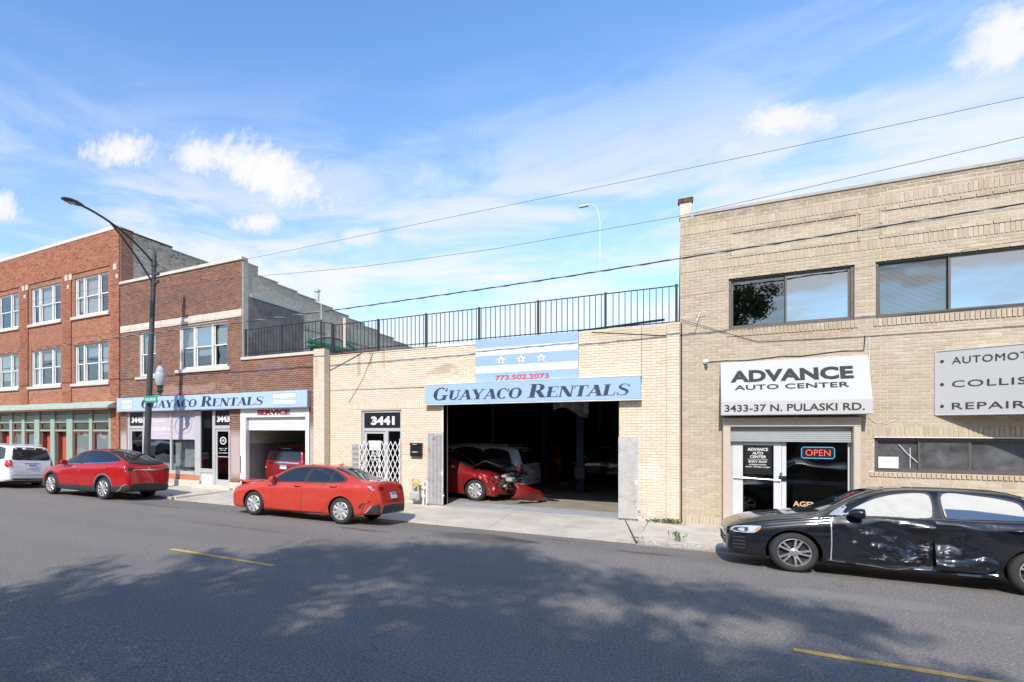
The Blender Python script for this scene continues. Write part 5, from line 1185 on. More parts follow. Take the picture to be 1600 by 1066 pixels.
# green shop front with small metal canopy
gs = root('green_storefront', 'sage green wooden shop front with ochre panels and red doors', 'shop front', (-27, FY, 0))
mb = MB(); prof = [(FY + .02, 3.58), (FY - .50, 3.36), (FY - .50, 3.26), (FY + .02, 3.26)]
n = 4; vs = [(X0, a, b) for a, b in prof] + [(-21.24, a, b) for a, b in prof]; mb.add(vs, [(0, 1, 2, 3), (7, 6, 5, 4)] + [(i, (i + 1) % 4, (i + 1) % 4 + 4, i + 4) for i in range(4)]); mb.build('canopy', M['green_d'], gs)
mb = MB(); mb.box(X0, -21.24, FY - .48, FY - .02, 3.18, 3.258); mb.build('canopy_soffit', M['red_trim'], gs)
y = FY + .06
bays = [(-21.85, -23.05, 'w'), (-23.28, -24.55, 'w'), (-25.02, -26.0, 'd'), (-26.35, -27.3, 'd2'), (-27.75, -28.62, 'w'), (-28.9, -29.8, 'w'), (-30.05, -31.1, 'd'), (-31.5, -32.6, 'w'), (-32.9, -34.0, 'w')]
xs_ = [-21.66]
for (b, a, t) in bays: xs_ += [b, a]
xs_ += [-38.0]
mb = MB()
for i in range(0, len(xs_), 2): mb.bbox(xs_[i + 1], xs_[i], y - .08, y + .06, 0, 3.18, .01)
mb.box(-38, -21.66, y + .0, y + .055, 3.05, 3.18); mb.build('frame', M['green'], gs)
for (b, a, t) in bays:
    q = MB(); q.bbox(a, b, y - .04, y + .05, 2.62, 2.68, .005); q.bbox(a, b, y - .04, y + .05, 2.20, 2.28, .005); q.build('transom', M['green'], gs)
    q = MB(); q.bbox(a + .04, b - .04, y - .0, y + .03, 2.70, 3.03, .01); pn = q.build('panel', M['green'], gs)
    q = MB()
    for (x0_, x1_, z0_, z1_) in ((a + .08, b - .08, 2.74, 2.77), (a + .08, b - .08, 2.97, 3.0), (a + .08, a + .11, 2.77, 2.97), (b - .11, b - .08, 2.77, 2.97)): q.box(x0_, x1_, y - .012, y - .001, z0_, z1_)
    sub(q.build('ochre_bead', M['gold'], None), pn)
    q = MB()
    for (x0_, x1_, z0_, z1_) in ((a, a + .08, 2.28, 2.62), (b - .05, b, 2.28, 2.62), (a + .08, b - .05, 2.57, 2.62), (a + .08, b - .05, 2.28, 2.32)): q.box(x0_, x1_, y + .01, y + .05, z0_, z1_)
    tw = q.build('transom_window', M['red_trim'], gs); sub(pane(None, a + .08, b - .05, 2.32, 2.57, y + .03, M['glass_dark']), tw)
    if t == 'w':
        q = MB()
        for (x0_, x1_, z0_, z1_) in ((a, a + .09, .5, 2.2), (b - .05, b, .5, 2.2), (a + .09, b - .05, 2.14, 2.2), (a + .09, b - .05, .5, .56)): q.box(x0_, x1_, y + .01, y + .05, z0_, z1_)
        q.box(a, b, y - .02, y + .04, 0, .5); tw = q.build('window', M['red_trim'], gs); sub(pane(None, a + .09, b - .05, .56, 2.14, y + .03, M['glass']), tw)
        c = MB(); n = 30; vs = []
        for k in range(n + 1):
            xx = a + .09 + (b - a - .14) * k / n; vs += [(xx, y + .12 + .015 * math.sin(k * 2.0), .6), (xx, y + .12 + .015 * math.sin(k * 2.0), 2.12)]
        c.add(vs, [(2 * k, 2 * k + 2, 2 * k + 3, 2 * k + 1) for k in range(n)]); sub(c.build('curtain', M['curtain'], None, fix=False), tw)
    else:
        q = MB(); q.bbox(a, a + .1, y + .05, y + .3, 0, 2.2, .004); q.build('door_reveal', M['red_trim'], gs)
        q = MB(); q.bbox(a + .1, b, y + .28, y + .33, .02, 2.15, .01); dd = q.build('door', M['red_door'], gs)
        q = MB(); w_ = (b - a - .1)
        if t == 'd':
            q.bbox(a + .1 + w_ * .38, b - .02, y + .27, y + .279, .25, 2.0, .004); sub(q.build('door_light', M['curtain'], None), dd)
        else:
            q.bbox(a + .1 + w_ * .15, a + .1 + w_ * .85, y + .262, y + .279, 1.0, 1.95, .02); q.bbox(a + .1 + w_ * .15, a + .1 + w_ * .85, y + .262, y + .279, .2, .9, .02); sub(q.build('door_moulding', M['red_door'], None), dd)
# ------------------------------------------------------------------ street lamp with acorn globe and street sign
M['lamp'] = mat('lamp_pole_paint', (0.060, 0.062, 0.066), .5, .3, var=.15, scale=5)
lp = root('street_lamp', 'tall dark street lamp pole with a long double arm leaning over the road', 'street lamp', (-17.45, 14.4, 0))
base = Vector((-17.45, 14.4, 0)); top = Vector((-16.93, 14.4, 8.95))
def on_pole(z): return base.lerp(top, z / 8.95)
mb = MB(); mb.tube([on_pole(0.0), on_pole(3), on_pole(6.5), on_pole(8.95)], .145, 14, r1=.08); mb.tube([on_pole(-.03), on_pole(.25)], .26, 14, r1=.21); mb.build('pole', M['lamp'], lp, smooth=True)
mb = MB()
for z in (7.85, 8.6): mb.tube([on_pole(z - .1), on_pole(z + .1)], .115, 12)
mb.tube([on_pole(8.93), on_pole(9.02)], .06, 8)
for z in (8.2, 7.9): q = on_pole(z); mb.bbox(q.x + .08, q.x + .28, q.y - .05, q.y + .05, q.z - .06, q.z + .06, .01)
mb.build('bracket', M['lamp'], lp)
tip = Vector((-16.83, 11.3, 9.73)); a1, a2 = on_pole(8.6), on_pole(7.85)
J = Vector((-17.05 - .25, 13.0, 9.62))
def curve(p, c, q, n=12): return [p * (1 - t) ** 2 + c * 2 * t * (1 - t) + q * t * t for t in [i / n for i in range(n + 1)]]
mb = MB(); mb.tube(curve(a1, (a1 + tip) / 2 + Vector((0, .15, .42)), tip), .038, 8); mb.build('upper_arm', M['lamp'], lp, smooth=True)
mb = MB(); q = curve(a1, (a1 + tip) / 2 + Vector((0, .15, .42)), tip)[8]; mb.tube(curve(a2, (a2 + q) / 2 + Vector((.0, -.1, .28)), q), .034, 8); mb.build('lower_arm', M['lamp'], lp, smooth=True)
d = (tip - a1); d.z = -.02; d.normalize()
mb = MB(); rn = Vector((d.y, -d.x, 0)).normalized(); L_ = .78
secs = [(0, .05, .05), (.10, .09, .07), (.3, .15, .09), (.55, .17, .08), (.72, .12, .05), (.78, .04, .02)]
vs = []; nn = 10
for (s, wd, hh) in secs:
    for j in range(nn):
        t = 2 * math.pi * j / nn; vs.append(tip + d * (s - .05) + rn * wd * math.cos(t) + Vector((0, 0, hh * (1 if math.sin(t) > 0 else .55) * math.sin(t))))
mb.add(vs, [(i * nn + j, i * nn + (j + 1) % nn, (i + 1) * nn + (j + 1) % nn, (i + 1) * nn + j) for i in range(len(secs) - 1) for j in range(nn)] + [tuple(range(nn)), tuple(range(5 * nn, 6 * nn))])
hd = mb.build('lamp_head', M['lamp'], lp, smooth=True)
mb = MB(); c = tip + d * .38 - Vector((0, 0, .05)); mb.lathe([(0, -.02), (.1, -.015), (.12, .01)], 'z', tuple(c), 14); sub(mb.build('lens', mat('lamp_lens', (.35, .33, .3), .2), None), hd)
M['globe'] = glass_mat('frosted_globe', (.82, .84, .86), .12)
al = root('acorn_lamp', 'clear acorn shaped globe lamp held on the side of the lamp pole', 'street lamp', (-17.22, 14.75, 3.9))
ox, oy = -16.88, 14.62
mb = MB(); mb.lathe([(0, 3.62), (.05, 3.62), (.07, 3.72), (.13, 3.76), (.14, 3.80), (.09, 3.84), (.12, 3.95), (.15, 3.98), (.0, 3.99)], 'z', (ox, oy, 0), 18); mb.tube([(on_pole(3.7).x, 14.4, 3.66), (ox, oy, 3.66)], .03, 8); mb.build('base', M['lamp'], al, smooth=True)
mb = MB(); mb.lathe([(.13, 3.98), (.19, 4.12), (.215, 4.3), (.20, 4.44), (.16, 4.52), (.165, 4.56), (.10, 4.68), (.05, 4.74)], 'z', (ox, oy, 0), 24); mb.build('globe', mat('acorn_globe_glass', (.40, .42, .44), .18, var=.06, scale=9), al, smooth=True)
mb = MB(); mb.lathe([(.05, 4.74), (.03, 4.78), (.012, 4.82), (.03, 4.85), (.0, 4.95)], 'z', (ox, oy, 0), 12); mb.build('finial', M['lamp'], al)
ss = root('street_name_sign', 'small green street name sign below the acorn globe', 'street sign', (-16.9, 14.2, 3.5))
mb = MB(); mb.bbox(-17.20, -16.48, 14.13, 14.15, 3.30, 3.56, .004); mb.build('plate', mat('sign_green', (0.02, 0.24, 0.17), .45, var=.05), ss)
mb = MB(); front_text(mb, 'N PULASKI RD', -17.13, -16.55, 3.37, 3.49, 14.129, bold=.02); mb.build('lettering', M['white'], ss, fix=False)
ROOTLOC.setdefault(ss.name, Vector(ss.location))

# ------------------------------------------------------------------ overhead wires
def wire(label, pts, r, name='overhead_wire', mt=None):
    mb = MB(); mb.tube(pts, r, 6, cap=True); return tag(mb.build(name, mt or M['cable'], smooth=True), label, 'wire')
WY = 14.3
def wpts(keys, n=40):
    """heights along the street through measured points, sagging between"""
    out = []
    for i in range(n + 1):
        x = -60 + 80 * i / n
        for (a, za), (b, zb) in zip(keys, keys[1:]):
            if a <= x <= b: out.append((x, WY, za + (zb - za) * (x - a) / (b - a))); break
    return out
K1 = [(-64.6,5.92),(-21.65,5.931),(-17.19,5.962),(-13.3,5.909),(-8.21,5.911),(-4.36,5.946),(-2.04,5.985),(0.06,6.043),(2.87,6.109),(5.1,6.18),(22.2,6.73)]
wire('thick twisted cable bundle strung along the street in front of all buildings', wpts(K1, 120), .015)
mb = MB(); pts = wpts(K1, 500); hp = []
for i, p in enumerate(pts): hp.append((p[0], p[1] + .022 * math.cos(i * 1.3), p[2] + .022 * math.sin(i * 1.3)))
tag(mb.tube(hp, .008, 4).build('cable_wrap', M['galv'], smooth=True), 'pale lashing wire wound round the thick overhead cable bundle', 'wire')
wire('thin upper overhead wire rising to the top right of the sky', wpts([(-64.6,8.44),(-11.88,8.0),(-7.16,7.995),(-4.62,7.99),(-0.7,7.977),(2.6,7.98),(5.1,8.004),(22.2,8.34)]), .0048)
wire('thin lower overhead wire passing just above the tan roof pier', wpts([(-64.6,8.97),(-13.3,7.49),(-8.43,7.104),(-4.36,6.94),(0.06,6.969),(2.87,7.145),(5.1,7.323),(22.2,8.695)]), .0052)
# distant lamp over the roofs
M['pale_pole'] = mat('haze_pale_pole', (.60, .66, .72), .5)  # pale bluish tone paints in the fade of distance haze
dl = root('street_lamp', 'thin distant street lamp with curved arm seen over the railing', 'street lamp', (-3.2, 30, 0))
mb = MB(); mb.tube([(-3.2, 30, 0), (-3.2, 30, 12.2)] + [tuple(q) for q in curve(Vector((-3.2, 30, 12.2)), Vector((-3.2, 30, 13.5)), Vector((-3.75, 30, 13.42)), 8)][1:], .024, 8); mb.build('pole', M['pale_pole'], dl, smooth=True)
mb = MB(); mb.bbox(-4.15, -3.72, 29.9, 30.1, 13.36, 13.46, .03); mb.build('lamp_head', M['pale_pole'], dl)

# ------------------------------------------------------------------ weeds
def weed(x, y, z, s, n, label, flat=.6):
    rnd = random.Random(int(x * 100) + 5); mb = MB()
    for i in range(n):
        a = rnd.uniform(0, 6.28); r = rnd.uniform(0, s * 1.2); hgt = rnd.uniform(.2, 1) * s * flat; l = rnd.uniform(.25, .5) * s
        px, py = x + r * math.cos(a), y + r * math.sin(a) * .35; t = rnd.uniform(0, 6.28); dx, dy = math.cos(t) * l, math.sin(t) * l * .6
        mb.add([(px, py, z + hgt * .3), (px + dx * .5 - dy * .25, py + dy * .5 + dx * .25, z + hgt), (px + dx, py + dy, z + hgt * .8), (px + dx * .5 + dy * .25, py + dy * .5 - dx * .25, z + hgt * .7)], [(0, 1, 2, 3)])
        if i % 5 == 0: mb.tube([(px, py, z - .02), (px, py, z + hgt)], .003, 3)
    return tag(mb.build('weed', M['weed'], fix=False), label, 'weed')
weed(-.45, 15.85, .0, .20, 60, 'low green weed at the foot of the cream pier')
weed(-.10, 15.82, .0, .22, 70, 'spreading green weed where cream and tan walls meet')
weed(-.72, 13.5, -.05, .10, 26, 'small weed in the kerb joint beside the driveway crack')
weed(.02, 13.5, -.03, .15, 30, 'upright weed at the kerb right of the driveway crack', flat=1.6)
weed(-1.02, 15.2, -.02, .05, 14, 'tiny weed in the driveway joint beside the folded gate')
weed(-6.45, 15.8, -.0, .07, 20, 'tiny weed below the left folded gate')
weed(-15.0, 13.5, -.03, .12, 30, 'small weed at the kerb behind the red hatchback')

# ------------------------------------------------------------------ trees on the near side, outside the picture: they shade the road
def tree(x, y, clumps, label, leaf_n, trunk_h=4.0, seed=1):
    rnd = random.Random(seed); t = root('street_tree', label, 'tree', (x, y, 0), group='leafy trees on the near pavement')
    mb = MB(); mb.tube([(x, y, -.1), (x + .05, y, 1.5), (x, y + .1, trunk_h)], .26, 10, r1=.19)
    for (cx, cy, cz, r, n) in clumps:
        mid = Vector(((x + cx) / 2, (y + cy) / 2, max(trunk_h, (trunk_h + cz) / 2 - .4)))
        mb.tube([(x, y, trunk_h - .5), tuple(mid), (cx, cy, cz)], .075, 6, r1=.015)
        for k in range(3):
            v = Vector((rnd.gauss(0, 1), rnd.gauss(0, 1), rnd.gauss(0, .7))).normalized() * r * .8
            mb.tube([tuple(mid.lerp(Vector((cx, cy, cz)), .6)), (cx + v.x, cy + v.y, cz + v.z)], .016, 4, r1=.006)
    mb.build('trunk', M['bark'], t, smooth=True)
    mb = MB(); vs = []; fs = []
    for (cx, cy, cz, r, n) in clumps:
        twigs = []
        for k in range(max(4, int(n / 26))):
            v = Vector((rnd.gauss(0, 1), rnd.gauss(0, 1), rnd.gauss(0, 1))).normalized() * r * rnd.uniform(.25, 1) ** .6
            twigs.append(Vector((cx, cy, cz)) + v * Vector((1, 1, .7)).length / 1.6 if False else Vector((cx + v.x, cy + v.y, cz + v.z * .72)))
        for k in range(n):
            c = rnd.choice(twigs) + Vector((rnd.gauss(0, .2), rnd.gauss(0, .2), rnd.gauss(0, .15)))
            a = Vector((rnd.gauss(0, 1), rnd.gauss(0, 1), rnd.gauss(0, 1))).normalized(); b = a.cross(Vector((rnd.gauss(0, 1), rnd.gauss(0, 1), rnd.gauss(0, 1)))).normalized()
            s = rnd.uniform(.06, .11); o = len(vs)
            vs += [c - a * s, c + b * s * .6, c + a * s, c - b * s * .6]; fs.append((o, o + 1, o + 2, o + 3))
    mb.add(vs, fs); mb.build('crown', M['leaf'], t, fix=False)
# crown clumps sit where their shade falls on the road: shade y = y + 1.18 z, shade x = x - .12 z
def clump(sx, sy, z, r, dens=1.0): return (sx + .188 * z, sy - 1.176 * z, z, r, int(1500 * r * r * dens))
T1 = [clump(*c) for c in [(-6.4,8.1,11,1.3),(-5.1,9.0,11.5,1.2),(-4.1,9.7,12,1.0),(-7.9,6.9,10.5,.8,.6),(-9.2,5.7,10,.55,.35),(-6.6,5.5,9.5,1.35),(-5.4,4.4,9,1.5),(-7.4,3.6,8.5,1.5),(-3.2,9.0,11,.9),(-3.5,5.9,9.5,1.3),(-5.0,7.0,10.5,.55,.4),(-3.2,3.6,8.5,1.7),(-3.6,7.7,10,.75,.45),(-8.6,4.6,8.5,.7,.4)]]
T2 = [clump(*c) for c in [(-1.7,9.1,11,.65,.8),(-.6,9.2,11,.65),(.4,8.8,10.6,.55),(-2.0,6.2,9.5,1.2),(-.6,6.0,9.5,1.2),(.5,6.5,9.5,.9),(1.6,6.8,9.5,.5),(2.3,7.1,9.5,.3),(-1.4,4.5,8.5,1.5),(.4,4.8,8.5,1.4),(1.8,5.5,8.8,.8),(0,3,8,1.8),(-1.4,7.9,10,.35,.4)]]
tree(-7.0, -1.6, T1, 'broad leafy street tree on the near pavement left of the camera', 0, seed=3)
tree(-.4, -2.2, T2, 'leafy street tree on the near pavement behind the camera', 0, seed=8)

# ------------------------------------------------------------------ houses across the street, seen only in the window panes
M['far_brick'] = mat('far_brick', (0.22, 0.12, 0.08), .9, var=.25, scale=3)
M['far_tan'] = mat('far_tan_brick', (0.34, 0.27, 0.19), .9, var=.2, scale=3)
for i, (x0_, x1_, h, m_) in enumerate(((-46, -33, 6.0, 'far_brick'), (-32, -20.5, 5.2, 'far_tan'), (-20, -8, 6.2, 'far_brick'), (-7, 4, 5.0, 'far_tan'), (5, 17, 6.4, 'far_brick'), (18, 32, 5.5, 'far_tan'))):
    lab = ['low brown brick house across the street, far left', 'tan flat roofed shop across the street, second from left', 'brown brick shop across the street facing the shop front', 'tan garage across the street behind the camera', 'tall brown brick shop across the street, right of the camera', 'tan warehouse across the street, far right'][i]
    hb = root('street_building', lab, 'building', ((x0_ + x1_) / 2, -5, 0), group='buildings on the near side of the street')
    mb = MB(); mb.box(x0_, x1_, -16, -5, -.1, h); mb.build('wall', M[m_], hb)
    mb = MB(); mb.bbox(x0_ - .1, x1_ + .1, -16.1, -4.9, h, h + .2, .03); mb.build('coping', M['limestone'], hb)
    k = x0_ + 1.2
    while k < x1_ - 2.2:
        mb = MB(); mb.bbox(k, k + 1.7, -5.02, -4.94, .8, 2.6, .02); mb.build('window', M['bronze'], hb); 
        if h > 5.8: mb = MB(); mb.bbox(k, k + 1.4, -5.02, -4.94, 3.8, 5.2, .02); mb.build('window', M['bronze'], hb)
        k += 2.9

# ------------------------------------------------------------------ inside the garage
M['blue_steel'] = mat('blue_lift_paint', (0.010, 0.026, 0.09), .5, .2, var=.1)
def lift(x, y, lab):
    g = root('lift_post', lab, 'car lift', (x, y, 0), group='blue car lift posts in the garage')
    mb = MB(); mb.bbox(x - .14, x + .14, y - .12, y + .12, 0, 3.9, .02); mb.build('post', M['blue_steel'], g)
    mb = MB(); mb.bbox(x - .22, x + .22, y - .22, y + .22, 0, .03, .005); mb.build('foot_plate', M['blue_steel'], g)
    mb = MB(); mb.bbox(x - .18, x + .18, y - .17, y - .1, .5, .95, .02); mb.tube([(x, y - .1, .4), (x - .7, y - .8, .34)], .05, 6); mb.build('lift_arm', M['lamp'], g)
lift(-3.0, 22.0, 'blue steel car lift post standing in the middle of the dark garage')
lift(-4.9, 25.5, 'blue steel car lift post behind the white minivan')
fl = root('strip_light', 'fluorescent strip light glowing on the dark garage ceiling', 'ceiling light', (-5, 19, 3.9))
M['tube_glow'] = mat('tube_glow', (.9, .9, .8), .4, emis=(1, .93, .75), estr=1.6, var=0)
for k in range(4):
    y0 = 17.9 + k * 1.25
    mb = MB(); mb.tube([(-4.75, y0, 3.84), (-4.75, y0 + 1.0, 3.84)], .016, 8); mb.build('tube', M['tube_glow'], fl)
mb = MB(); mb.bbox(-4.83, -4.67, 17.8, 22.8, 3.88, 3.94, .005); mb.build('housing', M['white_dirty'], fl)
hs = root('hanging_panel', 'torn grey sheet panel hanging from the garage ceiling', 'panel', (-2.6, 17.6, 3.2))
mb = MB(); n = 12; vs = []
for i in range(n + 1):
    t = i / n; x = -3.15 + .95 * t; vs += [(x, 17.6 + .06 * math.sin(9 * t), 4.0), (x, 17.55 + .08 * math.sin(7 * t), 2.86 + .12 * math.sin(5 * t) - .1 * t)]
mb.add(vs, [(2 * i, 2 * i + 2, 2 * i + 3, 2 * i + 1) for i in range(n)]); o = mb.build('sheet', M['curtain'], hs, fix=False); o.data.materials[0] = mat('dirty_sheet', (.16, .15, .13), .8, var=.6, scale=5)
mb = MB(); mb.bbox(-2.30, -2.16, 17.45, 17.5, 2.76, 4.0, .01); mb.build('strip', M['room'], hs)
ws_ = root('work_bench', 'cluttered work bench and shelves in the dark back of the garage', 'work bench', (-3.5, 34, 0))
mb = MB(); mb.box(-7, -1.0, 34.8, 35.6, .85, .92)
for x in (-6.9, -4.2, -1.1): mb.box(x - .05, x + .05, 34.9, 35.0, 0, .85)
mb.build('bench_top', M['brass'], ws_)
rr_ = random.Random(4)
for k in range(14):
    mb = MB(); x = -6.8 + k * .42; mb.bbox(x, x + rr_.uniform(.15, .35), 35, 35.3, .92, .92 + rr_.uniform(.15, .5), .02); mb.build('box', [M['rust'], M['brass'], M['blue_steel'], M['white_dirty']][k % 4], ws_)

# ------------------------------------------------------------------ grit, dry leaves and litter along the kerb and walls
M['grit'] = mat('dry_leaf_litter', (0.20, 0.14, 0.08), .9, var=.6, scale=9)
rg = random.Random(21); mb = MB()
for k in range(900):
    if k % 3: x, y = rg.uniform(-21, 7), 13.27 - abs(rg.gauss(0, .10)); z = road_profile(y) + .004
    else:
        x = rg.uniform(-21, 7); y = 15.93 - abs(rg.gauss(0, .05)); z = .004
        if -6.1 < x < -1.2: continue
    s_ = rg.uniform(.008, .026); a = rg.uniform(0, 3.14); c_, n_ = math.cos(a) * s_, math.sin(a) * s_
    mb.add([(x - c_, y - n_, z), (x + n_ * .5, y - c_ * .5, z + s_ * .5), (x + c_, y + n_, z), (x - n_ * .5, y + c_ * .5, z + s_ * .3)], [(0, 1, 2, 3)])
tag(mb.build('leaf_litter', M['grit'], fix=False), 'dry leaf crumbs and grit gathered along the kerb and the foot of the walls', 'litter', kind='stuff')
# hairline cracks in the pavement
M['crack'] = mat('crack_dirt', (0.10, 0.08, 0.06), .95, var=.3)
for k, pts in enumerate((((-5.9, 15.9), (-5.2, 15.75), (-4.4, 15.82), (-3.2, 15.7), (-2.1, 15.78), (-1.3, 15.9)), ((1.3, 13.6), (1.45, 14.3), (1.38, 15.0), (1.6, 15.8)), ((-9.6, 13.5), (-9.3, 14.1), (-9.45, 14.8)), ((-13.4, 13.4), (-13.0, 14.2), (-13.1, 15.2)))):
    mb = MB(); q = []
    for (a, b) in zip(pts, pts[1:]):
        for i in range(6):
            t = i / 6; q.append((a[0] + (b[0] - a[0]) * t + rg.uniform(-.03, .03), a[1] + (b[1] - a[1]) * t + rg.uniform(-.03, .03)))
    for (a, b) in zip(q, q[1:]):
        w_ = rg.uniform(.003, .009); za = -.098 * min(1, (16 - a[1]) / 2.6) * (1 if -14.7 < a[0] < -.7 else .31) + .0035; zb2 = -.098 * min(1, (16 - b[1]) / 2.6) * (1 if -14.7 < a[0] < -.7 else .31) + .0035
        mb.add([(a[0] - w_, a[1] - w_, za), (b[0] - w_, b[1] - w_, zb2), (b[0] + w_, b[1] + w_, zb2), (a[0] + w_, a[1] + w_, za)], [(0, 1, 2, 3)])
    mb.build("crack", M["crack"], pav, fix=False)
# ------------------------------------------------------------------ vehicles
def pchip(keys, sub=6):
    """smooth rows through rows of numbers, without overshoot"""
    n = len(keys); m = len(keys[0]); d = [[keys[i + 1][j] - keys[i][j] for j in range(m)] for i in range(n - 1)]
    t = [[0] * m for _ in range(n)]
    for j in range(m):
        for i in range(n):
            if i == 0: t[i][j] = d[0][j]
            elif i == n - 1: t[i][j] = d[-1][j]
            else:
                a, b = d[i - 1][j], d[i][j]
                t[i][j] = 0 if a * b <= 0 else 2 * a * b / (a + b)
    out = []
    for i in range(n - 1):
        for k in range(sub):
            s = k / sub; h00 = 2 * s ** 3 - 3 * s * s + 1; h10 = s ** 3 - 2 * s * s + s; h01 = -2 * s ** 3 + 3 * s * s; h11 = s ** 3 - s * s
            out.append([h00 * keys[i][j] + h10 * t[i][j] + h01 * keys[i + 1][j] + h11 * t[i + 1][j] for j in range(m)])
    out.append(list(keys[-1])); return out
def ring_half(st):
    """half section of the body at a station: (x, zb, w, zs, wg, zg, wr, zr, zt)"""
    x, zb, w, zs, wg, zg, wr, zr, zt = st; h = zs - zb
    P = [(0, zb), (.72 * w, zb), (.93 * w, zb + .02), (.972 * w, zb + .22 * h), (.994 * w, zb + .48 * h), (w, zb + .72 * h), (.990 * w, zb + .90 * h), (.955 * w, zs), (wg, zg),
         ((wg + wr) / 2 + .012 * min(1, max(0, (zr - zg) * 5)), (zg + zr) / 2), (wr, zr), (.82 * wr, zr + .60 * (zt - zr)), (.45 * wr, zr + .92 * (zt - zr)), (0, zt)]
    return P
def catmull(P, sub):
    out = []; idx = []; n = len(P)
    for i in range(n - 1):
        p0 = P[i - 1] if i else (2 * P[0][0] - P[1][0], P[0][1]) if False else P[max(i - 1, 0)]
        p1, p2, p3 = P[i], P[i + 1], P[min(i + 2, n - 1)]
        if i == 0: p0 = (-p2[0], p2[1])
        if i == n - 2: p3 = (-p1[0], p1[1])
        l = math.hypot(p2[0] - p1[0], p2[1] - p1[1]); la = math.hypot(p1[0] - p0[0], p1[1] - p0[1]) or 1e-6; lb = math.hypot(p3[0] - p2[0], p3[1] - p2[1]) or 1e-6
        for k in range(sub):
            s = k / sub; q = []
            for c in (0, 1):
                m1 = (p2[c] - p0[c]) / (l + la) * l; m2 = (p3[c] - p1[c]) / (l + lb) * l
                h00 = 2 * s ** 3 - 3 * s * s + 1; h10 = s ** 3 - 2 * s * s + s; h01 = -2 * s ** 3 + 3 * s * s; h11 = s ** 3 - s * s
                q.append(h00 * p1[c] + h10 * m1 + h01 * p2[c] + h11 * m2)
            out.append(tuple(q)); idx.append(i + k / sub)
    out.append(P[-1]); idx.append(n - 1); return out, idx
def loft(keys, sub=6, rs=3, disp=None):
    st = pchip(keys, sub); vs = []; rings = []; rid = None
    for s in st:
        h, idx = catmull(ring_half(s), rs)
        full = [(s[0], y, z) for y, z in h] + [(s[0], -y, z) for y, z in h[-2:0:-1]]
        rid = idx + idx[-2:0:-1]
        if disp: full = [disp(*p) for p in full]
        rings.append(full)
    n = len(rings[0]); vs = [p for r in rings for p in r]; fs = []; fid = []
    for i in range(len(rings) - 1):
        for j in range(n):
            fs.append((i * n + j, (i + 1) * n + j, (i + 1) * n + (j + 1) % n, i * n + (j + 1) % n)); fid.append((st[i][0], min(rid[j], rid[(j + 1) % n])))
    # closed ends, stitched across
    for base, flip in ((0, False), ((len(rings) - 1) * n, True)):
        hh = n // 2
        for j in range(hh):
            a, b = base + j, base + j + 1; c, d = base + (n - j - 1) % n, base + (n - j) % n
            q = (a, b, c, d) if j > 0 else (a, b, c)
            if j == hh - 1: q = (a, b, d)
            if flip: q = q[::-1]
            fs.append(q); fid.append((None, 5))
    return vs, fs, fid
def smooth_poly(pts, sub=5, sharp=()):
    n = len(pts); out = []
    for i in range(n):
        p0, p1, p2, p3 = pts[i - 1], pts[i], pts[(i + 1) % n], pts[(i + 2) % n]
        def dist(a, b): return max(1e-6, math.hypot(a[0] - b[0], a[1] - b[1]))
        l, la, lb = dist(p1, p2), dist(p0, p1), dist(p2, p3)
        for k in range(sub):
            s = k / sub; q = []
            for c in (0, 1):
                m1 = (p2[c] - p0[c]) / (l + la) * l; m2 = (p3[c] - p1[c]) / (l + lb) * l
                if i in sharp: m1 = (p2[c] - p1[c])
                if (i + 1) % n in sharp: m2 = (p2[c] - p1[c])
                h00 = 2 * s ** 3 - 3 * s * s + 1; h10 = s ** 3 - 2 * s * s + s; h01 = -2 * s ** 3 + 3 * s * s; h11 = s ** 3 - s * s
                q.append(h00 * p1[c] + h10 * m1 + h01 * p2[c] + h11 * m2)
            out.append(tuple(q))
    return out
def inside(p, poly):
    c = False; n = len(poly)
    for i in range(n):
        (x1, y1), (x2, y2) = poly[i], poly[(i + 1) % n]
        if (y1 > p[1]) != (y2 > p[1]) and p[0] < (x2 - x1) * (p[1] - y1) / (y2 - y1) + x1: c = not c
    return c
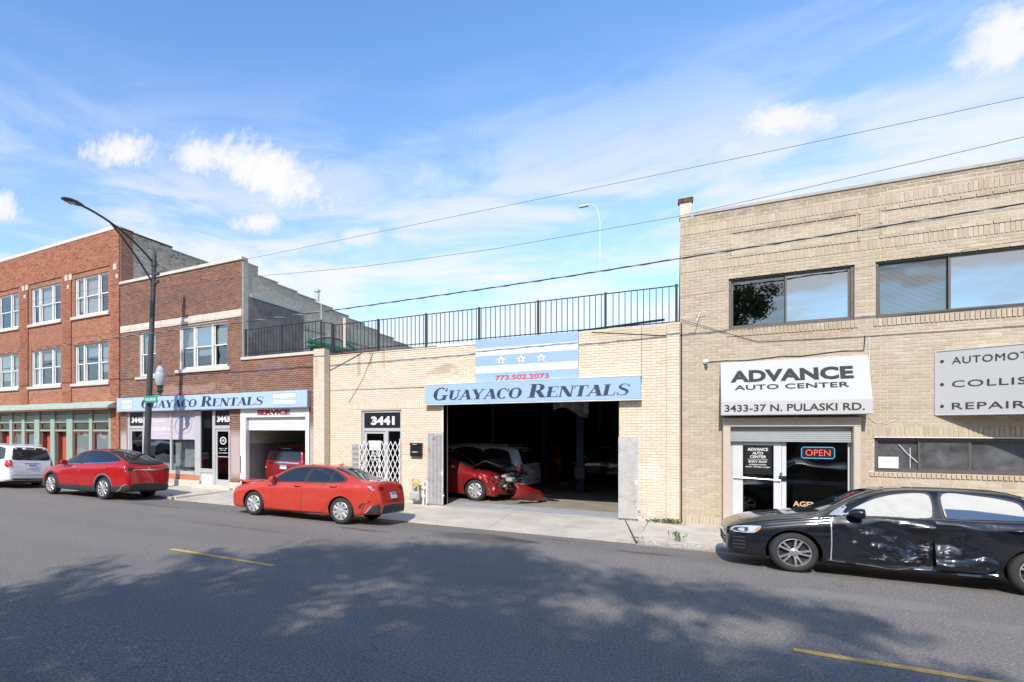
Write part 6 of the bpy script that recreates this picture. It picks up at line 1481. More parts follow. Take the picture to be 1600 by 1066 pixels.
class Skin:
    """lays panels on the body surface: outlines drawn in a view, then projected on to the body"""
    def __init__(s, vs, fs): s.t = BVHTree.FromPolygons([Vector(v) for v in vs], fs)
    def panel(s, mb, pts, axis='L', off=.004, rim=.012, step=.07, smooth=4, sharp=(), disp=None, mi=0):
        poly = smooth_poly(pts, smooth, sharp) if smooth > 1 else list(pts)
        # even out the outline
        ol = []
        for (a, b) in zip(poly, poly[1:] + poly[:1]):
            d = math.hypot(a[0] - b[0], a[1] - b[1]); k = max(1, int(d / step))
            ol += [(a[0] + (b[0] - a[0]) * i / k, a[1] + (b[1] - a[1]) * i / k) for i in range(k)]
        us = [p[0] for p in ol]; ws = [p[1] for p in ol]; inner = []
        nx = int((max(us) - min(us)) / step) + 1; ny = int((max(ws) - min(ws)) / step) + 1
        for i in range(1, nx):
            for j in range(1, ny):
                p = (min(us) + i * step, min(ws) + j * step + (.5 * step if i % 2 else 0) * 0)
                if inside(p, ol) and min((p[0] - q[0]) ** 2 + (p[1] - q[1]) ** 2 for q in ol) > (step * .4) ** 2: inner.append(p)
        V = [Vector(p) for p in ol + inner]; E = [(i, (i + 1) % len(ol)) for i in range(len(ol))]
        r = delaunay_2d_cdt(V, E, [list(range(len(ol)))], 1, 1e-5)
        v2, f2 = r[0], r[2]
        dirs = {'L': lambda u, v: (Vector((u, -3, v)), Vector((0, 1, 0))), 'R': lambda u, v: (Vector((u, 3, v)), Vector((0, -1, 0))), 'T': lambda u, v: (Vector((u, v, 4)), Vector((0, 0, -1))),
                'F': lambda u, v: (Vector((-3, u, v)), Vector((1, 0, 0))), 'B': lambda u, v: (Vector((9, u, v)), Vector((-1, 0, 0)))}
        if isinstance(axis, tuple):   # (angle from -Y towards +X, origin x): oblique view of a corner
            ang, ox, side = axis; dd = Vector((-math.sin(ang), math.cos(ang) * side, 0)); rt = Vector((math.cos(ang), math.sin(ang) * side, 0))
            fn = lambda u, v: (Vector((ox, 0, 0)) + rt * u - dd * 5 + Vector((0, 0, v)), dd)
        else: fn = dirs[axis]
        top = []; last = None
        for p in v2:
            o, d = fn(p[0], p[1]); h = s.t.ray_cast(o, d)
            if h[0] is None: h = s.t.find_nearest(o + d * 3.9 if not isinstance(axis, tuple) else o + d * 4.3)
            q = h[0] - d * off
            if disp: q = q - d * disp(p[0], p[1])
            top.append((q, d))
        n = len(top); vs = [t for t, _ in top]; fs = [tuple(f) for f in f2]
        ne = {}
        for f in fs:
            for a, b in zip(f, f[1:] + f[:1]): ne[(a, b)] = True
        bot = [t + d * rim for t, d in top]; mb.add(vs + bot, fs + [(a, b, b + n, a + n) for (a, b) in ne if (b, a) not in ne], mi)
        return mb
M['tyre'] = mat('tyre_rubber', (0.028, 0.027, 0.026), .85, var=.25, scale=14, bump=.002, bscale=60)
M['rim'] = mat('alloy_silver', (0.56, 0.56, 0.55), .35, .55, var=.08, scale=12)
M['rim_dark'] = mat('rim_black', (0.03, 0.03, 0.032), .5, .3, var=.1)
M['rim_bright'] = mat('machined_alloy', (0.62, 0.62, 0.62), .22, .8, var=.2, scale=20)
M['plastic'] = mat('black_trim_plastic', (0.03, 0.03, 0.032), .65, var=.15, scale=9)
M['well'] = mat('wheel_well', (0.012, 0.012, 0.012), .95, var=.2)
M['cglass'] = mat('dark_car_glass', (0.012, 0.015, 0.018), .04, 0, var=.1, spec=.9, scale=2)
M['taillight'] = mat('red_lamp_lens', (0.42, 0.012, 0.012), .12, var=.15, scale=30, coat=1)
M['clearlens'] = mat('clear_lamp_lens', (0.55, 0.56, 0.57), .12, .3, var=.3, scale=25, coat=1)
M['amber'] = mat('amber_lens', (0.62, 0.20, 0.04), .2, var=.1, coat=1)
M['plate_w'] = mat('number_plate', (0.56, 0.60, 0.64), .45, var=.12, scale=40)
M['plate_b'] = mat('plate_blue_band', (0.05, 0.28, 0.55), .45, var=.1)
M['red_a'] = paint_mat('faded_red_paint', (0.50, 0.040, 0.022), .08, .28, .10)
M['red_b'] = paint_mat('deep_red_paint', (0.46, 0.010, 0.014), .25, .25, .04)
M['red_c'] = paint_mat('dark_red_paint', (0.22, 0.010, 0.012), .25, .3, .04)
M['black_p'] = paint_mat('black_blue_paint', (0.006, 0.008, 0.013), .1, .25, .03)
M['white_p'] = paint_mat('white_car_paint', (0.72, 0.73, 0.74), .0, .35, .05)
M['silver_p'] = paint_mat('pale_silver_paint', (0.45, 0.48, 0.52), .1, .35, .05)
M['airbag'] = mat('curtain_airbag_cloth', (0.43, 0.42, 0.39), .85, var=.05, scale=6, bump=.012, bscale=7)

def wheel_meshes(key, r, wd, spokes, style):
    """tyre and rim turned about Y, outer face towards -Y"""
    rr = r * .70 if style != 'hub' else r * .68
    mb = MB(); h = wd / 2
    prof = [(rr, -h + .012), (rr + .012, -h - .002), (rr + (r - rr) * .45, -h - .008), (r - .028, -h + .006), (r - .006, -h + .03), (r, -h + .055), (r, h - .055), (r - .006, h - .03), (r - .028, h - .006), (rr + .02, h), (rr, h - .01)]
    mb.lathe(prof, 'y', (0, 0, 0), 48)
    for g in (-.035, 0.0, .035): pass
    ty = mb.build('tyre', M['tyre'], None, smooth=True, angle=50)
    mb = MB()
    mb.lathe([(rr + .001, -h + .008), (rr - .008, -h + .002), (rr - .016, -h + .012), (rr - .022, -h + .05), (rr - .03, h - .02)], 'y', (0, 0, 0), 48, 0)
    mb.lathe([(rr - .02, -h + .075), (.0, -h + .085)], 'y', (0, 0, 0), 32, 1)
    dark = 1
    def spoke(a0, w0, w1, r0, r1, y0, y1, mi=0, th=.018):
        c, s = math.cos(a0), math.sin(a0); rd = Vector((c, 0, s)); tg = Vector((-s, 0, c)); Y = Vector((0, 1, 0))
        secs = []
        for t in (0, .5, 1):
            rad = r0 + (r1 - r0) * t; w = w0 + (w1 - w0) * t; y = y0 + (y1 - y0) * t - .006 * math.sin(math.pi * t)
            p = rd * rad + Y * y; secs += [p - tg * w, p - tg * w * .7 - Y * .008, p + tg * w * .7 - Y * .008, p + tg * w, p + tg * w + Y * th, p - tg * w + Y * th]
        fs = []
        for k in (0, 1):
            for j in range(6): fs.append((k * 6 + j, k * 6 + (j + 1) % 6, (k + 1) * 6 + (j + 1) % 6, (k + 1) * 6 + j))
        fs += [tuple(range(6))[::-1], tuple(range(12, 18))]; mb.add(secs, fs, mi)
    yo = -h + .012
    for k in range(spokes):
        a = 2 * math.pi * k / spokes + .2
        if style == 'double':   # five pairs, bright faces on black
            for e in (-.20, .20):
                spoke(a + e, .016, .017, .06, rr - .012, yo + .020, yo, 0); spoke(a + e, .024, .027, .06, rr - .01, yo + .034, yo + .012, 1)
        elif style == 'hub':
            spoke(a, .026, .047, .05, rr - .008, yo + .005, yo, 0)
        elif style == 'turbine':
            spoke(a, .018, .036, .05, rr - .01, yo + .008, yo, 0)
        else:
            spoke(a, .022, .030, .05, rr - .01, yo + .015, yo, 0)
    mb.lathe([(0, yo - .006), (.045, yo - .004), (.062, yo + .006), (.066, yo + .03)], 'y', (0, 0, 0), 20, 0)
    for k in range(5):
        a = 2 * math.pi * k / 5; mb.lathe([(0, yo - .008), (.008, yo - .008), (.009, yo + .01)], 'y', (.038 * math.cos(a), 0, .038 * math.sin(a)), 6, 1)
    rm = mb.build('rim', [M['rim_bright'] if style == 'double' else M['rim'], M['rim_dark']], None, smooth=True, angle=30)
    md = (ty.data, rm.data)
    bpy.data.objects.remove(ty); bpy.data.objects.remove(rm)
    return md

def both(sk, name, mt, rt, pts, sides=('L', 'R'), **k):
    objs = []
    for s in sides:
        mb = MB(); sk.panel(mb, pts, axis=s, **k); o = mb.build(name, mt, rt, smooth=True, angle=40); objs.append(o)
    return objs
def one(sk, name, mt, rt, pts, axis, **k):
    mb = MB(); sk.panel(mb, pts, axis=axis, **k); return mb.build(name, mt, rt, smooth=True, angle=40)
def mirror_y(pts): return pts + [(x, -y) for x, y in pts[::-1]]
def ribbon(sk, pts, w, axis='L', off=.006, mb=None, rim=.008):
    """a strip of trim of width w following pts over the body"""
    mb = mb or MB(); L_, R_ = [], []
    for i, p in enumerate(pts):
        a, b = pts[max(i - 1, 0)], pts[min(i + 1, len(pts) - 1)]; d = math.hypot(b[0] - a[0], b[1] - a[1]); nx, ny = -(b[1] - a[1]) / d, (b[0] - a[0]) / d
        L_.append((p[0] + nx * w / 2, p[1] + ny * w / 2)); R_.append((p[0] - nx * w / 2, p[1] - ny * w / 2))
    sk.panel(mb, L_ + R_[::-1], axis=axis, off=off, rim=rim, smooth=1, step=.05); return mb
def curve2(P, n=6):
    out = []
    for i in range(len(P) - 1):
        p0, p1, p2, p3 = P[max(i - 1, 0)], P[i], P[i + 1], P[min(i + 2, len(P) - 1)]
        for k in range(n):
            t = k / n; out.append(tuple(.5 * (2 * p1[c] + (p2[c] - p0[c]) * t + (2 * p0[c] - 5 * p1[c] + 4 * p2[c] - p3[c]) * t * t + (3 * p1[c] - p0[c] - 3 * p2[c] + p3[c]) * t ** 3) for c in (0, 1)))
    out.append(P[-1]); return out
def car_base(name, label, cat, loc, rotz, roll, keys, paint, wheels, r, wd, spokes, style, group=None, low=None, body_disp=None, well=.36, steer=0.0, halfw=.89, pitch=0.):
    t = root(name, label, cat, loc, group, world_children=False); t.rotation_euler = (roll, pitch, rotz)
    vs, fs, fid = loft(keys, disp=body_disp); sk = Skin(vs, fs)
    mb = MB(); mb.add(vs, fs)
    mb.m = [2 if (low is not None and fi[1] < low) else 0 for fi in fid]
    o = mb.build('body', [paint, M['well'], M['plastic']], None)
    cb = MB()
    for wx in wheels:
        for s in (-1, 1):
            y0, y1 = (s * 1.3, s * (halfw - .33)); a, b = min(y0, y1), max(y0, y1)
            cb.lathe([(0, a), (well, a), (well, b), (0, b)], 'y', (wx, 0, r), 40, 1)
    cv = cb; cut = bpy.data.meshes.new('cut'); cut.from_pydata(cv.v, [], cv.f)
    for m_ in (paint, M['well'], M['plastic']): cut.materials.append(m_)
    cut.polygons.foreach_set('material_index', [1] * len(cut.polygons))
    bm = bmesh.new(); bm.from_mesh(cut); bmesh.ops.remove_doubles(bm, verts=bm.verts, dist=1e-5); bmesh.ops.recalc_face_normals(bm, faces=bm.faces); bm.to_mesh(cut); bm.free()
    co_ = bpy.data.objects.new('cut', cut); COL.objects.link(co_)
    md = o.modifiers.new('b', 'BOOLEAN'); md.object = co_; md.operation = 'DIFFERENCE'; md.solver = 'FAST'
    bpy.context.view_layer.update(); dg = bpy.context.evaluated_depsgraph_get()
    me = bpy.data.meshes.new_from_object(o.evaluated_get(dg)); o.modifiers.clear(); o.data = me
    bpy.data.objects.remove(co_)
    me.shade_smooth(); me.set_sharp_from_angle(angle=R(38)); o.parent = t
    ty, rm = wheel_meshes(name, r, wd, spokes, style)
    for i, wx in enumerate(wheels):
        for s in (-1, 1):
            w = bpy.data.objects.new('wheel', None); COL.objects.link(w); w.parent = t; w.location = (wx, s * (halfw - wd / 2 - .012), r)
            w.rotation_euler = (0, random.uniform(0, 6), (0 if s < 0 else math.pi) + (steer if i == 0 else 0))
            w.rotation_mode = 'XYZ'
            for d, nme in ((ty, 'tyre'), (rm, 'rim')):
                q = bpy.data.objects.new(nme, d); COL.objects.link(q); q.parent = w
    return t, sk, o
def plate(t, sk, x, y, z, nx=1, w=.31, h=.155, txt=False, tilt=0):
    """number plate facing +X (nx = 1) or -X"""
    mb = MB(); mb.bbox(-.006, .006, -w / 2, w / 2, -h / 2, h / 2, .003); p = mb.build('number_plate', M['plate_w'], t); p.location = (x, y, z); p.rotation_euler = (0, tilt, 0)
    mb = MB(); e = .0075 * nx; mb.box(min(0, e), max(0, e), -w / 2 + .006, w / 2 - .006, h * .12, h / 2 - .006); b = mb.build('plate_band', M['plate_b'], None); b.parent = p
    return p
def mirror_part(t, mt, x, y, z, s=-1, sc_=1.0, gl=True):
    m = MB(); nn = 10; secs = [(-.09, .02, .03), (-.06, .07, .055), (.0, .10, .075), (.06, .105, .08), (.085, .10, .075)]; vs = []
    for (dx, wy, wz) in secs:
        for j in range(nn):
            a = 2 * math.pi * j / nn; ca, sa = math.cos(a), math.sin(a); ex = lambda c: math.copysign(abs(c) ** .7, c)
            vs.append((x + dx * sc_, y + s * (.10 + wy * ex(ca)) * sc_, z + wz * ex(sa) * sc_))
    m.add(vs, [(i * nn + j, i * nn + (j + 1) % nn, (i + 1) * nn + (j + 1) % nn, (i + 1) * nn + j) for i in range(len(secs) - 1) for j in range(nn)] + [tuple(range(nn)), tuple(range((len(secs) - 1) * nn, len(secs) * nn))])
    m.tube([(x, y - s * .04, z - .05), (x, y + s * .06, z - .03)], .03 * sc_, 8)
    return m.build('mirror', mt, t, smooth=True, angle=50)

# ---- black saloon with crumpled doors, right foreground -------------------------------------------------
#        x     zb    w     zs    wg    zg    wr    zr    zt
JK = [(0.00, .27, .50, .50, .44, .55, .40, .58, .60),
      (0.03, .24, .66, .56, .60, .62, .54, .64, .66),
      (0.12, .20, .78, .62, .72, .67, .62, .70, .72),
      (0.30, .19, .85, .68, .79, .73, .66, .77, .80),
      (0.60, .18, .885, .75, .83, .80, .68, .85, .88),
      (0.95, .18, .89, .82, .84, .86, .68, .90, .935),
      (1.25, .18, .89, .87, .84, .91, .70, .95, .985),
      (1.45, .18, .89, .90, .84, .94, .69, 1.06, 1.10),
      (1.75, .18, .89, .92, .83, .96, .65, 1.22, 1.27),
      (2.05, .18, .89, .93, .825, .97, .61, 1.325, 1.385),
      (2.40, .18, .89, .94, .825, .98, .60, 1.37, 1.42),
      (2.85, .18, .89, .955, .825, .99, .60, 1.37, 1.428),
      (3.25, .18, .89, .97, .825, 1.00, .59, 1.35, 1.425),
      (3.60, .18, .888, .985, .82, 1.015, .61, 1.265, 1.33),
      (3.90, .19, .88, .99, .80, 1.02, .64, 1.13, 1.17),
      (4.10, .20, .87, .99, .78, 1.02, .66, 1.055, 1.085),
      (4.40, .22, .83, .98, .74, 1.01, .64, 1.035, 1.055),
      (4.56, .25, .78, .90, .70, .93, .60, .96, .985),
      (4.64, .30, .70, .78, .63, .81, .56, .84, .86),
      (4.66, .36, .62, .66, .56, .68, .50, .70, .72)]
def sst(a, b, v):
    t = min(1, max(0, (v - a) / (b - a))); return t * t * (3 - 2 * t)
def dent_mask(x, z): return sst(1.40, 1.85, x) * sst(3.25, 2.95, x) * sst(.20, .34, z) * sst(.96, .84, z)
def front_dent(x, y, z):
    return (x, y + (.13 * dent_mask(x, z) if y < -.5 else 0), z)
jt, jsk, jb = car_base('black_sedan', 'black saloon car with crushed left doors and white curtain airbags showing', 'car', (.72, 12.32, -.04), 0, -R(2.6), JK, M['black_p'], (.89, 3.54), .316, .215, 5, 'double', steer=.10, body_disp=front_dent)
def crush(u, v):
    u += .03 * noise.noise(Vector((u * 5, v * 5, 9)))
    n = noise.noise(Vector((u * 2.2, v * 3.5, 1.7))) ; n2 = noise.noise(Vector((u * 6, v * 9, 5.1))); n3 = noise.noise(Vector((u * 17, v * 22, 2.2)))
    k = max(0, 1 - abs(u - 2.45) / 1.25); lowk = max(0, min(1, (.85 - v) / .25)) ; low2 = max(0, 1 - abs(v - .42) / .34) * max(0, 1 - abs(u - 2.2) / .75)
    ridge = .050 * max(0, 1 - abs((v - .52) + .22 * (u - 1.8)) / .10) * k
    return .13 * dent_mask(u, v) - .065 * k * lowk + dent_mask(u, v) * (.055 * n * (.5 + k) + .038 * n2 * (.25 + 1.8 * low2) + .045 * abs(n3) * low2 * 1.6 + ridge * .9)
def crush2(u, v):
    k = max(0, 1 - (u - 2.5) / .75); r1 = max(0, 1 - abs(v - (.34 + .10 * max(0, 1 - abs(u - 3.0) / .22))) / .07)
    n = noise.noise(Vector((u * 2.6, v * 3.2, 7.7))); n2 = noise.noise(Vector((u * 8, v * 10, 3.3)))
    return .13 * dent_mask(u, v) + dent_mask(u, v) * (-.07 * max(0, 1 - abs(v - .62) / .3) * (.5 + .5 * k) + .045 * n + .026 * n2 * k + .050 * r1)
def scraped():
    """black paint scraped to primer and silver where the doors are creased"""
    m = paint_mat('scraped_black_paint', (0.006, 0.008, 0.013), .1, .22, .02); nt = m.node_tree; N, L = nt.nodes, nt.links; b = N['Principled BSDF']
    tc = N.new('ShaderNodeTexCoord'); mp = N.new('ShaderNodeMapping'); mp.inputs['Scale'].default_value = (4.5, 1, 17.0); mp.inputs['Rotation'].default_value = (0, .35, 0); L.new(tc.outputs['Object'], mp.inputs[0])
    nz = N.new('ShaderNodeTexNoise'); nz.inputs['Scale'].default_value = 2.2; nz.inputs['Detail'].default_value = 10; nz.inputs['Roughness'].default_value = .78; nz.inputs['Distortion'].default_value = 1.4; L.new(mp.outputs[0], nz.inputs['Vector'])
    sp = N.new('ShaderNodeSeparateXYZ'); L.new(tc.outputs['Object'], sp.inputs[0])
    def mm(op, a, c, cl=False):
        n = N.new('ShaderNodeMath'); n.operation = op; n.use_clamp = cl
        for i, v in enumerate((a, c)):
            if isinstance(v, (int, float)): n.inputs[i].default_value = v
            else: L.new(v, n.inputs[i])
        return n.outputs[0]
    tot = None
    for (cx, cz, rx, rz) in ((2.25, .37, .48, .14), (2.42, .56, .16, .22), (1.75, .72, .33, .12), (2.15, .90, .30, .07), (2.62, .52, .10, .22), (1.62, .57, .12, .14)):
        ex = mm('DIVIDE', mm('SUBTRACT', sp.outputs[0], cx), rx); ez = mm('DIVIDE', mm('SUBTRACT', sp.outputs[2], cz), rz)
        k = mm('SUBTRACT', 1.0, mm('SQRT', mm('ADD', mm('MULTIPLY', ex, ex), mm('MULTIPLY', ez, ez)), 0), True); tot = k if tot is None else mm('MAXIMUM', tot, k)
    v = mm('ADD', nz.outputs['Fac'], mm('MULTIPLY', tot, .30)); r = N.new('ShaderNodeMapRange'); L.new(v, r.inputs[0]); r.inputs[1].default_value = .76; r.inputs[2].default_value = .81
    k = mm('MULTIPLY', r.outputs[0], mm('MULTIPLY', tot, 6.0, True))
    old = b.inputs['Base Color'].links[0].from_socket; mx = N.new('ShaderNodeMix'); mx.data_type = 'RGBA'; L.new(k, mx.inputs[0]); L.new(old, mx.inputs[6]); mx.inputs[7].default_value = (.52, .52, .50, 1); L.new(mx.outputs[2], b.inputs['Base Color'])
    L.new(mm('SUBTRACT', 1.0, k), b.inputs['Coat Weight']); L.new(mm('MULTIPLY', k, .7), b.inputs['Metallic']); 
    bp = N.new('ShaderNodeBump'); bp.inputs['Distance'].default_value = .012; bp.inputs['Strength'].default_value = .6; L.new(mm('MULTIPLY', nz.outputs['Fac'], tot), bp.inputs['Height']); L.new(bp.outputs[0], b.inputs['Normal']); L.new(bp.outputs[0], b.inputs['Coat Normal'])
    return m
M['scraped'] = scraped()
FD = [(1.37, .955), (1.36, .60), (1.36, .24), (1.9, .235), (2.49, .25), (2.50, .60), (2.50, .975), (2.0, .965)]
RD = [(2.515, .975), (2.51, .6), (2.50, .25), (3.0, .26), (3.12, .34), (3.18, .52), (3.30, .72), (3.52, .86), (3.62, 1.00), (3.0, .99)]
def grow(P, e):
    cx = sum(p[0] for p in P) / len(P); cz = sum(p[1] for p in P) / len(P); return [(x + math.copysign(e, x - cx), z + math.copysign(e, z - cz)) for x, z in P]
for P_ in (FD, RD): both(jsk, 'door_gap_shade', M['plastic'], jt, grow(P_, .008), off=.0015, smooth=3, sharp=range(10), step=.09)  # dark sheet under each door paints the shaded gap round it
d1 = one(jsk, 'door', M['scraped'], jt, FD, 'L', off=.012, rim=.03, smooth=2, sharp=range(8), step=.022, disp=crush); d1['label'] = 'crushed black front door scraped to bare metal'
d2 = one(jsk, 'door', M['scraped'], jt, RD, 'L', off=.012, rim=.03, smooth=2, sharp=range(10), step=.024, disp=crush2); d2['label'] = 'dented black rear door'
one(jsk, 'door', M['black_p'], jt, FD, 'R', off=.006, smooth=3, sharp=range(8)); one(jsk, 'door', M['black_p'], jt, RD, 'R', off=.006, smooth=3, sharp=range(10))
FW = [(1.55, .985), (1.72, 1.13), (1.95, 1.255), (2.2, 1.325), (2.44, 1.345), (2.50, 1.31), (2.50, 1.12), (2.46, 1.0), (2.0, .985)]
RW = [(2.65, 1.345), (3.0, 1.34), (3.25, 1.30), (3.40, 1.24), (3.42, 1.06), (3.38, 1.03), (3.0, 1.015), (2.66, 1.005), (2.62, 1.05)]
both(jsk, 'window_frame', M['plastic'], jt, grow(FW, .028), off=.003, smooth=3, step=.035); both(jsk, 'window_frame', M['plastic'], jt, grow(RW, .028), off=.003, smooth=3, step=.035)
def cloth(u, v): return .014 * noise.noise(Vector((u * 6 + v * 5, v * 4, 0))) + .006 * noise.noise(Vector((u * 16 + v * 9, v * 12, 4))) + .016 * max(0, 1 - abs(v - 1.0 - .5 * (u - 1.75)) / .03) * (1 if u < 2.3 else 0)
for P_, lb in ((FW, 'white curtain airbag behind the front window'), (RW, 'white curtain airbag behind the rear window')):
    o = one(jsk, 'curtain_airbag', M['airbag'], jt, P_, 'L', off=.020, smooth=4, step=.025, disp=cloth); o['label'] = lb
one(jsk, 'window', M['cglass'], jt, FW, 'R', off=.006, smooth=4); one(jsk, 'window', M['cglass'], jt, RW, 'R', off=.006, smooth=4)
one(jsk, 'window', glass_mat('lowered_glass', (.34, .42, .55), .06), jt, [(2.64, 1.0), (3.40, 1.03), (3.41, 1.09), (2.9, 1.14), (2.63, 1.14)], 'L', off=.034, rim=.003, smooth=1)
one(jsk, 'windscreen', M['cglass'], jt, mirror_y([(1.27, -.10), (1.30, -.55), (1.40, -.70), (1.75, -.655), (2.02, -.58), (2.05, -.3)]), 'T', off=.004, smooth=3)
one(jsk, 'rear_window', M['cglass'], jt, mirror_y([(4.02, -.1), (4.0, -.55), (3.9, -.62), (3.45, -.56), (3.42, -.3)]), 'T', off=.004, smooth=3)
mb = ribbon(jsk, curve2([(1.0, .95), (1.2, .98), (1.42, 1.02)]), .05); 
jh = (1, -1)
for s in jh:
    ax_ = 'L' if s == 1 else 'R'
    o = one(jsk, 'headlight', M['clearlens'], jt, [(.06, .585), (.09, .64), (.16, .675), (.47, .705), (.46, .66), (.38, .585), (.20, .575)], ax_, off=.006, smooth=2, step=.04)
    q = one(jsk, 'lamp_bezel', M['plastic'], jt, [(.10, .60), (.13, .645), (.30, .665), (.28, .595)], ax_, off=.010, smooth=2, step=.04); q.parent = o
    q = one(jsk, 'lamp_reflector', M['clearlens'], jt, [(.17, .605), (.18, .64), (.25, .65), (.25, .60)], ax_, off=.013, smooth=2, step=.04); q.parent = o
    q = one(jsk, 'indicator', M['amber'], jt, [(.385, .62), (.42, .685), (.465, .69), (.45, .64)], ax_, off=.011, smooth=1, step=.04); q.parent = o
    mb = MB()
    for z in (.305, .365, .425, .485): ribbon(jsk, [(.01, z), (.10, z + .003), (.26, z + .012)], .024, ax_, .006, mb)
    mb.build('bumper_vents', M['plastic'], jt)
    mb = MB(); ribbon(jsk, [(.02, .245), (.15, .205), (.42, .185), (.50, .20)], .02, ax_, .012, mb); mb.build('lower_lip', M['plastic'], jt)
mb = MB()
for z in (.36, .41, .46): ribbon(jsk, [(-.55, z), (0, z), (.55, z)], .022, 'F', .008, mb)
mb.build('lower_grille', M['plastic'], jt)
mb = MB()
for z in (.57, .60, .63): ribbon(jsk, [(-.42, z), (0, z - .005), (.42, z)], .012, 'F', .010, mb)
mb.build('grille', M['chrome'], jt)
mb = MB(); jsk.panel(mb, [(1.24, .25), (1.26, .16), (2.0, .16), (3.14, .17), (3.16, .25), (2.4, .235), (1.9, .215)], 'L', off=.012, rim=.05, smooth=2, step=.05, disp=lambda u, v: .012 * noise.noise(Vector((u * 6, v * 3, 0)))); mb.build('sill', M['black_p'], jt, smooth=True)
mb = MB(); ribbon(jsk, curve2([(1.3, .255), (1.8, .225), (2.05, .20), (2.3, .235), (3.12, .255)]), .012, 'L', .035, mb, .02); mb.build('sill_trim', M['chrome'], jt, smooth=True)
mb = MB(); ribbon(jsk, curve2([(1.50, .965), (2.0, .972), (2.6, .985), (3.2, 1.0), (3.60, 1.03)]), .022, 'L', .018, mb, .014); mb.build('window_strip', M['plastic'], jt)
for x, z in ((2.33, .845), (3.34, .885)):
    mb = MB(); mb.tube([(x - .11, -.915, z), (x - .06, -.945, z + .005), (x + .06, -.945, z + .01), (x + .11, -.92, z + .01)], .014, 8); mb.build('door_handle', M['black_p'], jt, smooth=True)
mirror_part(jt, M['black_p'], 1.63, -.86, 1.01, -1); mirror_part(jt, M['black_p'], 1.63, .86, 1.01, 1)
mb = MB(); ribbon(jsk, [(1.345, .23), (1.352, .5), (1.35, .78), (1.355, .95)], .012, 'L', .005, mb); mb.build('torn_edge', M['rim'], jt)
mb = MB(); jsk.panel(mb, [(1.34, .955), (1.42, 1.03), (1.60, 1.16), (1.56, 1.08), (1.50, 1.0), (1.60, .985), (1.5, .955)], 'L', off=.006, rim=.01, smooth=1, step=.05); mb.build('pillar_trim', M['rim'], jt)
both(jsk, 'taillight', M['taillight'], jt, [(4.35, .78), (4.38, .95), (4.54, .93), (4.56, .78)], off=.005, smooth=2)
both(jsk, 'wheel_arch_lip', M['black_p'], jt, [(.89 + .385 * math.cos(a), .316 + .385 * math.sin(a)) for a in [math.pi * (.02 + .96 * i / 14) for i in range(15)]] + [(.89 + .362 * math.cos(a), .316 + .362 * math.sin(a)) for a in [math.pi * (.98 - .96 * i / 14) for i in range(15)]], off=.010, smooth=1, rim=.02)
one(jsk, 'hood', M['black_p'], jt, mirror_y([(.16, -.1), (.20, -.5), (.32, -.66), (.7, -.70), (1.15, -.70), (1.22, -.4), (1.24, -.1)]), 'T', off=.004, smooth=3, rim=.01)
mb = MB(); mb.box(1.4, 3.6, -.5, .5, .35, .75)
for x in (2.2, 3.2):
    for y in (-.4, .4): mb.bbox(x, x + .2, y - .25, y + .25, .6, 1.15, .05)
mb.build('cabin', M['dark'], jt)

# ---- red saloon, middle ---------------------------------------------------------------------------------
CK = [(0.00, .28, .48, .46, .42, .52, .36, .56, .58),
      (0.04, .22, .66, .54, .60, .60, .52, .64, .66),
      (0.14, .18, .78, .62, .71, .68, .60, .72, .74),
      (0.32, .17, .855, .68, .79, .74, .66, .79, .81),
      (0.62, .17, .885, .75, .83, .80, .68, .845, .875),
      (0.95, .17, .89, .82, .84, .86, .69, .90, .93),
      (1.18, .17, .89, .86, .84, .90, .70, .94, .97),
      (1.42, .17, .89, .88, .84, .92, .685, 1.06, 1.10),
      (1.75, .17, .89, .90, .83, .94, .64, 1.215, 1.265),
      (2.10, .17, .89, .915, .825, .955, .60, 1.33, 1.385),
      (2.50, .17, .89, .93, .82, .965, .58, 1.375, 1.435),
      (2.95, .17, .89, .945, .82, .98, .575, 1.365, 1.43),
      (3.30, .18, .89, .96, .82, .995, .58, 1.32, 1.385),
      (3.60, .19, .89, .975, .81, 1.005, .60, 1.23, 1.29),
      (3.90, .21, .885, .985, .79, 1.015, .63, 1.125, 1.165),
      (4.15, .24, .865, .985, .77, 1.015, .65, 1.055, 1.085),
      (4.38, .27, .83, .97, .75, 1.00, .66, 1.03, 1.055),
      (4.53, .28, .79, .92, .72, .965, .64, 1.00, 1.03),
      (4.60, .29, .74, .78, .68, .82, .60, .85, .87),
      (4.66, .30, .66, .60, .60, .63, .54, .66, .68),
      (4.68, .32, .56, .52, .50, .54, .44, .56, .57)]
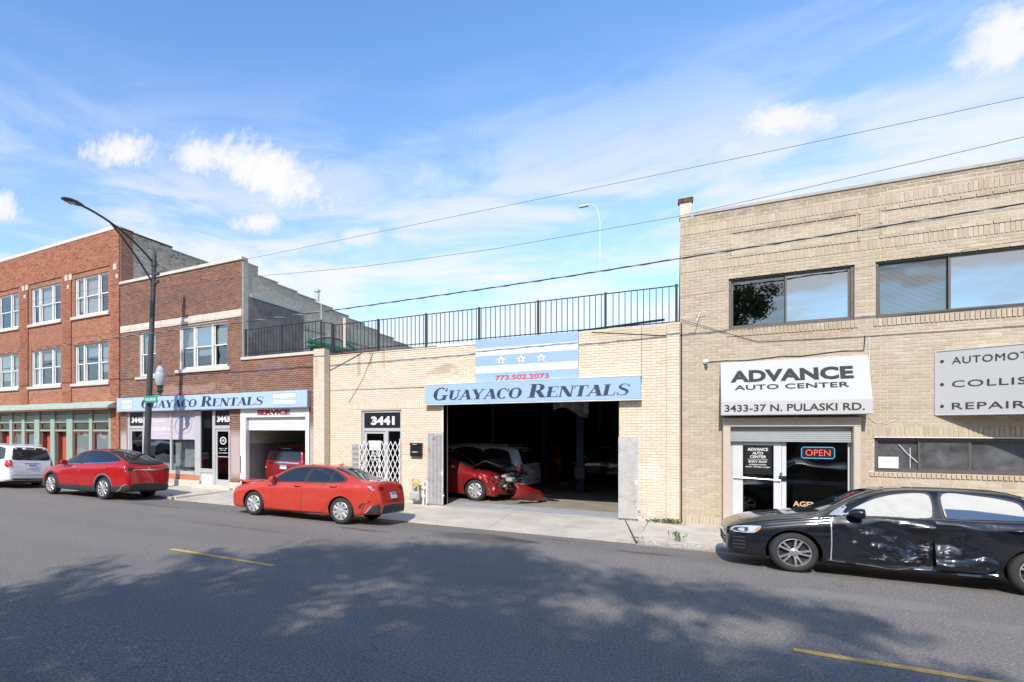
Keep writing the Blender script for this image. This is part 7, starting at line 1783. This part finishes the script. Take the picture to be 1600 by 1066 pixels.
def saloon(name, label, loc, rotz, roll, paint, detail=True, group=None, frontwreck=False):
    t, sk, b = car_base(name, label, 'car', loc, rotz, roll, CK, paint, (.93, 3.66), .318, .205, 9, 'hub', group=group, body_disp=(wreck if frontwreck else None))
    fd = [(1.36, .905), (1.34, .60), (1.35, .235), (1.9, .22), (2.46, .235), (2.50, .60), (2.52, .955), (2.0, .93)]
    rd = [(2.535, .955), (2.515, .6), (2.475, .235), (3.05, .245), (3.18, .30), (3.30, .50), (3.45, .70), (3.62, .86), (3.68, 1.0), (3.1, .975)]
    for P_ in (fd, rd):
        both(sk, 'door_gap_shade', M['plastic'], t, grow(P_, .007), off=.0015, smooth=3, sharp=range(10), step=.1); both(sk, 'door', paint, t, P_, off=.005, smooth=3, sharp=range(10), step=.08)  # black underlay, a little larger, draws the shaded shut lines
    fw = [(1.60, .975), (1.72, 1.09), (1.95, 1.22), (2.2, 1.30), (2.58, 1.335), (2.60, 1.30), (2.53, 1.10), (2.50, .985), (2.0, .965)]
    rw = [(2.62, .99), (2.66, 1.12), (2.72, 1.32), (2.76, 1.335), (3.05, 1.325), (3.32, 1.27), (3.55, 1.165), (3.68, 1.085), (3.64, 1.04), (3.3, 1.015), (3.0, 1.0)]
    lo = [(1.50, .955), (1.66, 1.10), (1.92, 1.245), (2.18, 1.325), (2.55, 1.362), (3.05, 1.352), (3.36, 1.295), (3.62, 1.175), (3.78, 1.085), (3.70, 1.03), (3.3, .995), (2.6, .965), (2.0, .945)]
    both(sk, 'window_frame', M['plastic'], t, lo, off=.0065, smooth=3, step=.08)
    both(sk, 'window', M['cglass'], t, fw, off=.011, smooth=3, sharp=(4, 7), step=.08); both(sk, 'window', M['cglass'], t, rw, off=.011, smooth=3, sharp=(0, 2), step=.08)
    if detail:
        q = both(sk, 'window_divider', M['plastic'], t, [(3.28, 1.01), (3.33, 1.29), (3.355, 1.28), (3.31, 1.012)], off=.014, smooth=1)
        q = both(sk, 'window_pillar', M['rim_dark'], t, [(2.515, .97), (2.62, 1.35), (2.70, 1.35), (2.61, .97)], off=.014, smooth=1)
        mb = MB(); ribbon(sk, curve2([(1.56, .945), (2.1, .955), (2.8, .972), (3.4, .995), (3.74, 1.035)]), .016, 'L', .015, mb, .012); mb.build('window_strip', M['plastic'], t)
        for x, z in ((2.36, .86), (3.44, .90)):
            for s in (-1, 1):
                mb = MB(); mb.tube([(x - .10, s * .893, z), (x - .06, s * .925, z + .004), (x + .06, s * .925, z + .008), (x + .10, s * .895, z + .01)], .014, 8); mb.build('door_handle', paint, t, smooth=True)
        both(sk, 'fuel_flap', paint, t, [(3.78, .84), (3.78, .98), (3.93, .98), (3.93, .84)], off=.006, smooth=3)
        both(sk, 'sill', M['rim_dark'], t, [(1.30, .235), (1.32, .165), (2.2, .16), (3.2, .175), (3.28, .24), (2.3, .215)], off=.014, rim=.04, smooth=1)
        mb = MB(); ribbon(sk, [(1.35, .185), (2.2, .178), (3.2, .195)], .03, 'L', .03, mb); mb.build('sill_edge', M['shutter'], t)
    one(sk, 'windscreen', M['cglass'], t, mirror_y([(1.20, -.1), (1.23, -.5), (1.33, -.69), (1.75, -.64), (2.08, -.57), (2.12, -.3)]), 'T', off=.004, smooth=3)
    one(sk, 'rear_window', M['cglass'], t, mirror_y([(4.10, -.1), (4.08, -.5), (4.0, -.60), (3.65, -.585), (3.30, -.54), (3.26, -.3)]), 'T', off=.004, smooth=3)
    if not frontwreck:
        one(sk, 'hood', paint, t, mirror_y([(.20, -.1), (.24, -.5), (.34, -.64), (.7, -.69), (1.10, -.71), (1.15, -.4), (1.17, -.1)]), 'T', off=.004, smooth=3, rim=.01)
        for s in (1, -1): one(sk, 'headlight', M['clearlens'], t, [(-.30, .60), (-.26, .66), (.0, .70), (.14, .73), (.10, .66), (-.1, .62)], (R(-38), 0, s), off=.005, smooth=3, step=.05)
    # rear lamps wrap from the flank on to the boot
    for s in (1, -1):
        o = one(sk, 'taillight', M['taillight'], t, [(4.14, .955), (4.30, .955), (4.42, .945), (4.60, .93), (4.60, .84), (4.48, .84), (4.34, .875)], 'L' if s == 1 else 'R', off=.006, smooth=2, step=.05)
        q = one(sk, 'reverse_lamp', M['clearlens'], t, [(4.42, .895), (4.60, .885), (4.60, .855), (4.50, .855)], 'L' if s == 1 else 'R', off=.010, smooth=1, step=.05); q.parent = o
        o = one(sk, 'taillight', M['taillight'], t, [(s * -.80, .955), (s * -.70, .955), (s * -.42, .94), (s * -.44, .87), (s * -.66, .85), (s * -.80, .85)], 'B', off=.006, smooth=2, step=.05)
    one(sk, 'boot_lid', paint, t, mirror_y([(-.60, .62)] + [(-.66, .82), (-.68, .955), (-.62, 1.0), (-.3, 1.015)])[0:5] + [(.3, 1.015), (.62, 1.0), (.68, .955), (.66, .82), (.60, .62)], 'B', off=.004, smooth=2, step=.06)
    mb = MB(); sk.panel(mb, [(-.62, .40), (-.55, .50), (.55, .50), (.62, .40), (.54, .27), (-.54, .27)], 'B', off=.010, rim=.05, smooth=2, step=.06); mb.build('rear_diffuser', M['plastic'], t, smooth=True)
    both(sk, 'bumper_insert', M['plastic'], t, [(4.30, .26), (4.42, .40), (4.50, .50), (4.62, .54), (4.66, .50), (4.64, .32), (4.50, .27)], off=.008, rim=.03, smooth=1, step=.05)
    mb = MB(); ribbon(sk, [(4.27, .265), (4.40, .41), (4.47, .49)], .025, 'L', .014, mb); mb.build('silver_accent', M['rim'], t)
    if detail:
        both(sk, 'bumper_scuff', M['plastic'], t, [(4.14, .42), (4.19, .52), (4.30, .555), (4.28, .52), (4.22, .48), (4.20, .41)], sides=('L',), off=.007, smooth=2)
        both(sk, 'bumper_scuff', M['plastic'], t, [(4.36, .60), (4.42, .555), (4.48, .60)], sides=('L',), off=.007, smooth=1)
        mb = MB(); ribbon(sk, [(4.205, .27), (4.25, .42), (4.31, .53), (4.40, .545)], .010, 'L', .004, mb); mb.build('bumper_seam', M['well'], t)
        mb = MB(); mb.bbox(3.05, 3.15, -.015, .015, 1.40, 1.44, .005); mb.add([(3.05, -.02, 1.425), (3.05, .02, 1.425), (3.22, .008, 1.425), (3.22, -.008, 1.425), (3.20, 0, 1.475)], [(0, 1, 4), (1, 2, 4), (2, 3, 4), (3, 0, 4), (0, 3, 2, 1)]); mb.build('roof_antenna', paint, t)
        mb = MB(); sk.panel(mb, mirror_y([(4.50, -.62), (4.36, -.66), (4.36, -.3)]), 'T', off=.016, rim=.02, smooth=2); mb.build('boot_spoiler', paint, t, smooth=True)
    plate(t, sk, 4.665, 0, .73, tilt=-.30)
    mirror_part(t, paint, 1.60, -.86, 1.0, -1); mirror_part(t, paint, 1.60, .86, 1.0, 1)
    both(sk, 'wheel_arch_lip', paint, t, [(.93 + .385 * math.cos(a), .318 + .385 * math.sin(a)) for a in [math.pi * (.02 + .96 * i / 14) for i in range(15)]] + [(.93 + .362 * math.cos(a), .318 + .362 * math.sin(a)) for a in [math.pi * (.98 - .96 * i / 14) for i in range(15)]], off=.010, smooth=1, rim=.02)
    both(sk, 'wheel_arch_lip', paint, t, [(3.66 + .385 * math.cos(a), .318 + .385 * math.sin(a)) for a in [math.pi * (.02 + .96 * i / 14) for i in range(15)]] + [(3.66 + .362 * math.cos(a), .318 + .362 * math.sin(a)) for a in [math.pi * (.98 - .96 * i / 14) for i in range(15)]], off=.010, smooth=1, rim=.02)
    return t, sk, b
def wreck(x, y, z):
    if x < 1.1:
        k = (1.1 - x) / 1.1; n = noise.noise(Vector((x * 4, y * 3, z * 4))); n2 = noise.noise(Vector((x * 11, y * 9, z * 10)))
        return (x + .28 * k * k * (1 + n), y + .07 * k * n2 + .05 * k * n, z + (.06 * n + .04 * n2) * k)
    return (x, y, z)
ROLL = -R(3.6)
ct, csk, cb_ = saloon('red_sedan', 'faded red saloon car with tinted windows parked across the driveway', (-10.62, 12.40, -.0), 0, ROLL, M['red_a'])
ct.location.z = -.055
# bonnet edge popped up at the nose
mb = MB(); vs = []; n = 10
for i in range(n + 1):
    y = -.66 + 1.32 * i / n
    vs += [(.13 + .10 * abs(y), y, .79 + .035 * math.cos(y * 2)), (.62, y * 1.0, .885 - .03 * abs(y)), (.05 + .12 * abs(y), y, .90 + .04 * math.cos(y * 2) + .012 * math.sin(y * 9))]
mb.add(vs, [(3 * i + 1, 3 * i + 4, 3 * i + 5, 3 * i + 2) for i in range(n)]); hdl = mb.build('raised_hood_edge', M['red_a'], ct, smooth=True, fix=False)
sm = hdl.modifiers.new('s', 'SOLIDIFY'); sm.thickness = .03
mb = MB(); mb.box(.25, .55, -.6, .6, .72, .86); mb.build('engine_gap', M['well'], ct)

# ---- red crossover (hatchback SUV) ----------------------------------------------------------------------
TKY = [(0.00, .34, .50, .58, .45, .64, .40, .68, .70),
       (0.05, .28, .70, .66, .62, .73, .54, .77, .79),
       (0.18, .24, .84, .74, .76, .80, .64, .85, .88),
       (0.45, .22, .94, .83, .86, .90, .70, .95, .99),
       (0.85, .21, .985, .93, .90, .99, .73, 1.03, 1.08),
       (1.20, .21, .995, 1.00, .91, 1.05, .76, 1.10, 1.15),
       (1.45, .21, .998, 1.03, .91, 1.08, .75, 1.20, 1.25),
       (1.85, .21, 1.0, 1.06, .90, 1.11, .71, 1.38, 1.44),
       (2.25, .21, 1.0, 1.08, .90, 1.13, .66, 1.52, 1.59),
       (2.70, .21, 1.0, 1.10, .89, 1.15, .62, 1.59, 1.665),
       (3.15, .21, 1.0, 1.12, .89, 1.17, .60, 1.60, 1.68),
       (3.60, .22, 1.0, 1.14, .88, 1.19, .60, 1.56, 1.64),
       (4.00, .23, .998, 1.16, .88, 1.21, .62, 1.47, 1.545),
       (4.35, .25, .985, 1.17, .87, 1.22, .65, 1.365, 1.425),
       (4.65, .28, .96, 1.17, .85, 1.21, .68, 1.26, 1.30),
       (4.82, .30, .93, 1.12, .84, 1.16, .72, 1.19, 1.215),
       (4.90, .32, .88, .98, .80, 1.02, .72, 1.05, 1.07),
       (4.94, .33, .82, .78, .74, .82, .66, .85, .87),
       (4.96, .38, .74, .64, .68, .67, .60, .70, .71)]
tt, tsk, tb = car_base('red_crossover', 'glossy deep red crossover with sloping glass tailgate parked by the lamp pole', 'car', (-19.92, 12.48, -.06), 0, ROLL, TKY, M['red_b'], (.93, 3.86), .362, .25, 10, 'turbine', low=3.0, well=.41, halfw=.995)
TF = [(1.38, 1.04), (1.42, .7), (1.44, .42), (2.0, .41), (2.42, .42), (2.50, .7), (2.52, 1.10), (2.0, 1.07)]
TRd = [(2.535, 1.10), (2.515, .7), (2.44, .42), (3.0, .42), (3.32, .44), (3.44, .62), (3.66, .85), (3.95, .98), (4.1, 1.18), (3.3, 1.13)]
for P_ in (TF, TRd):
    both(tsk, 'door_gap_shade', M['plastic'], tt, grow(P_, .007), off=.0015, smooth=3, sharp=range(10), step=.12); both(tsk, 'door', M['red_b'], tt, P_, off=.005, smooth=3, sharp=range(10), step=.09)  # dark panel behind each door stands for the shade in its gap
TL_ = [(1.50, 1.105), (1.72, 1.25), (2.05, 1.43), (2.45, 1.555), (2.95, 1.60), (3.45, 1.575), (3.95, 1.47), (4.38, 1.31), (4.42, 1.285), (4.3, 1.27), (3.7, 1.22), (3.0, 1.18), (2.2, 1.14)]
both(tsk, 'window_trim', M['chrome'], tt, grow(TL_, .03), off=.004, smooth=3, step=.09); both(tsk, 'window', M['cglass'], tt, TL_, off=.010, smooth=3, step=.09)
both(tsk, 'window_pillar', M['plastic'], tt, [(2.50, 1.13), (2.60, 1.57), (2.68, 1.58), (2.60, 1.135)], off=.014, smooth=1)
one(tsk, 'windscreen', M['cglass'], tt, mirror_y([(1.32, -.1), (1.35, -.55), (1.46, -.72), (1.9, -.69), (2.22, -.63), (2.28, -.3)]), 'T', off=.004, smooth=3)
one(tsk, 'roof_glass', M['cglass'], tt, mirror_y([(2.4, -.2), (2.42, -.5), (2.5, -.58), (3.3, -.56), (3.4, -.5), (3.42, -.2)]), 'T', off=.004, smooth=3)
one(tsk, 'rear_window', M['cglass'], tt, mirror_y([(4.72, -.1), (4.70, -.62), (4.60, -.68), (4.0, -.61), (3.55, -.57), (3.50, -.3)]), 'T', off=.005, smooth=3)
mb = MB(); tsk.panel(mb, mirror_y([(4.86, -.1), (4.83, -.60), (4.76, -.72), (4.68, -.66), (4.70, -.3)]), 'T', off=.045, rim=.03, smooth=3); mb.build('spoiler', M['plastic'], tt, smooth=True)
for s in (1, -1):
    ax_ = 'L' if s == 1 else 'R'
    one(tsk, 'taillight', M['taillight'], tt, [(4.46, .93), (4.60, 1.00), (4.74, 1.06), (4.84, 1.07), (4.88, .98), (4.84, .95), (4.6, .93)], ax_, off=.007, smooth=2, step=.05)
    one(tsk, 'lamp_bezel', M['rim_dark'], tt, [(4.70, 1.04), (4.84, 1.055), (4.88, .99), (4.78, .97)], ax_, off=.011, smooth=1, step=.05)
    one(tsk, 'taillight', M['rim_dark'], tt, [(-s * .84, 1.06), (-s * .62, 1.06), (-s * .60, 1.00), (-s * .84, .97)], 'B', off=.007, smooth=2, step=.05)
    one(tsk, 'headlight', M['clearlens'], tt, [(-.30, .74), (-.2, .82), (.05, .87), (.2, .90), (.1, .82), (-.1, .76)], (R(-38), 0, s), off=.005, smooth=3, step=.05)
mb = MB(); ribbon(tsk, [(-.66, 1.0), (-.3, 1.015), (0, 1.015), (.3, 1.015), (.66, 1.0)], .035, 'B', .014, mb); mb.build('chrome_strip', M['chrome'], tt)
one(tsk, 'tailgate', M['red_b'], tt, [(-.70, .98), (-.70, .72), (-.62, .58), (.62, .58), (.70, .72), (.70, .98), (.60, 1.12), (-.60, 1.12)], 'B', off=.004, smooth=2)
mb = MB(); tsk.panel(mb, [(-.80, .50), (-.5, .56), (.5, .56), (.80, .50), (.72, .34), (-.72, .34)], 'B', off=.012, rim=.05, smooth=2); mb.build('rear_valance', M['plastic'], tt, smooth=True)
both(tsk, 'lower_cladding', M['plastic'], tt, [(4.33, .46), (4.36, .28), (4.90, .32), (4.92, .52), (4.75, .50), (4.6, .44)], off=.010, rim=.03, smooth=1)
mb = MB(); ribbon(tsk, curve2([(4.50, .30), (4.66, .36), (4.74, .47), (4.90, .53)]), .02, 'L', .016, mb); mb.build('cladding_trim', M['rim'], tt)
arc = lambda cx, cz, r0, r1, a0=.0, a1=1.0, n=16: [(cx + r0 * math.cos(a), cz + r0 * math.sin(a)) for a in [math.pi * (a0 + (a1 - a0) * i / n) for i in range(n + 1)]] + [(cx + r1 * math.cos(a), cz + r1 * math.sin(a)) for a in [math.pi * (a1 - (a1 - a0) * i / n) for i in range(n + 1)]]
for cx in (.93, 3.86): both(tsk, 'wheel_arch_trim', M['plastic'], tt, arc(cx, .362, .475, .412, -.06, 1.06), off=.014, rim=.03, smooth=1)
mb = MB(); ribbon(tsk, [(3.86 + .48 * math.cos(a), .362 + .48 * math.sin(a)) for a in [math.pi * (.05 + .85 * i / 14) for i in range(15)]], .016, 'L', .02, mb); mb.build('arch_highlight', M['rim'], tt)
both(tsk, 'door_handle', M['chrome'], tt, [(2.16, 1.00), (2.16, 1.03), (2.40, 1.04), (2.40, 1.01)], off=.014, smooth=1)
mirror_part(tt, M['red_b'], 1.72, -.94, 1.16, -1, 1.1); mirror_part(tt, M['red_b'], 1.72, .94, 1.16, 1, 1.1)
plate(tt, tsk, 4.93, .0, .88, tilt=-.12)
one(tsk, 'badge', M['rim'], tt, [(-.03, 1.09), (.03, 1.09), (.008, 1.03), (-.008, 1.03)], 'B', off=.01, smooth=1, step=.03)

# ---- minivans -------------------------------------------------------------------------------------------
VK = [(0.00, .32, .55, .58, .50, .64, .45, .68, .70),
      (0.05, .26, .76, .68, .68, .74, .60, .78, .80),
      (0.20, .22, .90, .78, .82, .84, .70, .88, .91),
      (0.60, .20, .98, .90, .90, .96, .75, 1.00, 1.03),
      (0.95, .20, 1.0, .96, .92, 1.02, .78, 1.07, 1.10),
      (1.30, .20, 1.0, 1.00, .92, 1.06, .78, 1.28, 1.33),
      (1.75, .20, 1.0, 1.03, .92, 1.09, .74, 1.55, 1.60),
      (2.20, .20, 1.0, 1.04, .92, 1.10, .72, 1.66, 1.72),
      (2.90, .20, 1.0, 1.05, .92, 1.11, .72, 1.69, 1.755),
      (3.60, .21, 1.0, 1.06, .92, 1.12, .73, 1.685, 1.75),
      (4.30, .23, .998, 1.06, .92, 1.12, .735, 1.66, 1.725),
      (4.72, .26, .99, 1.06, .92, 1.12, .74, 1.62, 1.685),
      (4.90, .29, .97, 1.05, .91, 1.11, .75, 1.55, 1.60),
      (5.02, .31, .94, 1.02, .90, 1.06, .78, 1.30, 1.34),
      (5.09, .32, .90, .92, .86, .95, .80, 1.05, 1.08),
      (5.13, .34, .86, .70, .82, .74, .78, .80, .82),
      (5.15, .40, .78, .58, .74, .60, .70, .62, .63)]
def van(name, label, loc, rotz, roll, paint, bar=False, group=None, plate_=True):
    t, sk, b = car_base(name, label, 'minivan', loc, rotz, roll, VK, paint, (.96, 4.02), .345, .225, 5, 'alloy', group=group, well=.395, halfw=.992)
    ws_ = [[(1.72, 1.14), (2.0, 1.42), (2.3, 1.58), (2.45, 1.60), (2.45, 1.14)], [(2.56, 1.14), (2.56, 1.60), (3.62, 1.60), (3.66, 1.14)], [(3.76, 1.14), (3.74, 1.59), (4.55, 1.57), (4.72, 1.30), (4.74, 1.16)]]
    for q in ws_: both(sk, 'window', M['cglass'], t, q, off=.006, smooth=3, step=.1)
    for q in ([(1.40, 1.08), (1.42, .5), (1.45, .33), (2.48, .33), (2.50, .8), (2.50, 1.10)], [(2.53, 1.10), (2.53, .33), (3.55, .33), (3.62, .7), (3.70, 1.10)]):
        both(sk, 'door_gap_shade', M['plastic'], t, grow(q, .007), off=.0015, smooth=2, sharp=range(9), step=.15); both(sk, 'door', paint, t, q, off=.005, smooth=2, sharp=range(9), step=.12)  # dark rim round the doors paints their shaded gaps
    one(sk, 'windscreen', M['cglass'], t, mirror_y([(1.10, -.1), (1.12, -.5), (1.22, -.72), (1.7, -.70), (2.0, -.66), (2.04, -.3)]), 'T', off=.004, smooth=3)
    one(sk, 'tailgate', paint, t, [(-.78, 1.10), (-.76, .60), (-.70, .56), (.70, .56), (.76, .60), (.78, 1.10)], 'B', off=.006, smooth=1)
    one(sk, 'rear_window', M['cglass'], t, [(-.76, 1.14), (-.73, 1.35), (-.66, 1.58), (-.3, 1.62), (.3, 1.62), (.66, 1.58), (.73, 1.35), (.76, 1.14), (.3, 1.12), (-.3, 1.12)], 'B', off=.008, smooth=2, step=.08)
    mb = MB(); ribbon(sk, [(-.22, 1.56), (0, 1.565), (.22, 1.56)], .018, 'B', .013, mb); mb.build('high_brake_light', M['clearlens'], t)
    for s in (1, -1):
        ax_ = 'L' if s == 1 else 'R'
        o = one(sk, 'taillight', M['taillight'], t, [(4.93, .88), (4.90, 1.10), (5.0, 1.12), (5.09, 1.0), (5.1, .86)], ax_, off=.008, smooth=2, step=.05)
        o = one(sk, 'taillight', M['taillight'], t, [(-s * .93, 1.11), (-s * .79, 1.11), (-s * .79, .82), (-s * .93, .82)], 'B', off=.010, smooth=2, step=.05)
        q = one(sk, 'reverse_lamp', M['clearlens'], t, [(-s * .90, .86), (-s * .80, .86), (-s * .80, .81), (-s * .90, .81)], 'B', off=.014, smooth=1, step=.05); q.parent = o
        one(sk, 'headlight', M['clearlens'], t, [(-.30, .72), (-.25, .82), (.05, .86), (.2, .88), (.1, .78), (-.1, .74)], (R(-38), 0, s), off=.005, smooth=3, step=.05)
    one(sk, 'plate_recess', paint, t, [(-.34, .98), (.34, .98), (.30, .76), (-.30, .76)], 'B', off=.012, smooth=1)
    if bar: mb = MB(); ribbon(sk, [(-.72, 1.02), (0, 1.04), (.72, 1.02)], .05, 'B', .02, mb); mb.build('chrome_bar', M['chrome'], t)
    else: mb = MB(); ribbon(sk, [(-.30, .985), (.30, .985)], .02, 'B', .02, mb); mb.build('plate_lip', M['plastic'], t)
    mb = MB(); ribbon(sk, [(-.74, .53), (0, .53), (.74, .53)], .014, 'B', .004, mb); mb.build('bumper_gap', M['plastic'], t)
    mb = MB(); sk.panel(mb, [(-.80, .34), (-.80, .40), (.80, .40), (.80, .34)], 'B', off=.004, rim=.02, smooth=1); mb.build('lower_valance', M['plastic'], t)
    mb = MB(); mb.tube([(2.1, -.70, 1.76), (4.5, -.71, 1.74)], .018, 6); mb.tube([(2.1, .70, 1.76), (4.5, .71, 1.74)], .018, 6)
    for s in (-1, 1):
        for x in (2.1, 3.3, 4.5): mb.tube([(x, s * .70, 1.69), (x, s * .70, 1.76)], .016, 6)
    mb.build('roof_rail', M['shutter'], t)
    mb = MB(); mb.tube([(4.4, -.5, .26), (5.08, -.5, .24)], .035, 8); mb.box(3.2, 4.9, -.6, .6, .2, .3); mb.build('exhaust', M['plastic'], t)
    mirror_part(t, paint, 1.66, -.95, 1.12, -1, 1.15); mirror_part(t, paint, 1.66, .95, 1.12, 1, 1.15)
    both(sk, 'door_handle', paint, t, [(2.30, .98), (2.30, 1.01), (2.44, 1.01), (2.44, .98)], off=.02, smooth=1)
    if plate_: plate(t, sk, 5.15, 0, .87, tilt=-.12)
    return t, sk
van('white_minivan', 'white minivan cut by the left edge of the picture, seen from behind', (-27.15, 12.55, -.06), 0, ROLL, M['white_p'])
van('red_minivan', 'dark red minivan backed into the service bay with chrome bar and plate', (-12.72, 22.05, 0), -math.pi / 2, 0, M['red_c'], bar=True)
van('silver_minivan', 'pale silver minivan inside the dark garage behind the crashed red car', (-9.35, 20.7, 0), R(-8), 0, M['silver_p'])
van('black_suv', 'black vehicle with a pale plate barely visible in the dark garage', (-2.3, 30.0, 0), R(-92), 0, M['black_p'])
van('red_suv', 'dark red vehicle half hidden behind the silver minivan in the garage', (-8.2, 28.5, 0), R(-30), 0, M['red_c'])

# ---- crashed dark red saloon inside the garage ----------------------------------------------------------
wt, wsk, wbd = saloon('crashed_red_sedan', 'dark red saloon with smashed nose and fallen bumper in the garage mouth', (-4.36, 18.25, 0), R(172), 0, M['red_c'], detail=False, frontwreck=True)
wt.scale = (1.09, 1.09, 1.09)
rq = random.Random(11)
mb = MB()
for k in range(46):
    x, y, z = rq.uniform(-.05, .55), rq.uniform(-.75, .75), rq.uniform(.40, .80); s = rq.uniform(.03, .10)
    if k % 3: mb.bbox(x - s, x + s, y - s * 1.3, y + s * 1.3, z - s * .6, z + s * .6, s * .25, k % 4 if k % 4 < 3 else 0)
    else: mb.tube([(x, y, z), (x + rq.uniform(-.2, .2), y + rq.uniform(-.3, .3), z + rq.uniform(-.1, .15)), (x + rq.uniform(-.2, .2), y + rq.uniform(-.3, .3), z + rq.uniform(-.2, .1))], s * .28, 6, k % 3)
o = mb.build('engine_bay', [M['plastic'], M['rim'], M['rim_dark']], wt); o['kind'] = 'stuff'
def fallen(u, v): return .05 * noise.noise(Vector((u * 4, v * 5, 0)))
mb = MB(); n, m_ = 22, 7; vs = []
for i in range(n + 1):
    t = i / n
    for j in range(m_ + 1):
        s = j / m_; y = .95 - 1.75 * t; x = -.28 - .42 * math.sin(math.pi * t) ** .8 + .10 * s; z = .62 - .50 * t ** .7 - .42 * s * (1 - .55 * t) + .05 * math.sin(6 * t)
        z = max(.02 + .01 * j, z + .04 * noise.noise(Vector((t * 5, s * 3, 0)))); x += .07 * noise.noise(Vector((t * 6, s * 4, 3)))
        vs.append((x - .12 * math.sin(math.pi * s), y, z))
mb.add(vs, [(i * (m_ + 1) + j, (i + 1) * (m_ + 1) + j, (i + 1) * (m_ + 1) + j + 1, i * (m_ + 1) + j + 1) for i in range(n) for j in range(m_)])
o = mb.build('bumper', M['red_c'], wt, smooth=True, fix=False); o['label'] = 'torn off red front bumper hanging to the floor'; sm = o.modifiers.new('s', 'SOLIDIFY'); sm.thickness = .02
mb = MB(); mb.bbox(-.36, -.30, .72, .80, .34, .60, .01); mb.build('indicator', M['amber'], wt)
mb = MB()
for k in range(9): a = rq.uniform(-1.25, -.6); mb.bbox(-.75 + rq.uniform(-.3, .35), -.62 + rq.uniform(-.28, .4), a, a + rq.uniform(.06, .25), .0, rq.uniform(.02, .06), .008)
o = mb.build('bumper_fragment', M['rim_dark'], wt); o.location = (0, 0, .005)
mb = MB(); vs = []; n = 12
for i in range(n + 1):
    y = -.70 + 1.4 * i / n
    vs += [(1.12, y, .97), (.72, y * .98, 1.20 + .02 * math.sin(y * 9)), (.30, y * .92, 1.02 + .03 * math.sin(y * 11))]
mb.add(vs, [q for i in range(n) for q in ((3 * i, 3 * i + 3, 3 * i + 4, 3 * i + 1), (3 * i + 1, 3 * i + 4, 3 * i + 5, 3 * i + 2))]); o = mb.build('hood', M['rim_dark'], wt, smooth=True, fix=False); o['label'] = 'buckled hood standing open'; sm = o.modifiers.new('s', 'SOLIDIFY'); sm.thickness = .02
